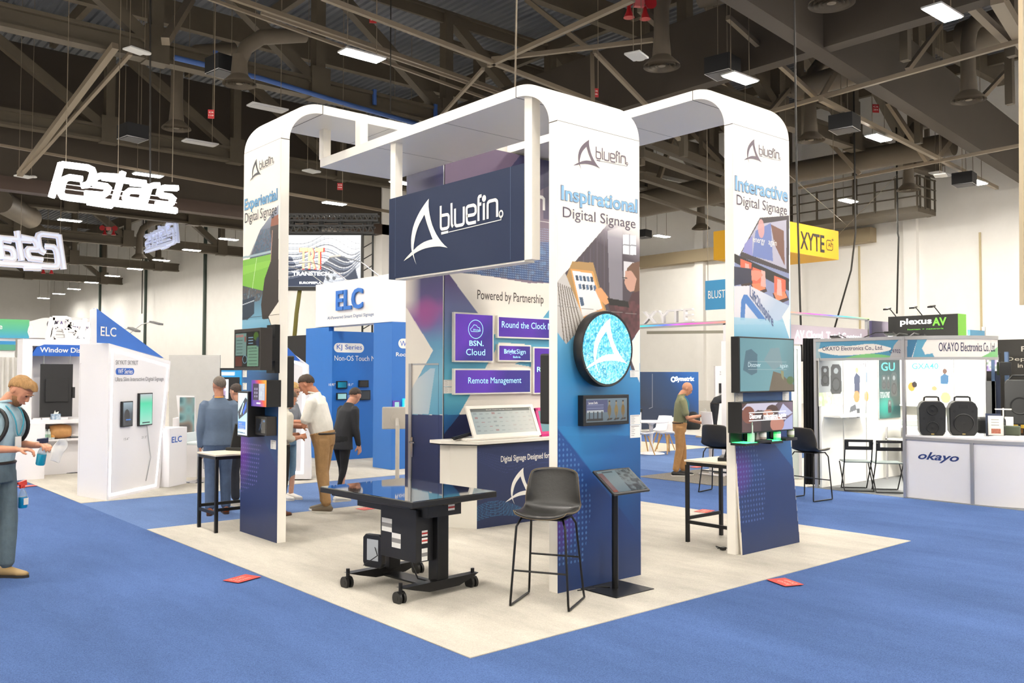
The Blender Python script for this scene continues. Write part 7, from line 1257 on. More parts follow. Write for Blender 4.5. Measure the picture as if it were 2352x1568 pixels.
wallcurve(cyc, hz0, hz1, .03, WST, 'curved_header'); wallcurve(cyc, hz1-.03, hz1+.02, .05, ALU, 'curved_rail', .012); wallcurve(cyc, hz0-.04, hz0, .05, ALU, 'curved_rail', .012)
# print and letters wrapped on the curve
def wrap(o, u0, cy=cyc):
    L = [0]; 
    for p, q in zip(cy[:-1], cy[1:]): L.append(L[-1]+math.dist(p, q))
    for v in o.data.vertices:
        u = min(max(v.co.x-u0, 0), L[-1]-1e-4); i = max(k for k in range(len(L)) if L[k] <= u); i = min(i, len(cy)-2); f = (u-L[i])/(L[i+1]-L[i]); p = Vector(cy[i]).lerp(Vector(cy[i+1]), f); d = (Vector(cy[i+1])-Vector(cy[i])).normalized(); nx = Vector((d.y, -d.x)); off = -v.co.y; v.co.x = p.x+nx.x*off; v.co.y = p.y+nx.y*off
pp = Paint(0, 1.49, hz0, hz1-.03, .008, '#f6efe6'); w = 1.49; z0 = hz0; h = .26
pp.poly([(0, z0), (.12, z0), (.2, z0+h), (0, z0+h)], '#3f7a9c'); pp.poly([(.0, z0), (.05, z0), (.06, z0+h), (0, z0+h)], '#b8b4b4'); pp.poly([(.13, z0), (.42, z0), (.4, z0+h*.2), (.3, z0+h*.15), (.26, z0+h*.5), (.33, z0+h), (.2, z0+h)], '#5fa4c0'); pp.poly([(1.1, z0), (1.49, z0), (1.49, z0+h*.6)], '#7fc47c')
o = pp.build('header_print', PRT, t, -.003); wrap(o, 0); o = text('OKAYO Electronics Co., Ltd.', (.48, hz0+.06, 1.4, hz0+.21), M('okayo_navy'), t, -.006, .012); wrap(o, 0)
# straight end piece of the header over the rear post
a, b = loc_(XB-.6, yr), loc_(XB, yr); MB().box(a[0]-.02, a[0]+.02, a[1], b[1], 2.28, 2.55).build('end_header', M('teal_board', '#4f93b4', .5), t)
# counter with curved end
MB().box(*[1.43, 3.05-.67], 0, .05, .014, .86).build('counter_front', LITW if 0 else WST, t); MB().box(1.41, 3.05-.65, -.015, .5, .905, .93).build('counter_top', WST, t); MB().box(1.41, 3.05-.65, -.02, .02, .86, .905).build('counter_rail', ALU, t)
cc = [loc_(9.4+1.1-1.1*cos(a_), .67-1.25*sin(a_)) for a_ in [k*pi/2/16 for k in range(17)]]
wallcurve(cc, .014, .86, .04, WST, 'curved_counter_front'); wallcurve(cc, .86, .905, .06, ALU, 'curved_rail', .02); P = [c_ for c_ in cc]+[loc_(10.5, .67)]; MB().prism(P, .905, .93, 'xy').build('curved_counter_top', WST, t)
def OK_(s, l, y1, r, y0): return tbox(FO, l, y1, r, y0)
a = FO.at(2109, 1056); e = FO.at(2203, 1060); text('okayo', (a[0], a[1]-.02, e[0], FO.at(2109, 1036)[1]), M('okayo_blue', '#223a78', .5), t, -.004, .04, shear=.35)
# posters
FWL = Fr(9.42, YB, 0); FRW = Fr(XB, YB, -pi/2)
def poster(F, l, t_, r, b, lab, draw, res=.01, y=-.012, name='poster'):
    a = F.at(l, t_, y); e = F.at(r, b, y); o = F.thing(name, lab, 'poster'); MB().box(a[0], e[0], y, y+.008, e[1], a[1]).build('sheet', PAPER, o); pp = Paint(a[0], e[0], e[1], a[1], res); draw(pp, a[0], e[1], e[0]-a[0], a[1]-e[1]); pp.build('poster_print', PRT, o, y-.002); return o, (a[0], e[1], e[0], a[1])
def spk(pp, x, z, w, h, c1='#2f3338', c2='#14171a'):
    pp.poly([(x+w*.1, z), (x+w*.9, z), (x+w, z+h*.1), (x+w*.95, z+h*.9), (x+w*.8, z+h), (x+w*.2, z+h), (x+w*.05, z+h*.9), (x, z+h*.1)], c1); pp.disc(x+w*.5, z+h*.32, w*.38, h*.24, c2); pp.disc(x+w*.5, z+h*.32, w*.3, h*.19, '#3a3f44'); pp.disc(x+w*.5, z+h*.78, w*.2, h*.1, '#8a9298')
def d1(pp, x, z, w, h): pp.rect(x, z+h*.28, x+w, z+h, '#9aa0a4'); pp.noise([(x, z), (x+w, z), (x+w, z+h*.28), (x, z+h*.28)], ['#e8f0e0', '#b8d0a0', '#f0e4e0', '#ffffff'], .06, 1); spk(pp, x+w*.08, z+h*.42, w*.3, h*.42); spk(pp, x+w*.42, z+h*.25, w*.42, h*.62)
o, b = poster(FWL, 1880, 822, 1943, 930, 'poster with two black loudspeakers on the left wall of the booth', d1)
def d2(pp, x, z, w, h):
    pp.rect(x, z, x+w, z+h, '#f4f4f2'); pp.poly([(x+w*.22, z+h*.4), (x+w*.42, z+h*.4), (x+w*.45, z+h*.7), (x+w*.3, z+h*.76), (x+w*.2, z+h*.68)], '#2a3550'); pp.disc(x+w*.32, z+h*.8, w*.06, h*.05, '#c08a6a'); pp.disc(x+w*.3, z+h*.36, w*.12, h*.1, '#b87a50'); pp.disc(x+w*.7, z+h*.36, w*.09, h*.09, '#d08a50'); pp.rect(x+w*.45, z+h*.02, x+w*.7, z+h*.24, '#a8b4b8'); pp.rect(x+w*.3, z+h*.02, x+w*.42, z+h*.16, '#3a4048'); pp.poly([(x, z+h*.1), (x+w*.3, z+h*.14), (x+w*.25, z+h*.24), (x+w*.05, z+h*.2)], '#4a4f58'); pp.rect(x+w*.66, z+h*.6, x+w*.74, z+h*.76, '#5a7a94')
o, b = poster(FWL, 1949, 822, 2007, 958, 'CLARITI poster with a presenter, second on the left wall', d2); w, h = b[2]-b[0], b[3]-b[1]; text('CLARiTi', (b[0]+w*.2, b[1]+h*.86, b[0]+w*.85, b[1]+h*.95), M('grey_print'), o, -.017, .0)
def d3(pp, x, z, w, h):
    pp.grad([(0, '#0f5f5c'), (.5, '#123c40'), (1, '#10262a')], p0=(x, z), p1=(x+w, z+h)); pp.disc(x+w*.3, z+h*.2, w*.4, h*.2, '#2ab0a0', .7, soft=1); spk(pp, x+w*.12, z+h*.48, w*.22, h*.24, '#3a4448'); spk(pp, x+w*.36, z+h*.48, w*.16, h*.24, '#3a4448'); spk(pp, x+w*.56, z+h*.36, w*.3, h*.4, '#3a4448'); spk(pp, x+w*.4, z+h*.08, w*.18, h*.22, '#4a5458'); pp.noise([(x+w*.05, z+h*.34), (x+w*.5, z+h*.34), (x+w*.5, z+h*.44), (x+w*.05, z+h*.44)], ['#cfe0e0', '#5a7a7c', '#ffffff'], .03, .8)
o, b = poster(FWL, 2018, 822, 2068, 958, 'dark teal GU poster with several loudspeakers in the booth corner', d3, y=-.04); w, h = b[2]-b[0], b[3]-b[1]; text('GU', (b[0]+w*.1, b[1]+h*.79, b[0]+w*.75, b[1]+h*.93), M('teal_lit', '#5fd8c8', .5), o, -.045, .03)
def d4(pp, x, z, w, h):
    pp.rect(x, z, x+w, z+h, '#f8f8f6'); pp.grad([(0, '#bfe0ec'), (1, '#f8f8f6')], p0=(x, z+h*.5), p1=(x+w*.3, z+h*.5), pts=[(x, z+h*.2), (x+w*.3, z+h*.2), (x+w*.3, z+h), (x, z+h)]); pp.rect(x+w*.2, z+h*.5, x+w*.55, z+h*.72, '#e4f2f0'); pp.poly([(x+w*.76, z+h*.42), (x+w*.93, z+h*.42), (x+w*.95, z+h*.6), (x+w*.85, z+h*.66), (x+w*.76, z+h*.58)], '#2a5a80'); pp.poly([(x+w*.78, z+h*.2), (x+w*.9, z+h*.2), (x+w*.92, z+h*.42), (x+w*.78, z+h*.42)], '#8fa0a4'); pp.disc(x+w*.86, z+h*.7, w*.05, h*.06, '#5a3f34'); pp.disc(x+w*.1, z+h*.35, w*.08, h*.1, '#e09040'); pp.disc(x+w*.17, z+h*.4, w*.06, h*.07, '#2a2426'); pp.disc(x+w*.62, z+h*.32, w*.06, h*.05, '#d08a60'); pp.disc(x+w*.87, z+h*.12, w*.11, h*.12, '#c09a70'); pp.rect(x+w*.05, z, x+w*.7, z+h*.12, '#e8d4bc')
o, b = poster(FRW, 2083, 822, 2186, 926, 'GXA40 poster with a teacher in a classroom on the rear wall', d4); w, h = b[2]-b[0], b[3]-b[1]; text('GXA40', (b[0]+w*.12, b[1]+h*.75, b[0]+w*.72, b[1]+h*.88), M('gxa_blue', '#3fa4d4', .5), o, -.017, .02)
# shelves and low desk in the booth
a, e = FWL.at(1880, 0)[0], FWL.at(1960, 0)[0]; tag(MB().box(9.42+a, 9.42+e, YB-.3, YB-.01, 1.13, 1.16).build('wall_shelf', LITW), 'white wall shelf under the loudspeaker poster', 'shelf'); tag(MB().box(XB-.3, XB-.01, AX(2186, 0, XB).y, AX(2062, 900, XB).y, 1.25, 1.28).build('wall_shelf', LITW), 'white wall shelf under the classroom poster', 'shelf')
p = AX(2040, 1000, 11.4); t2 = thing('display_desk', 'white display desk with an open shelf in the booth corner', 'desk', (11.3, p.y-.75, .012)); MB().box(0, .6, 0, .75, .9, .93).box(0, .6, 0, .75, .68, .7).build('desk_board', LITW, t2)
for x in (0, .57):
    for y in (0, .72): MB().box(x, x+.03, y, y+.03, 0, .9).build('leg', ALU, t2)
t2 = thing('grey_case', 'small grey electronics case on the desk in the booth', 'case', (11.35, p.y-.6, .942)); MB().box(0, .3, 0, .35, 0, .1).build('case', M('case_grey', '#8f9894', .5), t2, bevel=.01)
# black folding chairs
def folding(lab, p, rz):
    t = thing('folding_chair', lab, 'chair', (p[0], p[1], .012), rz)
    for sx in (-1, 1): MB().tube([(sx*.2, .26, .76), (sx*.2, .23, .7), (sx*.2, .16, .45), (sx*.19, -.14, .02), (sx*.19, -.18, .012), ], .0095, 8).build('front_leg', BLKM, t); MB().tube([(sx*.215, -.14, .43), (sx*.215, .2, .04), (sx*.215, .24, .012)], .0095, 8).build('rear_leg', BLKM, t)
    MB().cyl((-.19, -.18, .012), (.19, -.18, .012), .009, 8).build('floor_bar', BLKM, t); MB().cyl((-.215, .24, .012), (.215, .24, .012), .009, 8).build('floor_bar', BLKM, t)
    MB().box(-.205, .205, -.2, .16, .435, .455).build('seat', M('grey_seat', '#6f7a7a', .5), t, bevel=.008); 
    m = MB().box(-.21, .21, .22, .245, .76, .8).box(-.21, .21, .21, .235, .64, .695).box(-.21, -.15, .215, .24, .66, .79).box(.15, .21, .215, .24, .66, .79); m.build('back_rest', BLK, t, bevel=.006); return t
folding('black folding chair in the booth opening, left of the two', G(1966, 1126), RAD(130)); folding('black folding chair in the booth opening, beside the corner post', G(2038, 1130), RAD(130))
# loudspeakers on the counter
def loud(lab, px, two, w=.36, h=.5, rz=-pi/2+.55):
    p = G(px, 1001, .93); t = thing('loudspeaker', lab, 'loudspeaker', (p.x+.12, p.y, .93), rz); B_ = M('speaker_shell', '#1a1b1c', .45)
    P = [(-w*.38, .0), (w*.38, 0), (w*.48, .06), (w*.5, h*.8), (w*.42, h*.93), (w*.3, h), (-w*.3, h), (-w*.42, h*.93), (-w*.5, h*.8), (-w*.48, .06)]; MB().prism(P, 0, .26).build('cabinet', B_, t, bevel=.015, seg=3)
    MB().tube([(-w*.28, .1, h-.01), (-w*.26, .1, h+.05), (-w*.2, .1, h+.06), (w*.2, .1, h+.06), (w*.26, .1, h+.05), (w*.28, .1, h-.01)], .014, 8).build('handle', B_, t)
    CO = M('cone_black', '#0c0d0e', .6); GR = M('grille_dark', '#232426', .5)
    def cone(z, r): MB().lathe([(r, -.012), (r*.92, -.02), (r*.86, -.008)], 28, (0, 0, z), 'y', cap=False).build('driver_ring', GR, t, smooth=True); MB().lathe([(r*.88, -.009), (r*.3, -.004), (.001, -.012)], 28, (0, 0, z), 'y', cap=False).build('driver_cone', CO, t, smooth=True)
    if two: cone(h*.74, .075); cone(h*.24, .085); MB().lathe([(.035, -.012), (.015, -.004)], 16, (0, 0, h*.49), 'y').build('horn', CO, t)
    else: cone(h*.36, .14); MB().box(-.06, .06, -.006, 0, h*.8, h*.9).build('horn', CO, t, bevel=.01)
    for sx in (-1, 1): MB().lathe([(.02, -.004), (.018, .0)], 12, (sx*w*.32, 0, h*(.49 if two else .7)), 'y').build('port', CO, t)
    MB().box(-.02, .02, -.004, 0, .015, .03).build('badge', M('badge_gold', '#c9b26a', .4), t); return t
loud('black loudspeaker with two round drivers on the booth counter', 2134, True); loud('black loudspeaker with one big driver on the booth counter', 2206, False, .38, .5)
t = thing('loudspeaker', 'dark low speaker lying behind the counter speaker with one driver', 'loudspeaker', G(2262, 998, .93)+Vector((.25, 0, 0)), -pi/2+.5); MB().box(-.2, .2, 0, .2, 0, .25).build('cabinet', M('speaker_shell'), t, bevel=.05, seg=3)
p = G(2288, 1000, .93); t = thing('leaflet_stand', 'clear leaflet stand with a white flyer on the booth counter', 'stand', p, -pi/2+.4); o = MB().box(-.1, .1, 0, .004, 0, .29).build('flyer', PAPER, t); o.rotation_euler.x = -.2; m = MB().box(-.06, .06, -.002, 0, .03, .1).build('flyer_picture', M('crowd_print', '#a8604a', .5, noise=.4, nscale=40), o)
for k in range(3): MB().box(-.06, .04, -.002, 0, .15+.04*k, .158+.04*k).build('flyer_text', PINK, o)
o = MB().box(-.13, .07, .05, .06, 0, .33).build('brochure', M('brochure_navy', '#1b2c4c', .4), t); o.rotation_euler.x = -.2; MB().box(-.11, .11, -.03, .12, 0, .006).box(-.115, -.11, -.02, .12, 0, .2).box(.11, .115, -.02, .12, 0, .2).build('acrylic_holder', M('acrylic', '#dfe9ee', .05, trans=.9), t)
p = G(2322, 1000, .93); t = thing('wireless_speaker', 'small olive fabric speaker on the curved counter end', 'speaker', p, -pi/2+.3); MB().box(-.12, .12, 0, .1, 0, .14).build('fabric_body', M('olive_fabric', '#4f5748', .9), t, bevel=.02, seg=3); MB().tube([(-.1, -.02, .01), (-.16, -.05, .012), (-.2, -.02, .01)], .01, 6).build('plug_lead', WST, t)
p = G(2305, 985, .93); t = thing('price_stand', 'white T shaped stand with a small card behind the olive speaker', 'stand', p, -pi/2+.4); MB().box(-.01, .01, 0, .01, 0, .34).box(-.12, .12, 0, .01, .31, .33).build('t_frame', M('stand_cream', '#d9d2c4', .5), t); MB().box(.02, .14, -.01, -.005, .03, .2).build('card', PAPER, t)
# arm lamps on the booth header and the bright light they throw in
BUL = M('spot_face', '#fff4e0', .5, emit=40)
for i, (bx, by, tx, ty) in enumerate([(1960, 780, 1915, 772), (1993, 776, 2040, 763), (2060, 776, 2085, 768), (2100, 775, 2112, 768)]):
    p = AX(bx, by, 9.6); t = thing('arm_lamp', 'arm lamp on the booth header, %s' % ['leftmost', 'second from the left', 'third from the left', 'rightmost'][i], 'lamp', (9.42, p.y, 2.37)); q = AX(tx, ty, 9.9)-Vector((9.42, p.y, 2.37)); MB().tube([(0, 0, 0), q*.5+Vector((0, 0, .04)), q], .008, 6).build('arm', BLKM, t); MB().bar(q, q+Vector((.14, 0, -.05)), .14, .03).build('lamp_head', BLKM, t)
    sp = bpy.data.lights.new('spot', 'AREA'); sp.shape = 'RECTANGLE'; sp.size = .12; sp.size_y = .1; sp.energy = 45; sp.color = (1, .95, .85); so = bpy.data.objects.new('lamp_light', sp); COL.objects.link(so); so.parent = t; so.location = q+Vector((.1, 0, -.05)); so.rotation_euler = (0, RAD(-38), 0)
# drape and white frames left of the booth
F0 = Fr(9.5, 3.3, -pi/2*.9); t = thing('black_drape', 'narrow black curtain between the right pillar and the booth', 'curtain', (9.55, 3.2, 0), RAD(-60)); m = MB(); n = 24; m.v = [(-.14+.28*i/n, .02*sin(i*1.6), z) for z in (.03, 2.4) for i in range(n+1)]; m.f = [(i, i+1, n+2+i, n+1+i) for i in range(n)]; m.build('cloth', M('drape_black', '#0d0d0f', .9), t, smooth=2)
t = thing('glazed_stand', 'white framed glazed stand behind the right pillar screen', 'stand', (10.0, 4.2, 0), RAD(-60)); MB().box(-.35, -.3, 0, .05, .01, 2.3).box(.4, .45, 0, .05, .01, 2.3).box(-.35, .45, 0, .05, 2.25, 2.3).build('frame', WST, t); MB().box(-.3, .4, .02, .04, .01, 2.25).build('pale_panel', M('pale_green_panel', '#dfe9e4', .3), t)
MB().box(-.9, -.35, .02, .04, .01, 2.4).build('white_wall', WST, t)
# banners above
F1 = Fr(0, 4, 0); t = F1.thing('long_banner', 'greyish lilac banner reading AV Cloud Total Contr behind the booth', 'banner'); a, e = F1.at(1800, 0)[0], F1.at(1985, 0)[0]; z1, z0 = 2.68, 2.34; MB().box(a, e, 0, .1, z0, z1).build('banner_board', M('lilac_grey', '#b4a8b4', .5), t); text('AV Cloud. Total Control', (F1.at(1818, 0)[0], z0+.1, F1.at(1968, 0)[0], z1-.09), M('soft_white_lit', '#ffffff', .5, emit=.9), t, -.006, .03)
for x in (a+.1, e-.1): MB().box(x-.03, x+.03, .02, .08, 0, z0).build('post', ALU, t)
t = F1.thing('light_bar_truss', 'thin bar with a rainbow coloured light strip over the lilac banner', 'light bar'); a, e = F1.at(1800, 0)[0], F1.at(1987, 0)[0]; MB().box(a, e, 0, .06, 2.86, 2.9).build('bar', ALU, t); pp = Paint(a, e, 2.885, 2.905, .01); pp.grad([(0, '#f0a060'), (.25, '#d040a0'), (.5, '#7060e0'), (.7, '#30c0b0'), (1, '#b0e080')], p0=(a, 0), p1=(e, 0)); pp.build('light_strip', MC('rainbow_strip', .4, emit=1.6), t, -.003); MB().box(e-.06, e, 0, .06, 0, 2.9).build('post', ALU, t)
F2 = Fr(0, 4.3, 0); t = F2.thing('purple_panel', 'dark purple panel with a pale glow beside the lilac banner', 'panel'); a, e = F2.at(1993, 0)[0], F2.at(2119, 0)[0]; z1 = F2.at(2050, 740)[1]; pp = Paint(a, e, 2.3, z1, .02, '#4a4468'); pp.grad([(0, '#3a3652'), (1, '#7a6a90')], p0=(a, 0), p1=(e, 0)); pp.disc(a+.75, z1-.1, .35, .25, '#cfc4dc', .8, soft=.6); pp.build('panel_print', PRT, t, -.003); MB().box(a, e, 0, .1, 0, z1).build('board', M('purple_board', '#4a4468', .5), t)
F3 = Fr(14, 0, -pi/2); t = F3.thing('black_green_sign', 'black sign with green side reading plexusAV behind the booth', 'sign'); a, e = F3.at(2040, 730), F3.at(2200, 720); z1 = 2.975; MB().box(a[0], e[0], 0, .1, 1.2, z1).build('black_board', M('board_black', '#22221f', .5), t); MB().box(e[0], e[0]+.01, -.0, .35, 1.2, z1).build('green_side', M('lime', '#7cc83a', .5), t); MB().box(a[0]+.1, e[0]-.1, .02, .08, 0, 1.2).build('support', BLK, t)
g = M('lime_lit', '#6fd040', .5, emit=.6); a, b = F3.at(2068, 750), F3.at(2140, 729); text('plexus', (a[0], a[1]-.0, b[0], b[1]), M('lit_white2'), t, -.006, .04); a, b = F3.at(2142, 748), F3.at(2174, 728); text('AV', (a[0], a[1], b[0], b[1]), g, t, -.006, .06); a, b = F3.at(2085, 757), F3.at(2168, 752); text('human + network', (a[0], a[1]-.01, b[0], b[1]), g, t, -.006, .0)
for i, px in enumerate((2058, 2118, 2160)): a = F3.at(px, 722); p = F3.M @ Vector((a[0], 0, z1)); t = thing('arm_lamp', 'small lamp on the black and green sign, %s' % ['left', 'middle', 'right'][i], 'lamp', p); MB().tube([(0, 0, 0), (-.1, .05, .12), (-.2, .05, .16)], .01, 6).build('arm', BLKM, t); MB().bar((-.2, .05, .16), (-.34, .05, .13), .1, .03).build('lamp_head', BLKM, t)
F4 = Fr(15, 0, -pi/2); t = F4.thing('black_stand_wall', 'black stand wall reading Deploy in at the right edge', 'wall panel'); a, e = F4.at(2242, 785), F4.at(2420, 778); z1 = F4.at(2300, 780)[1]; MB().box(a[0], e[0], 0, .2, .01, z1).build('black_board', M('board_charcoal', '#2a2624', .6), t)
a = F4.at(2311, 831); text('Deploy', (a[0], a[1], a[0]+.62, F4.at(2311, 820)[1]), M('sign_cream', '#cfc6ba', .5), t, -.006, .0); a = F4.at(2338, 844); text('in', (a[0], a[1], a[0]+.09, F4.at(2338, 835)[1]), M('sign_cream'), t, -.006, .03); a = F4.at(2346, 807); text('P', (a[0], a[1], a[0]+.08, F4.at(2346, 795)[1]), M('sign_cream'), t, -.006, .03)
F5 = Fr(14, 0, -pi/2); t = F5.thing('blue_frame_stand', 'dark blue aluminium frame with a small lit screen beside the booth post', 'stand')
for px in (2266, 2296): a = F5.at(px, 0)[0]; MB().box(a-.03, a+.03, 0, .06, 0, F5.at(px, 808)[1]).build('upright', M('blue_metal', '#4a6080', .4, metal=.4), t)
a, e = F5.at(2266, 842), F5.at(2282, 815); MB().box(a[0], e[0]+.1, .01, .05, a[1]-.12, e[1]+.05).build('screen_housing', M('matte_black'), t); pp = Paint(a[0], e[0]+.08, a[1]-.08, e[1], .02); pp.noise(None, ['#5a8a30', '#ffffff', '#c0a0e0', '#304020'], .07, 1); pp.build('screen', SCR, t, .005); a, e = F5.at(2278, 990), F5.at(2294, 815); MB().box(a[0], e[0], .02, .06, .2, e[1]).build('navy_panel', M('navy_deep', '#101f3c', .5), t); a, e = F5.at(2264, 990), F5.at(2286, 875); MB().box(a[0], e[0], .0, .05, .2, e[1]).build('grey_panel', M('panel_grey', '#77797a', .5), t)
p = AX(2306, 845, 13.6); t = thing('wall_speaker', 'small black speaker jutting out beside the blue frame', 'speaker', p, .6); MB().box(-.08, .08, -.1, .1, -.13, .11).build('cabinet', M('speaker_shell'), t, bevel=.01)
# big speaker on a pole at the right edge
p = AX(2338, 920, 12.6); t = thing('pole_loudspeaker', 'big black loudspeaker on a pole, cut by the right edge', 'loudspeaker', (p.x, p.y, 0), -pi/2+.25); z0 = AX(2338, 975, 12.6).z; z1 = AX(2338, 872, 12.6).z
MB().prism([(-.2, z0+.03), (-.17, z0), (.22, z0), (.24, z1-.1), (.2, z1), (-.17, z1), (-.2, z1-.05)], 0, .34).build('cabinet', M('speaker_shell'), t, bevel=.02); MB().lathe([(.15, -.01), (.14, -.02), (.12, -.01), (.03, .0), (.0, -.01)], 28, (.03, 0, z0+(z1-z0)*.42), 'y').build('driver', M('cone_black'), t, smooth=True); MB().tube([(-.14, .1, z1), (-.08, .1, z1+.07), (.1, .1, z1+.07), (.16, .1, z1)], .016, 8).build('handle', M('speaker_shell'), t); MB().cyl((0, .17, .02), (0, .17, z0), .02, 12).build('pole', BLKM, t)
MB().cyl((-.3, .17, .015), (.3, .17, .015), .015, 8).build('tripod_foot', BLKM, t)
for i, (px, py) in enumerate([(2325, 985), (2345, 972)]): p = AX(px, py, 14.5); tag(MB().box(-.2, .2, -.12, .12, -.08, .08).build('storage_crate', M('crate_yellow' if i else 'crate_tan', '#d9b23a' if i else '#c08a50', .5), loc=(14.5, p.y, p.z), bevel=.01), ['tan crate glimpsed at the right edge', 'yellow crate glimpsed at the right edge'][i], 'crate')
tag(MB().box(14.2, 14.9, AX(2352, 990, 14.5).y-.3, AX(2310, 990, 14.5).y, .01, AX(2330, 996, 14.5).z).build('crate_shelf', M('board_charcoal')), 'dark low shelf carrying the crates at the right edge', 'shelf')
# ---- between the pillars: dark blue wall, cafe tables, signs
F6 = Fr(*AY(1604, 983, 13.677).to_2d(), 0); F6 = Fr(20.26, 13.68, RAD(-20)); t = F6.thing('logo_wall', 'navy to blue wall with white Symetrix name between the pillars', 'wall panel'); a, e = F6.at(1455, 983), F6.at(1604, 854); pp = Paint(a[0], e[0], .01, e[1], .03, '#22304a'); pp.grad([(0, '#2a3346'), (.55, '#23436e'), (.8, '#1a5aa8'), (1, '#2467b4')], p0=F6.at(1500, 960), p1=F6.at(1600, 860)); pp.grad([(0, '#26344f'), (1, '#26344f')], p0=(0, 0), p1=(1, 0), pts=[(a[0], 0), (e[0], 0), (e[0], .5), (a[0], .8)], a=.7); pp.build('wall_print', PRT, t, -.004); MB().box(a[0], e[0], 0, .2, .01, e[1]).build('board', NAVY, t)
text('Symetrix', tbox(F6, 1551, 878, 1594, 864), M('lit_white2'), t, -.01, .05); cx, cz = F6.at(1546, 871); MB().strip([(cx+.07*cos(k*pi/10), cz+.07*sin(k*pi/10)) for k in range(20)], .04, -.01, True).build('round_logo', M('lit_white2'), t)
a = F6.at(1498, 0)[0]; MB().strip([(F6.at(1498, 858)), (F6.at(1498, 935)), (F6.at(1490, 938))], .02, -.01).build('white_line', M('line_grey', '#8f949c', .5), t)
t = thing('tv_bench', 'long low white counter with a black edge before the navy wall', 'counter', (12.6, 10.2, .016), RAD(-35)); MB().box(-1.2, .55, 0, .5, 0, .85).build('counter_body', WST, t); MB().box(-1.22, .57, -.02, .52, .85, .93).build('black_edge', BLK, t)
text('zaring', (-.4, .42, .25, .56), M('lit_white2'), t, -.006, .05)
p = G(1496, 1043); t = thing('cafe_table', 'round white pedestal table beside the middle pillar', 'table', (p.x, p.y, .016)); MB().lathe([(.3, 0), (.28, .015), (.06, .05), (.035, .3), (.05, .65), (.12, .7)], 28).build('pedestal', WST, t, smooth=True); MB().lathe([(.38, .7), (.4, .71), (.4, .73), (.38, .735)], 36).build('table_top', WST, t, smooth=True)
wood_chair(G(1475, 1045), 'white shell chair with beech legs, cut by the middle pillar', RAD(60)); wood_chair(G(1522, 1035), 'white shell chair with beech legs right of the round table', RAD(-70)); wood_chair(G(1535, 1042), 'white shell chair behind the bald man', RAD(-100))
t = thing('white_table', 'white table with a thin display right of the bald man', 'table', (9.35, 4.85, .018)); MB().box(0, 1.3, 0, .55, .66, .69).build('table_top', TOPW, t, bevel=.003)
for x in (.1, 1.2): MB().box(x-.03, x+.03, .25, .31, .02, .66).build('leg', WST, t); MB().box(x-.04, x+.04, .02, .53, 0, .02).build('foot', WST, t)
p = G(1630, 1003, .71); t = thing('thin_display', 'thin white display standing side-on on the white table', 'display', (min(p.x, 10.3), min(max(p.y, 5.0), 5.3), .71), RAD(75)); o = MB().box(-.15, .15, 0, .02, 0, .45).build('panel', WST, t); o.rotation_euler.x = -.15; MB().box(-.13, .13, -.002, 0, .02, .43).build('screen', GLS, o); MB().box(-.1, .1, -.05, .12, 0, .012).build('foot', WST, t)
r_ = [G(1525, 1092), G(1655, 1118), G(1700, 1100), G(1600, 1078)]; tag(MB().box(min(q.x for q in r_), max(q.x for q in r_), min(q.y for q in r_), 5.9, .007, .013).build('rug', M('rug_brown', '#7a746c', .95, noise=.5, nscale=60, bump=.5)), 'speckled grey brown rug under the white table', 'rug')
p = G(1592, 965); t = thing('backpack', 'black backpack on the floor far behind the bald man', 'bag', tuple(AX(1592, 948, 19.6))[:2]+(.006,), 0); MB().lathe([(.2, 0), (.24, .1), (.22, .4), (.1, .55), (.03, .57)], 14).build('bag_body', M('pack_black'), t, smooth=True)
# wall fittings far away
t = thing('wall_display', 'black screen on a white pillar far behind, left of the right pillar', 'display', (22, 13.2, 0), RAD(-40)); F8 = Fr(22, 13.2, RAD(-40)); a, e = F8.at(1651, 902), F8.at(1672, 880); MB().box(F8.at(1637, 0)[0], F8.at(1645, 0)[0], .0, .2, 0, F8.at(0, 838)[1]).box(F8.at(1645, 0)[0], F8.at(1690, 0)[0], .1, .2, 0, F8.at(0, 838)[1]).build('white_pillar', WST, t); MB().box(a[0], e[0]+.3, 0, .1, a[1], e[1]).build('screen', BLK, t)
text('Smart Power\nManagement', (F8.at(1649, 0)[0], F8.at(0, 861)[1], F8.at(1690, 0)[0], F8.at(0, 850)[1]), M('grey_print'), t, .095, 0)
# rainbow light bar and white letters
F9 = Fr(0, 13, 0); t = thing('light_bar_truss', 'rainbow light bar with white letters between the middle and right pillars', 'light bar', (20, 16.4, 0), -pi/2); FX = Fr(20, 16.4, -pi/2); a, e = FX.at(1460, 760), FX.at(1668, 737); pp = Paint(a[0], e[0], 3.42, 3.47, .03); pp.grad([(0, '#30c0a0'), (.35, '#5060e0'), (.6, '#e040a0'), (1, '#f08060')], p0=(a[0], 0), p1=(e[0], 0)); pp.build('light_strip', MC('rainbow_strip'), t, -.006); MB().box(a[0], e[0], 0, .1, 3.36, 3.5).build('bar', ALU, t); MB().box(e[0]-.12, e[0], 0, .1, 0, 3.4).build('post', WST, t)
text('XYTE', (FX.at(1474, 0)[0], 3.52, FX.at(1588, 0)[0], 3.95), WST, t, .0, .0, depth=.12); MB().bar((a[0], .6, 3.25), (e[0], 3.2, 3.25), .1, .1).build('cross_bar', M('bar_grey', '#8f8a7c', .5), t)
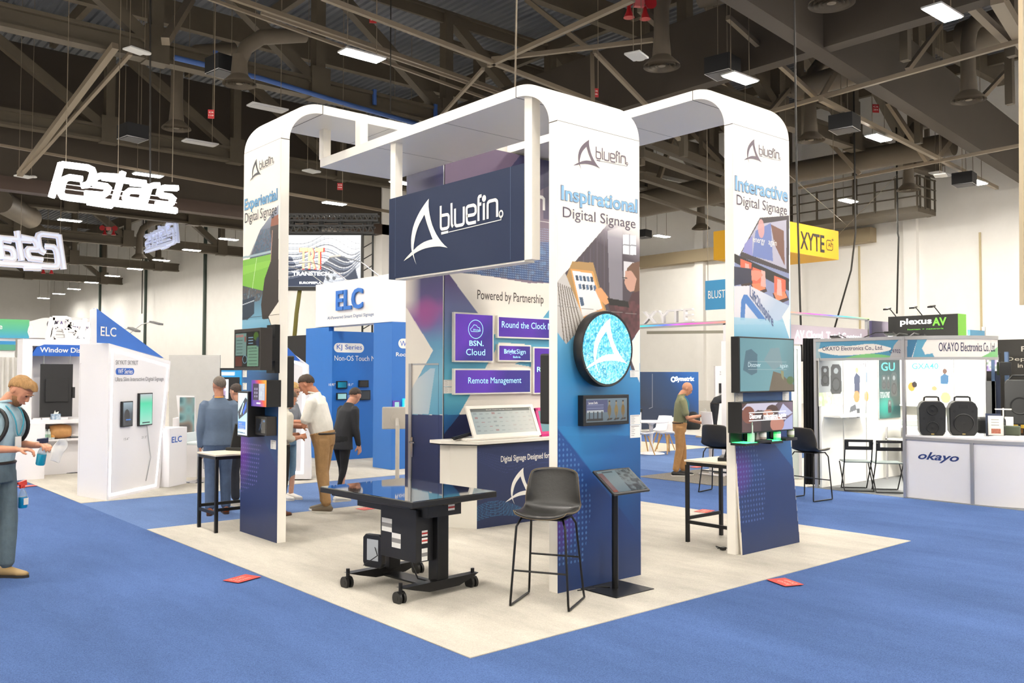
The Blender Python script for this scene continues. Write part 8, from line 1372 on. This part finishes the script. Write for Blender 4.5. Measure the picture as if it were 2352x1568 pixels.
FZ = Fr(22, 13.2, -pi/2+.0); t = FZ.thing('hanging_banner', 'blue hanging BLUSTREA banner left of the right pillar', 'sign'); a = FZ.at(1620, 712); e = FZ.at(1700, 625); zt = FZ.at(1620, 645)[1]; zb = a[1]; MB().box(a[0], a[0]+1.8, 0, .06, zb, zt).build('banner', M('sky_blue', '#3f94c8', .5), t); zl = zb+(zt-zb)*.38; text('BLUSTREAM', (a[0]+.13, zl, a[0]+1.5, zl+(zt-zb)*.27), INKW, t, -.006, .03)
for q in (.1, 1.7): MB().cyl((a[0]+q, .03, zt), (a[0]+q, .03, 17.36), .012, 6).build('suspension_cable', PIPE, t)
# yellow hanging box
YL = M('yellow_fabric', '#f2b61c', .6); zt, zb = 7.59, 6.42; t = thing('hanging_box_sign', 'yellow hanging box sign reading XYTE AI on the right', 'sign', (26.2, 14, 0)); MB().box(0, 3.75, 0, 3.4, zb, zt).build('yellow_box', YL, t); FY = Fr(26.2, 14, 0)
text('XYTE', tbox(FY, 1838, 571, 1893, 541), M('ink_black', '#1c1812', .5), t, -.01, .03); a, e = FY.at(1898, 573), FY.at(1912, 551); w, h = e[0]-a[0], e[1]-a[1]; MB().strip([(a[0]+w*u, a[1]+h*v) for u, v in ((.15, 0), (.85, 0), (1, .12), (1, .6), (.75, .62), (.7, .9), (.15, .9), (0, .78), (0, .12))], .03, -.01, True).build('badge_outline', M('ink_black'), t); text('AI', (a[0]+w*.25, a[1]+h*.3, a[0]+w*.75, a[1]+h*.65), M('ink_black'), t, -.01, .01); MB().flat([(a[0]+w*(1.0+.12*q[0]), a[1]+h*(1.0+.1*q[1])) for q in ((0, 2), (.4, .4), (2, 0), (.4, -.4), (0, -2), (-.4, -.4), (-2, 0), (-.4, .4))], -.01).build('spark', M('ink_black'), t)
for x in (.1, 3.6): MB().cyl((x, .1, zt), (x, .1, 17.36), .015, 6).build('suspension_cable', PIPE, t)
o = text('XYTE', (0, 0, 1, 1), M('ink_black'), t, 0, .03); o.rotation_euler.z = -pi/2; o.location = (-.012, 2.4, 6.75); o.scale = (1.9, 1, .5)
# screen on a stand far at right edge top
tag(MB().bar(AX(2345, 0, 4), AX(2348, 700, 4), .03, .03).build('edge_post', M('post_cream', '#bfae90', .6)), 'pale blurred post at the very right edge of the picture', 'post')
